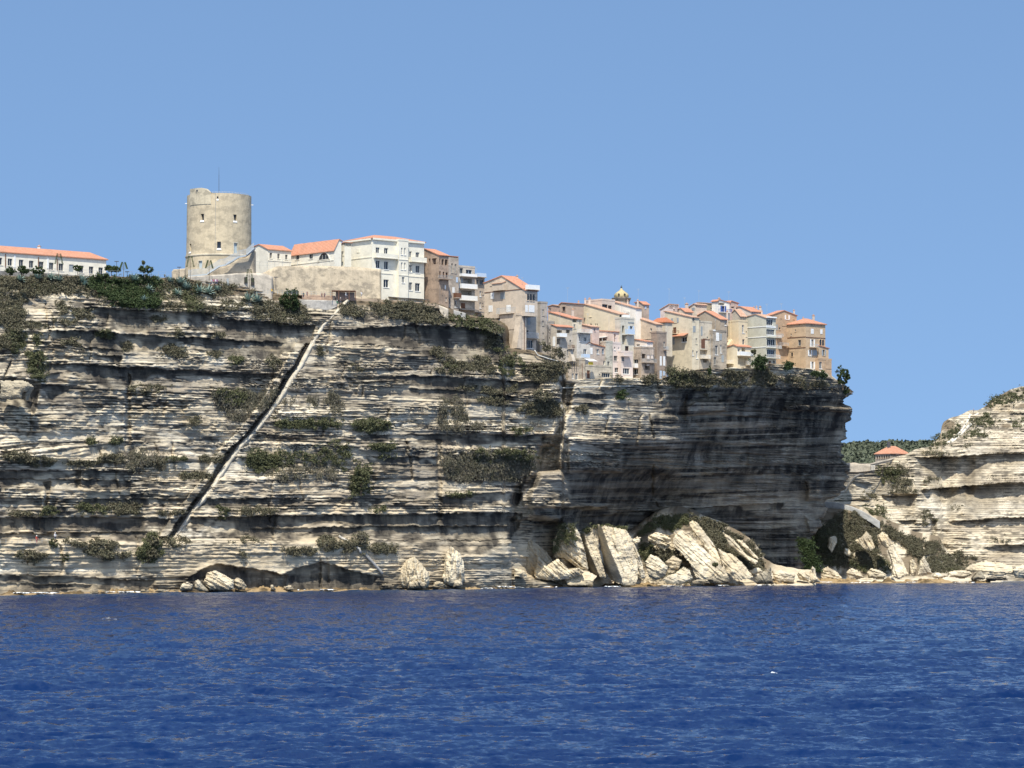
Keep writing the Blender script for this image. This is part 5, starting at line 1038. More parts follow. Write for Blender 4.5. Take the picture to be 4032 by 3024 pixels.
# long oblique stair: parapet wall running down the cliff
def long_stair():
    P = []; wd = [6, 7, 7, 7, 8, 8, 9, 9, 9, 9, 9, 9, 8, 8, 8, 7, 6]
    pts = STAIR; fine = []; w2 = []
    for i in range(len(pts) - 1):
        n = max(1, int(math.hypot(pts[i + 1][0] - pts[i][0], pts[i + 1][1] - pts[i][1]) / 9))
        for k in range(n): t = k / n; fine.append((pts[i][0] * (1 - t) + pts[i + 1][0] * t, pts[i][1] * (1 - t) + pts[i + 1][1] * t)); w2.append(wd[i] * (1 - t) + wd[i + 1] * t)
    fine.append(pts[-1]); w2.append(5.0)
    A = np.array(fine); base = cliff.depth(A[:, 0] + 14, A[:, 1]); base = np.convolve(np.pad(base, 6, 'edge'), np.ones(13) / 13, 'valid')
    rs = np.random.RandomState(8); rows = []
    for (x, y), D, w_ in zip(fine, base, w2):
        j = rs.uniform(-.7, .7); l = np.array(at(x - w_ - j, y, D - .5)); c = np.array(at(x + w_ * .35 + j, y + 1, D - .95)); r = np.array(at(x + w_ + 2 + 1.5 * j, y + 3, D - .25)); bk = l + np.array([.2, 2.4, -.2]); br = r + np.array([0, 2.2, -.4])
        rows.append([bk, l, c, r, br])
    P = np.array(rows); n, k = P.shape[:2]; idx = np.arange(n * k).reshape(n, k); q = np.stack([idx[:-1, :-1], idx[1:, :-1], idx[1:, 1:], idx[:-1, 1:]], -1).reshape(-1, 4)
    org = P[-1, 2].copy(); o = thing('long_stair', 'steep straight stair with pale parapet cut diagonally down the cliff face', 'stair', Vector(org))
    me = raw_mesh('parapet', P.reshape(-1, 3) - org, q, plaster((.60, .54, .43), .5)); link('parapet', me, o)
    st_ = MB()
    for i in range(0, len(fine) - 1):
        (x, y), D = fine[i], base[i]; a = V(x - w2[i] - 14, y, D + 1.2); st_.box(a - Vector((0, 0, .5)), (.95, 0, 0), (0, 1.5, 0), (0, 0, .3))
    st_.build('step', STONE_G, o, Vector(org))
    s2 = o.children[-1]; s2['kind'] = 'stuff'
long_stair()
strip_wall('path_wall', 'low grey stone wall along the ledge path right of the long stair foot', 'wall', 'H', [(1392, 832), (1600, 830), (1800, 832)], [(1392, 858), (1800, 862)], [(1392, 684 - 7.5), (1800, 684 - 4.5)], .5, plaster((.48, .45, .40), .5), 6, rough=.1)
strip_wall('path_wall', 'low stone wall along the ledge path, farther right above the sloping ramp', 'wall', 'J', [(150, 752), (300, 748), (430, 742)], [(150, 768), (430, 760)], [(150, 669), (430, 676)], .5, plaster((.48, .45, .40), .5), 6, rough=.1)
def px_strip(name, label, cat, pts, wpx, off, mat, surf=cliff, thick=.8):
    """a narrow masonry band laid along the rock surface"""
    A = []; 
    for i in range(len(pts) - 1):
        n = max(1, int(math.hypot(pts[i + 1][0] - pts[i][0], pts[i + 1][1] - pts[i][1]) / 7))
        for k in range(n): t = k / n; A.append((pts[i][0] * (1 - t) + pts[i + 1][0] * t, pts[i][1] * (1 - t) + pts[i + 1][1] * t))
    A.append(pts[-1]); A = np.array(A); D = surf.depth(A[:, 0], A[:, 1]); D = np.convolve(np.pad(D, 4, 'edge'), np.ones(9) / 9, 'valid') - off
    tg = np.gradient(A, axis=0); nn = np.stack([-tg[:, 1], tg[:, 0]], 1); nn /= np.linalg.norm(nn, axis=1)[:, None]; rows = []
    for s_, dd in ((-1, thick), (-1, 0), (1, -.15), (1, thick)): q = A + nn * s_ * wpx / 2; rows.append(np.stack(at(q[:, 0], q[:, 1], D + dd), -1))
    P = np.stack(rows, 1); n, k = P.shape[:2]; idx = np.arange(n * k).reshape(n, k); q = np.stack([idx[:-1, :-1], idx[1:, :-1], idx[1:, 1:], idx[:-1, 1:]], -1).reshape(-1, 4)
    q = np.concatenate([q, [[idx[0, 0], idx[0, 1], idx[0, 2], idx[0, 3]], [idx[-1, 0], idx[-1, 3], idx[-1, 2], idx[-1, 1]]]]); org = P[0, 0].copy()
    return tag(link(name, raw_mesh(name, P.reshape(-1, 3) - org, q, mat), None, org), label, cat)
px_strip('ramp', 'sloping stone ramp coming down right from the ledge path', 'ramp', frl('J', [(615, 757), (690, 800), (765, 850), (775, 880)]), 9, .5, plaster((.55, .52, .46), .4))
px_strip('ramp', 'lower grey stone ramp dropping towards the rounded sea boulder', 'ramp', frl('J', [(805, 885), (860, 945), (935, 1030)]), 11, .6, plaster((.45, .43, .39), .5))
px_strip('water_pipe', 'long thin pale pipe running level along the rock under the houses', 'pipe', frl('C', [(985, 1458), (1200, 1450), (1500, 1442), (1780, 1436)]), 3.5, 1.0, plaster((.60, .58, .50), .2), thick=.2)
px_strip('diagonal_pipe', 'pale pipe slanting down the rock beside the grey weathered house', 'pipe', frl('C', [(705, 1045), (740, 1100), (860, 1140), (960, 1165)]), 3.5, 1.2, plaster((.62, .60, .54), .2), thick=.2)
m = MB(); p = V(*fr('C', 985, 1398), 722); m.box(p, (V(*fr('C', 1142, 1398), 722) - p), (1.5, 6, 0), (0, 0, .5)); tag(m.build('concrete_slab', CONC, None, p), 'flat concrete slab jutting from the cliff edge under the streaky house', 'slab')
# right hand side: stone house, walls, path on the headland
hh = house('E', 'stone_lodge', 'lone low stone house with red-orange hipped roof on the saddle at right', 430, 536, 665, 585, 640, 0, (.42, .36, .28), ('hip', (0, 0), 2.6),
      [('L', 440 + 16 * i, 602 - i, 448 + 16 * i, 625 - i, 'w:brown') for i in range(6)], dirt=.5, Dabs=1000, cat='house', ext=6)
m = MB(); p = V(*fr('E', 524, 585), 1004); m.cbox(p + Vector((0, 0, 2.2)), 1.0, 1.0, 3.4); tag(m.build('chimney', M_DKMETAL, None, p), 'dark chimney on the roof of the lone low stone house', 'chimney')
strip_wall('saddle_wall', 'coursed stone retaining wall crossing the saddle left of the lone house', 'wall', 'E', [(215, 652), (245, 652), (340, 660), (400, 664)], [(215, 712), (300, 714), (400, 705)], [(215, 868), (400, 866)], 3, STONE_L, 6)
strip_wall('saddle_gate_pier', 'pale gate pier at the right end of the coursed saddle wall', 'wall', 'E', [(402, 668), (430, 668)], [(402, 702), (430, 700)], [(402, 864), (430, 863)], 1, plaster((.62, .58, .5), .3), 5)
strip_wall('path_parapet', 'pale parapet of the path climbing past the lone house', 'wall', 'E', [(368, 662), (430, 645), (520, 625), (600, 602), (640, 598)], [(368, 668), (430, 655), (520, 634), (600, 611), (640, 606)], [(368, 872), (640, 878)], .6, STONE_L, 6)
strip_wall('concrete_wall', 'curved grey concrete wall edging the scrub slope under the saddle', 'wall', 'E', [(68, 920), (140, 920), (200, 932), (270, 950), (340, 980), (400, 1015), (462, 1052)], [(68, 975), (140, 978), (200, 975), (270, 992), (340, 1025), (400, 1062), (462, 1105)], [(68, 845), (200, 842), (340, 840), (462, 838)], 1.5, CONC, 6)
px_strip('headland_path', 'white stepped path climbing the skyline of the right headland', 'path', frl('E', [(915, 522), (975, 475), (1020, 432), (1050, 390), (1075, 345), (1082, 312)]), 7, .4, plaster((.74, .70, .60), .2), hill)
px_strip('headland_path', 'broad lower flight of pale steps beside the headland path', 'path', frl('E', [(935, 520), (1000, 478), (1060, 410), (1092, 380)]), 9, .25, plaster((.70, .65, .55), .3), hill)
px_strip('headland_path', 'short pale upper path bending right at the headland top', 'path', frl('E', [(1082, 318), (1100, 330), (1140, 312)]), 7, .3, plaster((.70, .65, .55), .3), hill)
px_strip('saddle_path', 'pale path curving down from the saddle to the undercut rock', 'path', frl('E', [(430, 690), (350, 720), (290, 750), (250, 800), (225, 850)]), 9, .4, plaster((.66, .60, .50), .3), hill)
# ------------------------------------------------------------------ fallen rocks and boulders
RK = [0]
rock_mats = {a: rock_mat('fallen_limestone_%d' % a, (1.0, 1.0, .98), 0.8, (0, R(a), 0)) for a in (-60, -35, 0, 30)}
def boulder(f, poly, D, label, thick=3.0, bul=1.5, ang=30, ridge=None, kL=0.0, kR=0.0, dark=0.0, kT=0.0, name='boulder', step=3.2, warm=.1, amp=.24):
    P0 = frl(f, poly); xs = [p[0] for p in P0]; ys = [p[1] for p in P0]; RK[0] += 1; sd = 500 + RK[0] * 7
    X, Y = np.meshgrid(np.arange(min(xs) - step, max(xs) + step * 1.5, step), np.arange(min(ys) - step, max(ys) + step * 1.5, step))
    sdv = sdpoly(X, Y, P0) + 1.6 * fbm(X / 8, Y / 8, sd, 2); ins = sdv > -.2
    k = D / FP; r = min(max(xs) - min(xs), max(ys) - min(ys)) / 2
    q = np.clip(sdv / (r * .8), 0, 1); Dm = D + thick * .25 - bul * np.sqrt(1 - (1 - q) ** 2 + 1e-6)
    if ridge:
        rp = frl(f, ridge); rx = np.interp(Y, [p[1] for p in rp], [p[0] for p in rp]); Dm = Dm + kL * np.maximum(0, rx - X) * k + kR * np.maximum(0, X - rx) * k
    Dm = Dm + kT * (max(ys) - Y) * k
    a = R(ang); s = (X * math.cos(a) + Y * math.sin(a)) * k; t = (-X * math.sin(a) + Y * math.cos(a)) * k
    lay = layers(.18, .5, sd); ii = np.clip(np.searchsorted(lay, t.ravel() + 200 - (t.min() + 200) + 1).reshape(t.shape), 0, len(lay) - 1)
    Dm = Dm - amp * (vn(s / 4, ii * 1.0, sd + 1) + .6 * vn(s / 1.2, ii * 1.0, sd + 2)) - .5 * fbm(X / 30, Y / 30, sd + 3, 4) - .25 * np.abs(vn(X / 16, Y / 16, sd + 9)) - .12 * fbm(X / 4, Y / 4, sd + 4, 2)
    P = np.stack(at(X, Y, Dm), -1).reshape(-1, 3); n1, n2 = X.shape; idx = np.arange(n1 * n2).reshape(n1, n2)
    c = ins[:-1, :-1] & ins[1:, :-1] & ins[1:, 1:] & ins[:-1, 1:]
    quads = np.stack([idx[:-1, :-1], idx[1:, :-1], idx[1:, 1:], idx[:-1, 1:]], -1)[c]
    e = {}
    for qd in quads:
        for i in range(4):
            u, v = int(qd[i]), int(qd[(i + 1) % 4])
            if (v, u) in e: del e[(v, u)]
            else: e[(u, v)] = 1
    bnd = list(e.keys()); vs = sorted({u for u, v in bnd} | {v for u, v in bnd}); base = len(P); mp = {u: base + i for i, u in enumerate(vs)}
    cen = P[vs].mean(0); bp = P[vs].copy(); bp[:, 1] = np.maximum(bp[:, 1], 0) + thick; bp = bp * .82 + (cen + np.array([0, thick, 0])) * .18; P = np.concatenate([P, bp, [cen + np.array([0, thick * 1.2, 0])]])
    sk = [[u, mp[u], mp[v], v] for u, v in bnd] + [[mp[u], len(P) - 1, len(P) - 1, mp[v]] for u, v in bnd]
    used = np.unique(np.concatenate([quads.ravel(), np.array(sk).ravel()])); rm = -np.ones(len(P), int); rm[used] = np.arange(len(used))
    tri = [s_ for s_ in sk if s_[1] == s_[2] or s_[2] == s_[1]]; fs = [tuple(rm[list(qd)]) for qd in quads] + [tuple(rm[s_]) for s_ in sk[:len(bnd)]] + [tuple(rm[[s_[0], s_[1], s_[3]]]) for s_ in sk[len(bnd):]]
    Pu = P[used]; org = Pu[Pu[:, 2].argmin()].copy(); me = bpy.data.meshes.new(name); me.from_pydata([tuple(p) for p in Pu - org], [], [tuple(int(i) for i in f_) for f_ in fs]); me.update()
    z = Pu[:, 2]
    for nm, val in (('stain_shade', np.clip(dark + .8 * np.clip((1.6 - z) / 1.2, 0, 1), 0, 1)), ('warm', warm + .5 * np.clip((1.0 - z) / .8, 0, 1)), ('soil', 0 * z), ('bed', .5 * np.clip(fbm((Pu[:, 0]) / 2.5, z / 2.5, sd, 4) * 3 - .1, 0, 1))):
        a_ = me.attributes.new(nm, 'FLOAT', 'POINT'); a_.data.foreach_set('value', np.ascontiguousarray(val, dtype=np.float32))
    me.materials.append(rock_mats[min(rock_mats, key=lambda q_: abs(q_ + ang))]); return tag(link(name, me, None, org), label, 'rock' if name != 'boulder' else 'boulder')
S = 'rock_slab'
boulder('F', [(225, 385), (300, 345), (400, 430), (450, 500), (440, 560), (340, 600), (285, 585), (235, 480)], 724, 'dark tilted slab lying in the shaded cave mouth', 5, 1.0, 55, dark=.5, name=S)  # dark: cave shade painted onto this slab and the rock behind
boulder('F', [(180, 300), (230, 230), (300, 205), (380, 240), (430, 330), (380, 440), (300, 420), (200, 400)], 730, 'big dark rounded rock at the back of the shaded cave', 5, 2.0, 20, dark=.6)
boulder('F', [(440, 360), (490, 252), (560, 260), (600, 300), (640, 420), (660, 545), (600, 540), (500, 470), (440, 470)], 727, 'crumbly pale rock mound with shrubs left of the leaning slabs', 6, 2.0, 40, amp=.5)
boulder('F', [(318, 575), (345, 450), (372, 480), (400, 510), (470, 470), (540, 540), (600, 525), (640, 560), (560, 600), (420, 612), (330, 600)], 721, 'jagged sunlit rock fan at the foot of the cave', 5, 1.6, 40, amp=.5)
boulder('F', [(508, 600), (525, 565), (600, 538), (665, 552), (718, 582), (682, 620), (640, 645), (530, 640)], 721, 'flat-topped pale boulder with dark underside at the waterline', 3.5, .8, 6, kT=1.2, dark=.0)
boulder('F', [(605, 330), (640, 300), (700, 262), (725, 300), (722, 400), (770, 590), (735, 592), (655, 540), (625, 450), (605, 390)], 732, 'left one of the three tall leaning slabs', 5, .6, 68, ridge=[(628, 310), (668, 440), (730, 590)], kL=3.0, kR=.15, name=S, kT=.05)
boulder('F', [(712, 262), (722, 250), (735, 275), (760, 265), (895, 292), (925, 335), (950, 430), (968, 520), (966, 600), (950, 645), (875, 640), (800, 612), (765, 560), (740, 440), (715, 340)], 727, 'middle and broadest of the three tall leaning slabs, with a shaded flank', 6, .5, 68, ridge=[(736, 270), (800, 440), (868, 600)], kL=3.2, kR=.25, name=S, kT=.12)
boulder('F', [(922, 345), (945, 375), (985, 470), (1018, 590), (985, 602), (962, 520), (935, 420)], 731, 'right and thinnest of the three tall leaning slabs', 4, .5, 68, name=S)
boulder('F', [(925, 352), (960, 335), (988, 340), (982, 370), (945, 392)], 739, 'small white block wedged behind the thin leaning slab', 3, .8, 10)
boulder('F', [(1008, 490), (1045, 442), (1090, 460), (1160, 520), (1140, 580), (1080, 612), (1030, 585)], 737, 'round pale layered boulder right of the leaning slabs', 4, 1.8, 30)
boulder('F', [(1130, 492), (1190, 450), (1245, 485), (1222, 540), (1172, 550)], 739, 'smaller tan boulder perched beside the round layered one', 3, 1.2, 10, warm=.4)
boulder('F', [(1180, 345), (1228, 288), (1290, 325), (1400, 430), (1512, 545), (1540, 602), (1440, 606), (1330, 602), (1290, 505), (1235, 440), (1185, 395)], 745, 'largest sloping pale slab on the mound, seamed diagonally', 5, .8, 42, name=S, kT=.3)
boulder('F', [(1280, 245), (1312, 232), (1345, 255), (1440, 380), (1512, 540), (1450, 500), (1380, 400), (1300, 292)], 750, 'long narrow slab leaning above the largest sloping slab', 4, .8, 50, name=S, kT=.3)
boulder('F', [(1460, 400), (1500, 430), (1560, 445), (1625, 505), (1692, 592), (1600, 612), (1530, 575), (1490, 500)], 748, 'sloping pale slab right of the largest one, ending at the sea', 4, .9, 45, name=S, kT=.3)
boulder('F', [(1490, 305), (1545, 335), (1605, 400), (1650, 455), (1722, 490), (1700, 512), (1655, 485), (1590, 440), (1530, 380)], 755, 'thin pale rib of rock high on the right flank of the mound', 3, .8, 45, name=S, kT=.3)
boulder('F', [(1570, 350), (1620, 360), (1680, 425), (1725, 480), (1690, 470), (1630, 410)], 757, 'highest thin rib at the right skyline of the mound', 3, .7, 45, name=S, kT=.3)
boulder('F', [(1025, 332), (1080, 305), (1172, 330), (1175, 385), (1130, 432), (1080, 392), (1030, 365)], 750, 'broken white outcrop high on the mound left of the big slab', 3, 1.2, 20, amp=.6)
boulder('F', [(1110, 605), (1160, 572), (1222, 560), (1290, 602), (1240, 637), (1150, 632)], 732, 'low pale boulder at the waterline under the round ones', 3, 1.0, 20)
boulder('F', [(1200, 560), (1250, 520), (1290, 540), (1310, 600), (1270, 620), (1220, 600)], 736, 'blocky pale boulder at the foot of the largest sloping slab', 3, 1.0, 20)
boulder('F', [(1420, 600), (1480, 575), (1530, 580), (1545, 625), (1440, 632)], 738, 'dark wet boulder at the sea edge below the sloping slabs', 2.5, 1.0, 20, dark=.8)
boulder('F', [(1300, 615), (1340, 598), (1400, 603), (1425, 632), (1310, 635)], 737, 'brownish low rock shelf piece under the largest slab', 2.5, .8, 5, dark=.5, warm=.6)
boulder('F', [(1690, 592), (1740, 552), (1795, 520), (1802, 590), (1815, 632), (1700, 632)], 752, 'dark pointed boulder between the mound and the low white rocks', 3, 1.2, 60, dark=.65)
boulder('F', [(1660, 545), (1700, 525), (1740, 535), (1745, 560), (1700, 575), (1670, 575)], 758, 'small white rock behind the dark pointed boulder', 3, .9, 10)
boulder('F', [(1800, 545), (1860, 545), (1950, 572), (1940, 622), (1830, 627), (1805, 600)], 762, 'long low white rock right of the dark pointed boulder', 3, 1.2, 10)
boulder('F', [(1945, 562), (1990, 540), (2035, 580), (2035, 620), (1970, 604)], 764, 'slanting white rock left of the pinnacle', 3, 1.0, 40)
boulder('F', [(2030, 602), (2035, 560), (2050, 510), (2068, 530), (2080, 582), (2108, 622), (2058, 627)], 766, 'sharp upright white pinnacle at the water left of the scrub slope', 2.5, 1.0, 70)
for pl_, D_, lb, kw in (([(50, 1392), (70, 1372), (105, 1363), (170, 1400), (205, 1440), (190, 1482), (60, 1482)], 812, 'leftmost big layered boulder below the scrub slope', {}),
    ([(228, 1402), (262, 1370), (330, 1398), (352, 1442), (240, 1472)], 812, 'second layered boulder below the scrub slope, with pale top', {}),
    ([(370, 1402), (400, 1370), (460, 1385), (515, 1420), (490, 1452), (380, 1447)], 812, 'third, grey-topped boulder below the scrub slope', {'dark': .2}),
    ([(512, 1240), (560, 1210), (622, 1330), (662, 1420), (600, 1452), (545, 1442), (545, 1330)], 814, 'tall pale slab rising from the sea up the scrub slope', {'ang': 70, 'name': S, 'kT': .3}),
    ([(665, 1322), (690, 1308), (722, 1360), (712, 1422), (670, 1432)], 814, 'short pale slab left of the white spike', {'ang': 70, 'name': S}),
    ([(718, 1422), (740, 1320), (765, 1285), (802, 1350), (822, 1412), (762, 1432)], 812, 'white pointed spike of rock at the foot of the scrub slope', {'ang': 60}),
    ([(822, 1425), (840, 1405), (925, 1408), (935, 1430), (880, 1450), (830, 1445)], 812, 'low pale ledge right of the white spike', {'ang': 5}),
    ([(930, 1402), (990, 1385), (1080, 1393), (1102, 1420), (1040, 1450), (940, 1435)], 811, 'long low pale boulder under the right end of the scrub slope', {'ang': 5}),
    ([(1075, 1462), (1130, 1400), (1160, 1388), (1195, 1452)], 808, 'dark triangular wet boulder in front of the flat ledges', {'dark': .7}),
    ([(1035, 1385), (1080, 1350), (1180, 1322), (1290, 1330), (1372, 1362), (1385, 1410), (1300, 1432), (1120, 1412)], 814, 'broad stack of flat pale ledges at the right shore', {'ang': 4, 'kT': .5}),
    ([(1370, 1382), (1453, 1340), (1540, 1350), (1540, 1450), (1390, 1442)], 812, 'shaded flat boulder at the right edge of the picture', {'ang': 4}),
    ([(282, 1182), (330, 1160), (372, 1115), (402, 1150), (432, 1232), (400, 1262), (350, 1242)], 822, 'white rock outcrop in the middle of the scrub slope', {'ang': 60, 'amp': .5, 'kT': .4}),
    ([(108, 1160), (160, 1148), (172, 1200), (132, 1272), (105, 1232)], 822, 'pinkish rock outcrop at the left of the scrub slope', {'ang': 60, 'warm': .4, 'kT': .4}),
    ([(440, 1152), (480, 1120), (520, 1150), (562, 1212), (512, 1242), (455, 1205)], 820, 'white outcrop just above the tall pale slab', {'ang': 60, 'amp': .5, 'kT': .4}),
    ([(215, 1240), (250, 1235), (270, 1270), (250, 1300), (220, 1280)], 820, 'small white outcrop low in the left scrub slope', {'ang': 60, 'kT': .4}),
    ([(1180, 1440), (1240, 1425), (1330, 1430), (1345, 1460), (1200, 1465)], 807, 'low wet dark rocks in front of the broad flat ledges', {'dark': .7, 'ang': 5})):
    kw.setdefault('ang', 15); boulder('E', pl_, D_, lb, 3.5, 1.3, **kw)
bb = lambda px: D0(px) - 3.2
boulder('H', [(1605, 1192), (1640, 1112), (1700, 1093), (1760, 1120), (1852, 1172), (1856, 1250), (1780, 1266), (1660, 1257)], bb(860) - 3, 'large white slanting boulder in front of the left sea cave', 3.5, 1.3, 28)
boulder('H', [(1538, 1242), (1535, 1182), (1570, 1165), (1612, 1212), (1662, 1266), (1580, 1270)], bb(800) - 4, 'dark leaning slab propped left of the large white slanting boulder', 2, .6, 50, dark=.25, name=S)
boulder('H', [(1420, 1242), (1440, 1200), (1480, 1183), (1532, 1210), (1522, 1262), (1430, 1264)], bb(735) - 3, 'grey rounded boulder left of the leaning dark slab', 2.5, 1.2, 10, dark=.2)
boulder('H', [(1850, 1172), (1872, 1150), (1920, 1170), (1957, 1222), (1942, 1260), (1862, 1252)], bb(945) - 3, 'brownish round boulder right of the large white slanting boulder', 2.5, 1.2, 20, dark=.15, warm=.5)
boulder('H', [(1108, 1258), (1122, 1242), (1150, 1240), (1185, 1257), (1182, 1277), (1112, 1277)], bb(570) - 3, 'small round tan boulder at the sea edge below the broken ledge', 1.5, .7, 10, warm=.5)
boulder('H', [(1215, 1270), (1240, 1250), (1300, 1243), (1330, 1248), (1300, 1274)], bb(635) - 3, 'flat pale stone lying in the dark nook at the sea edge', 1.5, .5, 5)
boulder('H', [(705, 1285), (715, 1258), (760, 1252), (785, 1270), (780, 1287)], bb(370) - 3.5, 'round ochre boulder at the sea edge, farthest left', 1.5, .8, 10, warm=.9)
boulder('H', [(2133, 1212), (2160, 1215), (2182, 1240), (2192, 1260), (2150, 1256)], bb(1075) - 2, 'small tilted slab standing in the dark cave right of the boulders', 1.2, .4, 50, name=S)
boulder('J', [(1038, 1082), (1050, 1010), (1070, 970), (1100, 930), (1165, 900), (1212, 950), (1272, 1020), (1282, 1085), (1262, 1132), (1180, 1142), (1045, 1132)], bb(1630) - 2, 'rounded sea boulder with upright fanned layers, the left of a pair', 4, 2.4, 84, dark=.12, amp=.45)
boulder('J', [(1362, 1062), (1376, 902), (1400, 872), (1430, 825), (1460, 850), (1500, 882), (1527, 950), (1528, 1050), (1517, 1122), (1455, 1132), (1380, 1102)], bb(1790) - 2, 'tall egg-shaped sea boulder with upright layers, the right of a pair', 4, 2.6, 88, amp=.5)
boulder('J', [(1288, 1122), (1308, 1092), (1350, 1080), (1392, 1110), (1382, 1142), (1290, 1142)], bb(1720) - 3, 'brown round boulder between the two upright-layered sea boulders', 2, 1.0, 10, dark=.3, warm=.6)
boulder('J', [(1110, 1140), (1125, 1095), (1200, 1072), (1262, 1100), (1250, 1142)], bb(1640) - 4.5, 'grey-brown boulder leaning on the fanned sea boulder', 2, 1.0, 60, dark=.35, warm=.4)
boulder('J', [(1440, 1132), (1452, 1080), (1490, 1070), (1512, 1100), (1512, 1134)], bb(1800) - 4.5, 'small brown boulder at the foot of the egg-shaped one', 1.8, .9, 60, dark=.3, warm=.4)
boulder('J', [(1884, 1002), (1890, 988), (1962, 1005), (1982, 1032), (1980, 1067), (1890, 1052)], D0(2030) - 3, 'sunlit square cream block at the left side of the cave', 3, .8, 10, warm=.3)
boulder('J', [(1995, 1085), (2010, 1058), (2045, 1058), (2055, 1090), (2020, 1100)], 728, 'first small grey cobble-like boulder below the square cream block', 1.5, .8, 5, dark=.4)
boulder('J', [(2058, 1095), (2070, 1068), (2105, 1062), (2130, 1085), (2110, 1110), (2070, 1110)], 727, 'second small grey boulder, nearer the jagged fan', 1.5, .9, 5, dark=.4)
boulder('J', [(2130, 1110), (2150, 1090), (2212, 1088), (2230, 1112), (2200, 1122), (2140, 1122)], 726, 'dark low boulder in front of the jagged fan', 1.5, .8, 5, dark=.6)
boulder('J', [(905, 1125), (930, 1102), (990, 1100), (1030, 1120), (1010, 1140), (915, 1140)], D0(1520) - 4, 'low dark rock left of the fanned sea boulder', 1.5, .7, 5, dark=.5, warm=.5)
boulder('J', [(110, 1125), (120, 1105), (140, 1112), (165, 1150), (140, 1155)], D0(1070) - 4, 'thin leaning stone at the mouth of the dark low cave', 1.2, .4, 50)
boulder('J', [(205, 1140), (215, 1118), (270, 1115), (300, 1150), (230, 1158)], D0(1140) - 4, 'low ochre rock at the mouth of the dark low cave', 1.5, .7, 5, warm=.7)
boulder('G', [(0, 800), (190, 800), (235, 815), (245, 850), (215, 890), (180, 900), (170, 950), (0, 945)], D0(50) + .2, 'big smooth grey rounded block lodged in the cliff at the far left', 3, 1.4, 5, dark=.42, amp=.05, name='lodged_rock')
boulder('G', [(190, 850), (215, 825), (255, 828), (268, 850), (240, 890), (215, 965), (185, 960), (180, 900)], D0(110) - .6, 'shaded overhanging rock knob beside the smooth lodged block', 2.5, 1.0, 5, dark=.5, amp=.05, name='lodged_rock')
# low ochre rock shelf at the waterline
def shelf():
    xs = np.arange(-300, 3900, 3.5); rows = 9; v = (np.arange(rows) / 8.0)[:, None]
    dw = np.where(xs < 2030, pl(DB, xs) - 4.2, np.where(xs < 2330, 719 + (xs - 2030) * .01, np.where(xs < 3100, 732 + (xs - 2130) * .028, 806 - 0 * xs)))
    hgt = (0.35 + 0.9 * np.clip(fbm(xs / 50, xs * 0, 601, 4) + .35, 0, 1)); X = np.broadcast_to(xs[None], (rows, len(xs)))
    D = dw[None] + 3.0 * (1 - v) - .7 * fbm(X / 18, v * 3, 602, 3) ; k = D / FP
    Z = hgt[None] * (1 - v) ** .6 * (1 + .6 * fbm(X / 7, v * 3, 603, 3)) - .35 * v
    P = np.stack([(X - 2016) / FP * D, D, Z], -1); B = P[0:1].copy(); B[..., 1] += 4; P = np.concatenate([B, P])
    st_ = np.clip(.75 * sm(fbm(X / 40, v * 2, 604, 3) * 3 + .2), 0, 1); wm_ = np.clip(1.1 - .3 * v + 0 * X, 0, 1); A = {'stain_shade': np.concatenate([st_[:1], st_]), 'warm': np.concatenate([wm_[:1], wm_]), 'soil': 0 * np.concatenate([wm_[:1], wm_])}
    tag(link('rock_shelf', grid_mesh('rock_shelf', P, M_ROCK_OCHRE, A)), kind='structure')
M_ROCK_OCHRE = rock_mat('shore_rock', (.55, .48, .38))
shelf()
# surf
M_FOAM = flat((.86, .88, .88), .6)
def foam(pts, label, nm='surf_foam'):
    m = MB(); rs = random.Random(len(pts) + int(pts[0][0]))
    for (px, D, ln, z) in pts:
        for k in range(14):
            x = (px - 2016) / FP * D + rs.gauss(0, ln / 2.2); y = D + rs.gauss(0, 1.1); r = rs.uniform(.15, .5); n = 7; c = []
            for i in range(n): a = 6.283 * i / n; q = r * rs.uniform(.6, 1.2); c.append((x + 1.9 * q * math.cos(a), y + q * math.sin(a) * 1.4, z + rs.uniform(0, .25)))
            m.quad(*c)
    o = m.build(nm, M_FOAM, None, None); tag(o, label, 'foam', None, 'stuff')
foam([(105, 618, 2.6, .22), (160, 620, 2.6, .2), (190, 622, 3, .15)], 'white surf breaking at the foot of the far left cliff')
foam([(430, 634, 3, .15), (500, 636, 2, .15), (700, 648, 1.5, .2), (815, 652, 1.3, .2), (1290, 670, 2, .12)], 'thin surf under the left sea cave boulders')
foam([(900, 656, 2, .15), (1180, 668, 2, .12), (1420, 680, 1.6, .12), (1560, 686, 1.2, .15), (2150, 716, 2, .15), (2420, 724, 2, .12), (2650, 732, 2, .12), (3000, 750, 2.4, .15), (3800, 802, 3, .15)], 'low broken wash along the shore rocks')
foam([(1672, 690, 1.6, .2), (1980, 704, 1.8, .35), (2020, 704, 2, .2), (1905, 690, 1.5, .15), (2840, 738, 1.5, .2), (3240, 800, 2, .25), (3390, 800, 2, .2), (3590, 802, 2, .2)], 'small white splashes along the boulders')
def cap(px, D, w_, n, label):
    m = MB(); rs = random.Random(int(px))
    for i in range(n):
        t = rs.gauss(0, 1); x = (px - 2016) / FP * D + t * w_; y = D - .08 * t * t + rs.gauss(0, .10); z = .36 - .10 * abs(t) + rs.uniform(-.09, .05); r = rs.uniform(.014, .05); c = []
        for k in range(5): a = 6.283 * k / 5 + t; c.append((x + 1.8 * r * math.cos(a), y + rs.uniform(-.02, .02), z + .55 * r * math.sin(a)))
        m.quad(*c)
    tag(m.build('whitecap', M_FOAM), label, 'foam', None, 'stuff')
cap(3040, 229, .26, 110, 'little whitecap breaking on the open water at right')
cap(430, 404, .6, 14, 'faint distant whitecap on the open water at left')
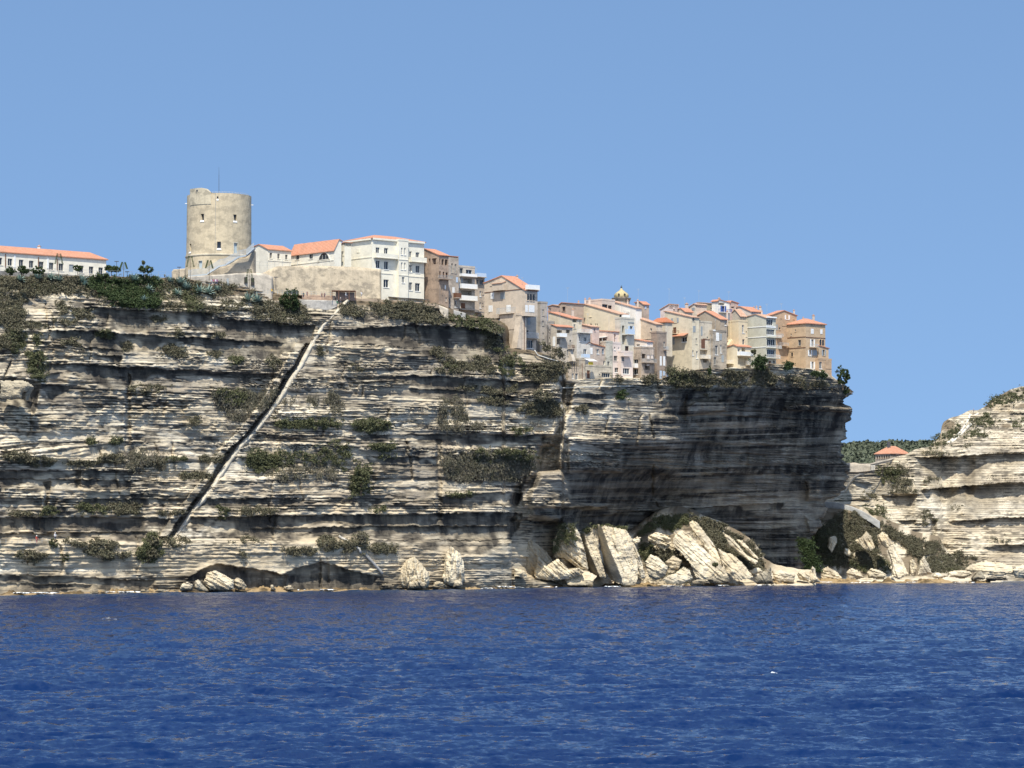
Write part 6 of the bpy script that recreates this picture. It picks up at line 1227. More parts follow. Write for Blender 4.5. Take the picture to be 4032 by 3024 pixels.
# ------------------------------------------------------------------ vegetation
def leaves_mesh(name, C, rad, n_per, size, mat, rs, flat_=0.8, droop=0.0):
    """C: clump centres Nx3; builds many small leaf faces round each centre"""
    N = len(C); rad = np.broadcast_to(rad, (N,)); idx = np.repeat(np.arange(N), n_per); M = len(idx)
    d = rs.normal(size=(M, 3)); d /= np.linalg.norm(d, axis=1)[:, None]; r = rs.rand(M) ** .45
    p = C[idx] + d * (r * rad[idx])[:, None] * np.array([1, 1, flat_]); 
    if droop: p[:, 2] -= rs.rand(M) * droop
    a = rs.normal(size=(M, 3)); a += d * .6; a /= np.linalg.norm(a, axis=1)[:, None]; b = np.cross(a, rs.normal(size=(M, 3))); b /= np.linalg.norm(b, axis=1)[:, None] + 1e-9; c = np.cross(a, b)
    if droop: c = c * .4 + np.array([0, 0, -1.2])
    s = size * rs.uniform(.6, 1.4, M)[:, None]; b = b * s; c = c * s
    V_ = np.stack([p - b * .5 - c * .35, p + b * .5 - c * .4, p + b * .4 + c * .4, p - b * .45 + c * .5], 1).reshape(-1, 3)
    return raw_mesh(name, V_, np.arange(M * 4).reshape(M, 4), mat)
RV = np.random.RandomState(12)
def sample_poly(poly, dens, surf, off, mask=None, thr=-.15):
    xs = [p[0] for p in poly]; ys = [p[1] for p in poly]; A = (max(xs) - min(xs) + 20) * (max(ys) - min(ys) + 12); n = max(6, int(A * dens * .8))
    px = RV.uniform(min(xs) - 10, max(xs) + 10, n); py = RV.uniform(min(ys) - 6, max(ys) + 6, n)
    e = sdpoly(px, py, poly) + 20 * fbm(px / 26, py / 13, 701, 4); k = (e > 0) & (fbm(px / 18, py / 9, 704, 3) > -.28) | (e > -14) & (RV.rand(n) < .06)
    if mask: k &= fbm(px / mask, py / (mask * .6), 702, 3) > thr
    px, py, e = px[k], py[k], e[k]; D = surf.depth(px, py) if hasattr(surf, 'depth') else surf + 0 * px
    D = D - off - RV.rand(len(px)) * off * 1.5
    return np.stack(at(px, py, D), -1)
VEG = {'dry': [], 'green': [], 'hang': [], 'dgreen': []}
def veg(kind, f, poly, dens=.05, off=.25, surf=None, mask=None, thr=-.15):
    P = sample_poly(frl(f, poly), dens, surf or cliff, off, mask, thr)
    if len(P): VEG[kind].append(P)
def R4(x0, y0, x1, y1): 
    w_, h = x1 - x0, y1 - y0; return [(x0, y0 + h * .5), (x0 + w_ * .15, y0 + h * .15), (x0 + w_ * .45, y0), (x0 + w_ * .8, y0 + h * .12), (x1, y0 + h * .5), (x1 - w_ * .1, y0 + h * .85), (x0 + w_ * .55, y1), (x0 + w_ * .2, y1 - h * .1)]
# --- left cliff top
veg('dry', 'A', [(-300, 1075), (0, 1078), (740, 1090), (1500, 1096), (1620, 1110), (2000, 1150), (2212, 1180), (2212, 1340), (2000, 1365), (1830, 1400), (1700, 1350), (1400, 1370), (1200, 1340), (1000, 1330), (880, 1290), (700, 1240), (520, 1220), (300, 1240), (190, 1300), (200, 1420), (0, 1460), (-300, 1400)], .05, .3, None, 60, -.22)
veg('dry', 'A', [(-300, 1080), (800, 1100), (700, 1250), (350, 1240), (200, 1300), (0, 1330), (-300, 1300)], .06, .4, None, 40, -.3); veg('dry', 'A', [(-300, 1072), (0, 1076), (740, 1086), (1500, 1094), (1640, 1110), (1500, 1170), (800, 1160), (0, 1150)], .05, .4)
veg('green', 'A', [(0, 1090), (740, 1100), (1700, 1130), (1750, 1220), (1500, 1300), (1000, 1300), (500, 1200), (0, 1200)], .03, .35, None, 35, .12)
veg('dgreen', 'A', [(745, 1105), (850, 1075), (1000, 1085), (1150, 1120), (1290, 1200), (1390, 1260), (1380, 1345), (1100, 1350), (980, 1290), (860, 1220), (780, 1160)], .12, .6)
veg('dgreen', 'A', [(1140, 1085), (1300, 1080), (1400, 1120), (1390, 1180), (1260, 1170), (1180, 1130)], .10, .5)
veg('green', 'A', [(1590, 1240), (1680, 1230), (1760, 1330), (1760, 1370), (1640, 1380)], .09, .4)
veg('dry', 'G', [(-100, 130), (0, 130), (190, 180), (200, 330), (190, 500), (110, 560), (0, 540), (-100, 540)], .06, .35, None, 70, -.2)
veg('green', 'G', [(60, 400), (190, 420), (200, 520), (130, 570), (70, 500)], .06, .4)
veg('green', 'G', [(215, 600), (330, 570), (345, 700), (360, 760), (330, 800), (290, 800), (240, 720)], .09, .4)
for r in (R4(430, 180, 560, 260), R4(560, 230, 750, 320), R4(430, 300, 600, 350), R4(180, 330, 380, 380), R4(470, 470, 660, 540), R4(1200, 290, 1330, 330), R4(950, 480, 1060, 560), R4(1270, 520, 1480, 610), R4(1640, 560, 1760, 610), R4(1340, 410, 1450, 450), R4(1690, 420, 1790, 460), R4(1040, 830, 1340, 900), R4(2100, 600, 2212, 700)): veg('dry', 'G', r, .07, .3, None, 40, -.3)
for r in (R4(775, 400, 895, 465), R4(1830, 590, 1920, 665), R4(260, 420, 330, 540), R4(870, 1250, 960, 1300), R4(700, 1260, 760, 1300)): veg('green', 'G', r, .09, .35)
veg('hang', 'G', [(1690, 870), (1900, 855), (2050, 900), (2212, 850), (2190, 930), (2100, 1000), (1990, 1050), (1880, 1120), (1800, 1040), (1700, 940)], .07, .5)
veg('green', 'G', [(1720, 870), (1880, 870), (1950, 940), (1880, 1000), (1760, 960)], .06, .6)
veg('dry', 'G', R4(1495, 1088, 1590, 1150), .10, .5)
for r in (R4(40, 150, 230, 230), R4(120, 190, 440, 265), R4(520, 225, 770, 275), R4(760, 180, 1000, 230), R4(1590, 190, 1790, 240), R4(1420, 320, 1700, 380), R4(70, 630, 260, 665), R4(840, 560, 1000, 650), R4(900, 540, 1110, 640), R4(500, 850, 940, 900), R4(110, 950, 370, 1020), R4(690, 910, 790, 980), R4(780, 910, 930, 1010), R4(950, 950, 1040, 1010), R4(1260, 830, 1500, 905), R4(1880, 600, 2212, 655), R4(1260, 630, 1320, 655), R4(1335, 620, 1460, 650), R4(1910, 950, 1960, 990), R4(1830, 840, 2100, 870), R4(260, 1010, 290, 1050)): veg('dry', 'H', r, .08, .35)
for r in (R4(330, 590, 455, 660), R4(600, 568, 845, 640), R4(1080, 900, 1280, 1030), R4(1135, 800, 1270, 910), R4(1320, 190, 1480, 230), R4(1930, 150, 2212, 310)): veg('green', 'H', r, .08, .4)
veg('hang', 'H', [(1000, 150), (1150, 130), (1320, 190), (1310, 290), (1200, 260), (1100, 280), (1010, 290)], .07, .4)
# --- middle
veg('dry', 'I', [(0, 150), (200, 170), (390, 210), (410, 290), (240, 320), (120, 290), (0, 280)], .07, .4)
veg('dry', 'I', [(620, 190), (740, 170), (830, 200), (800, 250), (640, 265)], .07, .5)
veg('dry', 'I', [(840, 180), (960, 160), (1220, 180), (1320, 220), (1390, 310), (1180, 290), (1060, 270), (860, 250)], .10, .7)
veg('dry', 'I', [(1120, 240), (1400, 300), (1330, 330), (1180, 300)], .06, .4)
veg('green', 'I', [(1430, 250), (1700, 280), (1800, 350), (1790, 400), (1640, 370), (1470, 340)], .06, .5)
veg('dry', 'I', [(1690, 330), (1790, 350), (1790, 400), (1720, 500), (1690, 490)], .08, .5)
for r in (R4(1300, 570, 1600, 680), R4(1280, 500, 1400, 560), R4(1550, 560, 1760, 680), R4(1650, 790, 1800, 830), R4(1840, 770, 1950, 815), R4(2000, 880, 2212, 980), R4(1640, 850, 1870, 900), R4(1480, 770, 1620, 800), R4(700, 610, 790, 660), R4(1970, 600, 2240, 740), R4(1770, 520, 1850, 580), R4(460, 480, 520, 560)): veg('dry', 'I', r, .07, .4, None, 40, -.3)
for r in (R4(1350, 600, 1470, 650), R4(1780, 540, 1980, 700), R4(100, 1010, 650, 1085), R4(700, 1010, 1000, 1110), R4(1860, 1060, 2010, 1130), R4(140, 1010, 260, 1070)): veg('green', 'I', r, .07, .45, None, 40, -.3)
for r in (R4(380, 820, 465, 930), R4(510, 810, 650, 970), R4(0, 780, 190, 890), R4(1330, 840, 1560, 1100), R4(1570, 1020, 1680, 1090), R4(210, 850, 300, 890)): veg('hang', 'I', r, .07, .4, None, 30, -.25)
veg('green', 'J', [(0, 150), (300, 135), (480, 140), (620, 60), (690, 80), (720, 200), (830, 250), (850, 450), (760, 490), (690, 430), (700, 300), (600, 230), (500, 210), (180, 240), (60, 230)], .045, .5, None, 30, -.15)
veg('hang', 'J', [(60, 240), (300, 220), (620, 240), (600, 320), (420, 300), (200, 320), (80, 300)], .05, .3)
veg('hang', 'J', [(1360, 150), (1500, 160), (1620, 110), (1760, 130), (1900, 140), (2060, 170), (2020, 260), (1960, 320), (1700, 330), (1450, 330), (1380, 300)], .06, .4)
veg('green', 'J', [(1740, 130), (1900, 135), (2070, 180), (2000, 230), (1880, 190), (1760, 180)], .09, .7)
veg('green', 'J', [(1600, 120), (1720, 150), (1710, 210), (1620, 190)], .09, .6)
for r in (R4(840, 80, 1035, 140), R4(890, 165, 1020, 200), R4(1370, 440, 1600, 470), R4(840, 550, 960, 585)): veg('green', 'J', r, .07, .5)
for r in (R4(730, 740, 830, 830), R4(770, 815, 1050, 885), R4(460, 750, 630, 870), R4(200, 840, 450, 890), R4(640, 780, 760, 865)): veg('dry', 'J', r, .09, .4)
# --- below the houses
veg('dry', 'K', [(880, 235), (1000, 260), (1190, 300), (1210, 370), (1100, 385), (900, 370), (860, 300)], .09, .6)
veg('green', 'K', [(880, 240), (960, 250), (1040, 330), (960, 370), (880, 330)], .06, .7)
for r in (R4(1420, 240, 1590, 375), R4(1240, 260, 1410, 330), R4(1620, 290, 1780, 350), R4(1700, 330, 1950, 385), R4(1060, 410, 1140, 440), R4(280, 490, 370, 530), R4(720, 290, 800, 350), R4(0, 380, 130, 540), R4(-100, 470, 220, 560), R4(1180, 330, 1420, 370)): veg('dry', 'K', r, .08, .45, None, 30, -.3)
for r in (R4(1430, 160, 1525, 250), R4(560, 395, 610, 450), R4(1640, 210, 1690, 250), R4(1830, 270, 1900, 310)): veg('dgreen', 'K', r, .09, .6)
veg('dry', 'C', R4(795, 950, 890, 1060), .06, .8); veg('dry', 'C', R4(880, 1000, 1030, 1170), .07, .8); veg('dry', 'C', R4(690, 1140, 1080, 1340), .06, .5, None, 30, -.3)
veg('green', 'C', R4(290, 980, 410, 1070), .08, .5); veg('dry', 'C', R4(1890, 1310, 2040, 1420), .05, .5); veg('dry', 'C', R4(1550, 1330, 1660, 1390), .05, .5)
# --- right headland
for p in ([(800, 545), (830, 480), (880, 440), (1000, 380), (1040, 400), (1000, 450), (930, 520), (850, 550)], [(1080, 360), (1200, 310), (1240, 340), (1180, 400), (1080, 400)], [(1190, 265), (1230, 215), (1290, 185), (1370, 140), (1500, 120), (1500, 200), (1350, 235), (1250, 255)],
          [(1020, 450), (1120, 420), (1210, 460), (1200, 480), (1050, 460)], [(1350, 350), (1450, 350), (1500, 390), (1380, 390)], [(430, 690), (520, 665), (600, 700), (560, 800), (480, 790)], [(270, 945), (380, 950), (470, 1050), (420, 1010), (330, 985)], [(1220, 370), (1290, 360), (1280, 390), (1230, 395)], [(390, 960), (480, 940), (520, 1060), (460, 1040)]): veg('green', 'E', p, .07, .4, hill)
for p in ([(560, 650), (640, 680), (690, 800), (740, 850), (520, 855), (540, 780)], [(930, 1255), (1110, 1290), (1110, 1350), (1000, 1360)], [(760, 960), (830, 1000), (880, 1100), (820, 1150), (760, 1060)], [(760, 570), (900, 560), (940, 590), (820, 600)], [(1040, 500), (1110, 505), (1100, 535), (1045, 535)], [(780, 740), (930, 790), (900, 805), (790, 790)], [(1230, 1160), (1340, 1150), (1350, 1190), (1260, 1195)], [(300, 850), (420, 840), (440, 900), (330, 895)], [(960, 945), (1010, 945), (1000, 975), (965, 975)]): veg('dry', 'E', p, .07, .4, hill, 40, -.2)
veg('dry', 'E', [(200, 985), (330, 1005), (400, 1080), (460, 1065), (560, 1120), (700, 1180), (860, 1225), (900, 1290), (1000, 1370), (900, 1405), (800, 1390), (700, 1280), (620, 1210), (520, 1140), (470, 1120), (440, 1250), (480, 1330), (440, 1370), (360, 1340), (250, 1330), (180, 1360), (100, 1340), (0, 1300), (30, 1150), (100, 1060)], .16, .5, mound)
veg('dry', 'E', [(440, 1060), (560, 1112), (700, 1172), (860, 1205), (910, 1270), (1110, 1345), (1100, 1390), (900, 1400), (780, 1300), (640, 1220), (500, 1130)], .12, .6, mound); veg('green', 'E', [(0, 1120), (90, 1060), (130, 1100), (100, 1230), (140, 1330), (100, 1370), (0, 1340)], .07, .5, mound); veg('green', 'E', [(240, 1330), (360, 1350), (380, 1400), (260, 1370)], .08, .5, mound); veg('green', 'E', [(440, 1290), (540, 1330), (540, 1410), (470, 1390)], .08, .5, mound); veg('green', 'E', [(860, 1360), (1000, 1360), (1010, 1395), (900, 1405)], .08, .5, mound)
veg('dgreen', 'F', [(1955, 350), (2060, 365), (2110, 540), (2060, 570), (1990, 480)], .09, .6, 790.0); veg('green', 'F', [(2060, 400), (2110, 330), (2200, 250), (2225, 400), (2190, 520), (2120, 490)], .06, .5, mound)
veg('green', 'F', [(1060, 240), (1120, 198), (1280, 205), (1330, 250), (1240, 260), (1190, 290), (1050, 300), (960, 330)], .09, .5, talus); veg('dry', 'F', [(1300, 225), (1480, 300), (1580, 380), (1600, 450), (1520, 430), (1430, 380), (1380, 300)], .09, .8, talus)
veg('dry', 'F', [(1130, 400), (1230, 420), (1270, 490), (1140, 480), (1080, 450)], .09, 2.5, talus); veg('green', 'F', [(960, 370), (1030, 360), (1100, 430), (1010, 490), (965, 430)], .08, 1.0, talus); veg('green', 'F', [(490, 262), (570, 280), (575, 350), (480, 385), (450, 440), (440, 370)], .08, .8, 726.0); veg('dry', 'F', [(1280, 180), (1480, 250), (1740, 440), (1760, 550), (1660, 560), (1560, 490), (1340, 320)], .12, .7, talus); veg('dry', 'F', [(930, 400), (1180, 420), (1300, 620), (960, 600)], .04, .8, talus, 30, -.1); veg('dry', 'F', [(1600, 360), (1690, 430), (1700, 480), (1640, 450)], .09, .9, talus)
veg('green', 'F', [(620, 295), (700, 260), (890, 282), (900, 296), (740, 278), (640, 310)], .10, 1.0, 735.0)
NM = {'dry': ('scrub', M_DRY, 'brownish dry maquis scrub carpeting the cliff top and ledges', .20, 13, .55, 0), 'green': ('green_scrub', M_GREEN, 'olive green low bushes spread over the cliff top and ledges', .20, 13, .55, 0),
      'dgreen': ('dense_scrub', M_DGREEN, 'dense dark green thicket patches', .22, 16, .6, 0), 'hang': ('hanging_scrub', M_HANG, 'grey-green scrub hanging in curtains down the rock face', .22, 8, .5, 1.1)}
for k, (nm, mt, lb, sz, npc, rad, dr) in NM.items():
    C = np.concatenate(VEG[k]); r = rad * RV.uniform(.5, 1.3, len(C)); me = leaves_mesh(nm, C, r, npc, sz, mt, RV, .8, dr); tag(link(nm, me), lb, 'scrub', None, 'stuff')
    print('VEG', k, len(C))
def fuzz_far():
    px = RV.uniform(3280, 3700, 5200); yt = pl(FH, px); py = yt + RV.rand(5200) ** 1.3 * 190 + 2; D = far.depth(px, py) - 1.5
    tag(link('woodland', leaves_mesh('woodland', np.stack(at(px, py, D), -1), 2.2 * RV.uniform(.5, 1.2, 5200), 8, 1.3, M_FAR, RV)), 'distant green woodland covering the low hill behind the lone house', 'woodland', None, 'stuff')
fuzz_far()
# --- single bushes and trees
def bush(f, x0, y0, x1, y1, surf, off, label, mat=None, trunk=False, name='bush', cat='bush', group=None, dens=1.15, leaf=.2):
    a = fr(f, x0, y0); b = fr(f, x1, y1); cx, cy = (a[0] + b[0]) / 2, (a[1] + b[1]) / 2; D = (float(surf.depth(cx, b[1])) if hasattr(surf, 'depth') else surf) - off; k = D / FP; w_, h = (b[0] - a[0]) * k, (b[1] - a[1]) * k
    base = V(cx, b[1], D); o = thing(name, label, cat, base, group); n = int(46 * dens * max(1, w_ * h / 8)); th = h * (.35 if trunk else 0.0); hh_ = h - th
    C = []
    for i in range(n):
        t = RV.rand(3) * 2 - 1
        while np.linalg.norm(t) > 1 : t = RV.rand(3) * 2 - 1
        t = t / (np.linalg.norm(t) + 1e-6) * (np.linalg.norm(t) ** .5); lump = .82 + .3 * vn(np.array(t[0] * 2.3 + cx), np.array(t[2] * 2.3 + cy), 801)
        C.append((t[0] * w_ / 2 * lump, t[1] * min(w_, h) / 2.4 * lump, th + hh_ / 2 + t[2] * hh_ / 2 * lump))
    link('foliage', leaves_mesh('foliage', np.array(C), .32 * min(1.2, max(.5, w_ / 4)), 17, leaf, mat or M_GREEN, RV), o)
    m = MB(); r = max(.05, h * .025)
    top = Vector((0, 0, th + hh_ * .35)); m.tube((0, 0, -.3), top, r * 1.5, r)
    for i in range(4 if trunk else 2): an = i * 1.7 + .5; m.tube(top * .6, top + Vector((math.cos(an) * w_ * .25, math.sin(an) * w_ * .15, hh_ * .25)), r * .8, r * .4)
    m.build('trunk', M_TRUNK, o); return o
bush('D', 1905, 1070, 2070, 1330, 792.0, 0, 'round dark green fig bush clinging to the outermost tip of the cliff', M_DGREEN, dens=1.6)
bush('D', 1985, 1290, 2065, 1405, 793.0, 0, 'trailing green tuft hanging below the round fig bush at the tip', M_DGREEN)
bush('A', 1185, 985, 1340, 1084, 657.0, 0, 'small umbrella-shaped tree alone on the skyline left of the tower', M_DGREEN, True, 'small_tree', 'tree', dens=1.3)
bush('A', 1236, 942, 1262, 1000, 657.5, 0, 'thin pointed treetop sticking up behind the small umbrella-shaped tree', M_GREEN, True, 'small_tree', 'tree')
bush('A', 886, 978, 1055, 1084, 655.0, 0, 'low spreading tree beside the right end of the orange-roofed long building', M_DGREEN, True, 'small_tree', 'tree', dens=1.2)
bush('A', 625, 975, 730, 1075, 641.5, 0, 'low leafy tree in front of the windows of the long low building', M_DGREEN, True, 'small_tree', 'tree')
for x0, x1, lb, D_ in ((35, 145, 'leftmost of the three clipped round hedge balls before the long building', 631), (142, 268, 'middle of the three clipped round hedge balls before the long building', 633), (266, 400, 'right one of the three clipped round hedge balls before the long building', 635)): bush('A', x0, 992, x1, 1066, D_ + 1, 0, lb, M_DGREEN, group='clipped hedge balls', dens=1.4)
bush('I', 185, 55, 342, 232, 678.0, 0, 'bushy green tree below the rampart, left of the shelter', M_DGREEN, dens=1.7, name='bushy_tree', cat='tree')
bush('H', 375, 848, 470, 915, cliff, .6, 'dark green bush beside the walker in white on the ledge path', M_GREEN)
bush('H', 425, 955, 565, 1030, cliff, .6, 'dark bush on the lower pale ledge left of the two bigger shrubs', M_GREEN)
bush('H', 1650, 575, 1838, 700, cliff, .8, 'domed green bush just right of the lower long stair', M_GREEN, dens=1.2)
bush('H', 1140, 805, 1272, 925, cliff, .7, 'tall grey-green bush left of the foot of the long stair', M_DRY)
bush('H', 1082, 905, 1275, 1028, cliff, .7, 'wide shrub hanging under the foot of the long stair', M_DRY, dens=1.2)
bush('J', 700, 235, 850, 455, cliff, .6, 'tall bright green shrub hanging in the middle of the cliff', M_GREEN, dens=1.2)
bush('J', 735, 740, 828, 825, cliff, .8, 'upright grey bush at the top of the sloping ramp', M_HANG)
bush('C', 1885, 1310, 2030, 1420, 738.0, 0, 'grey-brown bush at the foot of the dark brown upright house', M_DRY)
bush('D', 1015, 940, 1140, 1130, 763.5, 0, 'dark green bush squeezed between the cream extension and the grey-green block', M_DGREEN, dens=1.3)
bush('D', 985, 890, 1050, 960, 768.0, 0, 'small bush behind the parapet left of the grey-green block', M_GREEN)
bush('D', 1350, 1040, 1410, 1100, 772.0, 0, 'small round shrub on the pale rocks below the ochre house', M_GREEN)
bush('D', 500, 1075, 560, 1190, 752.0, 0, 'narrow dark shrub under the slim cream house', M_DGREEN)
bush('G', 250, 560, 350, 720, cliff, .6, 'upright green shrub clinging to the cliff near the left edge', M_GREEN)
bush('G', 775, 400, 890, 462, cliff, .7, 'single rounded green bush on the upper dark ledge', M_GREEN)
bush('C', 1620, 1500, 1700, 1575, cliff, .8, 'little green bush on the strata under the pale pink houses', M_GREEN)
bush('F', 1425, 495, 1468, 528, 741.0, 0, 'tiny round bush growing on the largest sloping slab', M_GREEN)
# --- agaves
def agave_mesh():
    m = MB(); rs = random.Random(4)
    for i in range(26):
        a = i * 2.4; e = .15 + 1.15 * (i / 26); L = rs.uniform(.8, 1.15); d = Vector((math.cos(a) * math.cos(e), math.sin(a) * math.cos(e), math.sin(e))); s = Vector((-math.sin(a), math.cos(a), 0)); up = s.cross(d)
        p0 = Vector((0, 0, .05)); p1 = d * L * .5; p2 = d * L + Vector((0, 0, -.12 * (1.2 - e)))
        m.quad(p0 - s * .05, p0 + s * .05, p1 + s * .10, p1 - s * .10); m.quad(p1 - s * .10, p1 + s * .10, p2); m.quad(p1 - s * .10, p1 + up * -.04, p2)
    me = bpy.data.meshes.new('leaves'); me.from_pydata(m.v, [], m.f); me.materials.append(M_AGAVE); return me
AG = agave_mesh(); ags = [('A', 165, 1120, 1.6, 'agave at the far left of the cliff top'), ('A', 330, 1105, 1.7, 'agave below the middle hedge ball'), ('A', 440, 1105, 1.5, 'agave right of the middle hedge ball'), ('A', 505, 1120, 1.5, 'agave under the drainpipe of the long building'), ('A', 705, 1130, 1.8, 'agave at the left rim of the dark green thicket'),
    ('A', 740, 1160, 1.3, 'small agave just inside the left rim of the dark green thicket'), ('A', 1165, 1120, 1.8, 'large pale agave behind the dark green thicket'), ('A', 1290, 1205, 1.5, 'agave on the grey slope right of the thicket'), ('A', 1375, 1115, 1.2, 'small agave near the skyline right of the umbrella tree'), ('A', 1480, 1130, 1.4, 'agave below the ruined wall stub'),
    ('A', 1560, 1145, 1.9, 'big agave under the tower, left of its group'), ('A', 1625, 1190, 1.8, 'second big agave under the tower'), ('A', 1545, 1240, 1.5, 'low agave under the tower group'), ('A', 1740, 1220, 1.9, 'third agave under the terrace wall'), ('A', 1810, 1230, 2.0, 'widest agave under the terrace wall'), ('A', 1895, 1205, 1.4, 'agave at the right end of the row under the terrace wall'),
    ('A', 1255, 1290, 1.2, 'agave low in the dark thicket'), ('B', 165, 850, 2.0, 'left agave of the pair beside the bushy green tree'), ('B', 255, 860, 2.0, 'right agave of the pair beside the bushy green tree')]
for f, x, y, s, lb in ags:
    px, py = fr(f, x, y); D = float(cliff.depth(px, py)) - 1.0; p = V(px, py, D); o = thing('agave', 'pale blue-green ' + lb, 'agave', p, 'agaves along the cliff top'); q = link('leaves', AG, o); q.scale = (s * 1.15, s * 1.15, s * 1.1); q.rotation_euler = (.25, 0, x)
for f, x, y0, y1, D, lb in (('A', 512, 885, 1055, 638, 'tall dead agave flower stalk in front of the long low building'), ('A', 1657, 905, 1085, 661, 'agave flower stalk with tiers of pods left of the tower door'), ('A', 1822, 945, 1075, 665, 'agave flower stalk in front of the metal stair landing'), ('A', 2172, 1020, 1225, 666, 'tall agave flower stalk before the terrace wall under the stair'), ('A', 1076, 962, 1070, 656, 'agave flower stalk on the skyline between the two small trees')):
    a = V(*fr(f, x, y1), D); b = V(*fr(f, x, y0), D); o = thing('flower_stalk', lb, 'plant', a); h = b.z - a.z; m = MB(); m.tube((0, 0, -1), (0, 0, h), .07, .03); m.build('stem', M_TRUNK, o); m = MB()
    for i in range(9):
        z = h * (.45 + .55 * i / 9); L = .75 * (1 - i / 13)
        for s_ in (-1, 1): e = Vector((s_ * L, .2 * s_, z + .25)); m.tube((0, 0, z), e, .025, .02, 4); m.cbox(e, .34, .3, .16)
    m.build('seed_pods', M_DGREEN, o)
for f, x, y0, y1, D, lb in (('A', 1015, 950, 1065, 657, 'thin lamp post between the low spreading tree and the stalk'), ('A', 1560, 1000, 1105, 661, 'dark lamp post beside the ruined wall stub'), ('A', 1108, 1040, 1068, 657, 'short lamp post on the skyline left of the umbrella tree'), ('B', 412, 645, 735, 676, 'thin pole against the left part of the rampart')):
    a = V(*fr(f, x, y1), D); b = V(*fr(f, x, y0), D); o = thing('lamp_post', lb, 'lamp post', a); h = b.z - a.z; m = MB(); m.tube((0, 0, -.6), (0, 0, h), .07, .05); m.build('post', M_DKMETAL, o); m = MB(); m.cbox((0, 0, h), .9, .3, .14); m.build('lamp_head', M_DKMETAL, o)
def fence(f, pts, D0_, D1_, hpx, label, n=30):
    A = frl(f, pts); xs = np.linspace(A[0][0], A[-1][0], n); ys = np.interp(xs, [p[0] for p in A], [p[1] for p in A]); Ds = np.linspace(D0_, D1_, n); P = [V(x, y, d) for x, y, d in zip(xs, ys, Ds)]; h = hpx / FR[f][2] * D0_ / FP
    o = thing('fence', label, 'fence', P[0]); m = MB(); r = MB()
    for i in range(0, n): m.tube(P[i], P[i] + Vector((0, 0, h)), .035, .03, 5)
    for i in range(n - 1):
        for t in (.5, 1.0): r.tube(P[i] + Vector((0, 0, h * t)), P[i + 1] + Vector((0, 0, h * t)), .02, .02, 4)
    m.build('post', M_GREYSH, o, P[0]); r.build('rail', M_GREYSH, o, P[0])
fence('A', [(0, 1045), (400, 1058), (800, 1075), (1400, 1088), (1500, 1090)], 633, 661, 50, 'thin wire fence along the cliff top from the long building to the tower', 26)
fence('B', [(205, 565), (330, 575), (450, 552), (600, 550)], 684, 688, 60, 'thin post fence above the left end of the rampart', 7)
fence('H', [(0, 885), (230, 886), (380, 880)], 614.5, 622, 36, 'light mesh fence along the ledge path at the far left', 9)
fence('B', [(300, 792), (470, 796), (640, 800), (930, 812)], 667, 679, 34, 'low railing of the terrace under the rampart', 16)
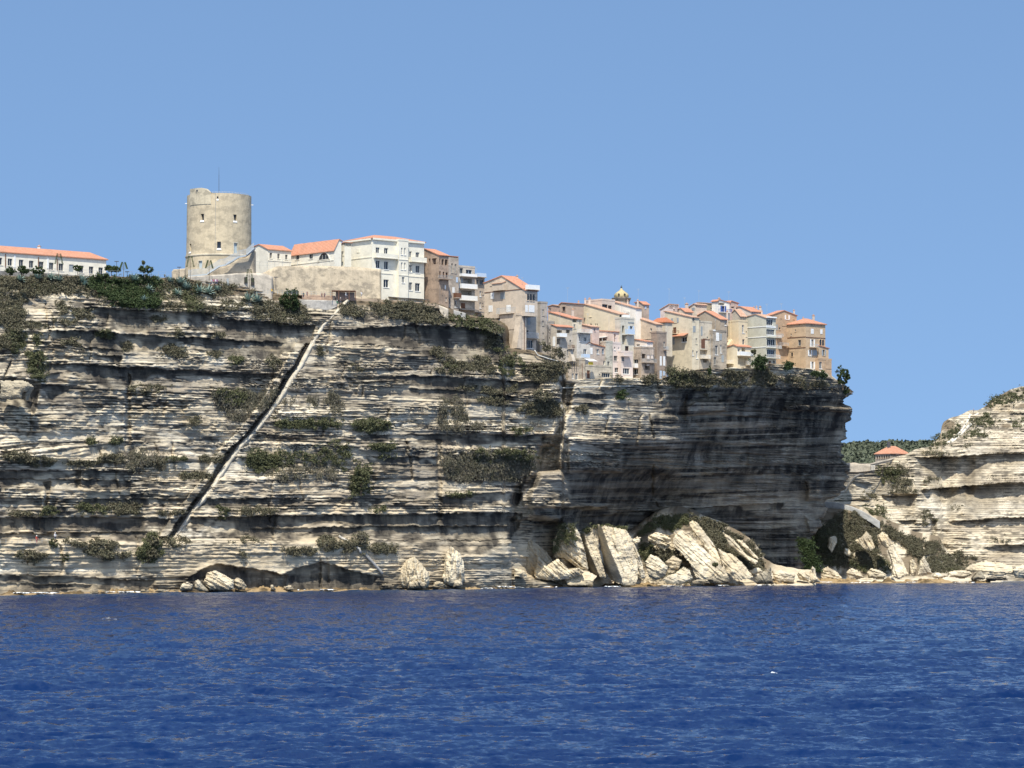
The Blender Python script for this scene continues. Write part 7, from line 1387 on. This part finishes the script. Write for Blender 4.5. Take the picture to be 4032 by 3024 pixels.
# --- people
def person(f, x, y0, y1, D, label, shirt, trous, cap=None, lean=0.0, face=1, step=.12, arm=.15):
    a = V(*fr(f, x, y1), D); b = V(*fr(f, x, y0), D); h = max(1.5, min(1.85, b.z - a.z)); s = h / 1.75; o = thing('person', label, 'person', a)
    J = {'p': (0, 0, .93), 'c': (lean * .2, 0, 1.2), 'n': (lean * .35, 0, 1.47), 'hd': (lean * .42, -.01, 1.58), 'ht': (lean * .42, 0, 1.70)}
    for sd, k in ((-1, 'l'), (1, 'r')):
        J['h' + k] = (sd * .09, 0, .90); J['k' + k] = (sd * .11, sd * step * .6 - .04, .50); J['a' + k] = (sd * .12, sd * step, .08); J['t' + k] = (sd * .12, sd * step - .16, .03)
        J['s' + k] = (sd * .19 + lean * .33, 0, 1.42); J['e' + k] = (sd * (.22 + arm) + lean * .2, -.05, 1.16); J['w' + k] = (sd * (.20 + arm * .6) + lean * .2, -.2, .98); J['f' + k] = (sd * (.2 + arm * .5) + lean * .2, -.27, .92)
    E = [('p', 'c'), ('c', 'n'), ('n', 'hd'), ('hd', 'ht')] + [(p + k, q + k) for k in 'lr' for p, q in (('h', 'k'), ('k', 'a'), ('a', 't'), ('s', 'e'), ('e', 'w'), ('w', 'f'))] + [('p', 'hl'), ('p', 'hr'), ('n', 'sl'), ('n', 'sr')]
    RD = {'p': .14, 'c': .135, 'n': .075, 'hd': .10, 'ht': .085, 'h': .095, 'k': .06, 'a': .042, 't': .035, 's': .062, 'e': .045, 'w': .033, 'f': .03}
    K = list(J); me = bpy.data.meshes.new('body'); me.from_pydata([tuple(c * s for c in J[k]) for k in K], [(K.index(p), K.index(q)) for p, q in E], []); ob = bpy.data.objects.new('tmp_body', me); COL.objects.link(ob)
    ob.modifiers.new('s', 'SKIN'); sv = me.skin_vertices[0].data
    for i, k in enumerate(K): r = RD.get(k, RD.get(k[0], .05)) * s; sv[i].radius = (r, r)
    sv[0].use_root = True; ob.modifiers.new('u', 'SUBSURF').levels = 1; dg = bpy.context.evaluated_depsgraph_get(); dg.update(); bm_ = bpy.data.meshes.new_from_object(ob.evaluated_get(dg)); bpy.data.objects.remove(ob)
    bm_.materials.clear(); skin = flat((.45, .28, .20), .6)
    for mm in (skin, flat(shirt), flat(trous), M_BROWN): bm_.materials.append(mm)
    for p in bm_.polygons:
        c = p.center / s; z = c.z; p.use_smooth = True
        if z > 1.63: p.material_index = 3
        elif z > 1.48: p.material_index = 0
        elif z > .96 and (abs(c.x) < .3 or z > 1.15): p.material_index = 1
        elif z < .96 and z > .42 and abs(c.x - 0) < .2: p.material_index = 2
        elif z < .1: p.material_index = 3
        else: p.material_index = 0
    q = link('body', bm_, o); o.rotation_euler = (0, 0, face)
    if cap: m = MB(); m.lathe((lean * .42 * s, 0, 1.64 * s), [(.13 * s, 0), (.12 * s, .07 * s), (.03 * s, .12 * s)], 10); m.cbox((lean * .42 * s, -.14 * s, 1.645 * s), .16 * s, .14 * s, .02); m.build('cap', flat(cap), o)
WHT = (.75, .75, .73)
person('H', 290, 816, 892, 614.0, 'walker in a red top and white cap on the ledge path at far left', (.45, .07, .05), (.40, .12, .10), WHT)
person('H', 436, 797, 868, 618.5, 'walker in a white top carrying a dark backpack on the ledge path', WHT, (.05, .06, .09), WHT)
person('B', 377, 755, 800, 668.5, 'person in a bright yellow top on the terrace left of the bushy tree', (.75, .45, .03), (.1, .1, .12))
person('B', 652, 770, 838, 677.0, 'person in dark clothes standing at the terrace rail, leftmost of the pair', (.08, .12, .12), (.06, .07, .1))
person('B', 684, 770, 825, 678.0, 'person in dull red leaning by the terrace rail, right of the pair', (.3, .10, .09), (.1, .08, .1))
person('B', 812, 785, 835, 681.0, 'person in brown standing left in the pair before the shelter', (.25, .12, .08), (.08, .08, .1))
person('B', 835, 782, 835, 681.5, 'person in dark red standing right in the pair before the shelter', (.16, .06, .07), (.06, .06, .1))
person('B', 1022, 795, 838, 683.0, 'person in a white cap and grey top at the very top of the long stair', (.4, .45, .5), (.12, .12, .15), WHT)
person('B', 975, 832, 880, 679.0, 'dark-clad person with white cap on the upper stair', (.1, .09, .09), (.1, .1, .12), WHT)
person('B', 945, 845, 905, 677.5, 'person in a green shirt climbing the long stair', (.03, .22, .12), (.35, .33, .3), WHT)
person('B', 1157, 792, 825, 684.0, 'person in white sitting by the wall right of the shelter', WHT, (.3, .3, .3))
for i, (x, sh, lb) in enumerate(((1842, (.6, .55, .6), 'pale lilac'), (1862, (.45, .12, .2), 'crimson'), (1878, WHT, 'white'), (1890, (.35, .15, .3), 'purple'))): person('A', x, 1098, 1160, 656.0 + i * .25, 'person in a %s top in the group below the tower' % lb, sh, (.12, .12, .18))
person('E', 574, 598, 618, 869, 'tiny dark figure on the path below the lone house, left of two', (.05, .05, .06), (.05, .05, .06)); person('E', 587, 598, 618, 869, 'tiny dark figure on the path below the lone house, right of two', (.12, .1, .1), (.05, .05, .06))
person('E', 1106, 296, 312, 892, 'tiny figure at the top of the headland path', (.2, .2, .25), (.1, .1, .12))
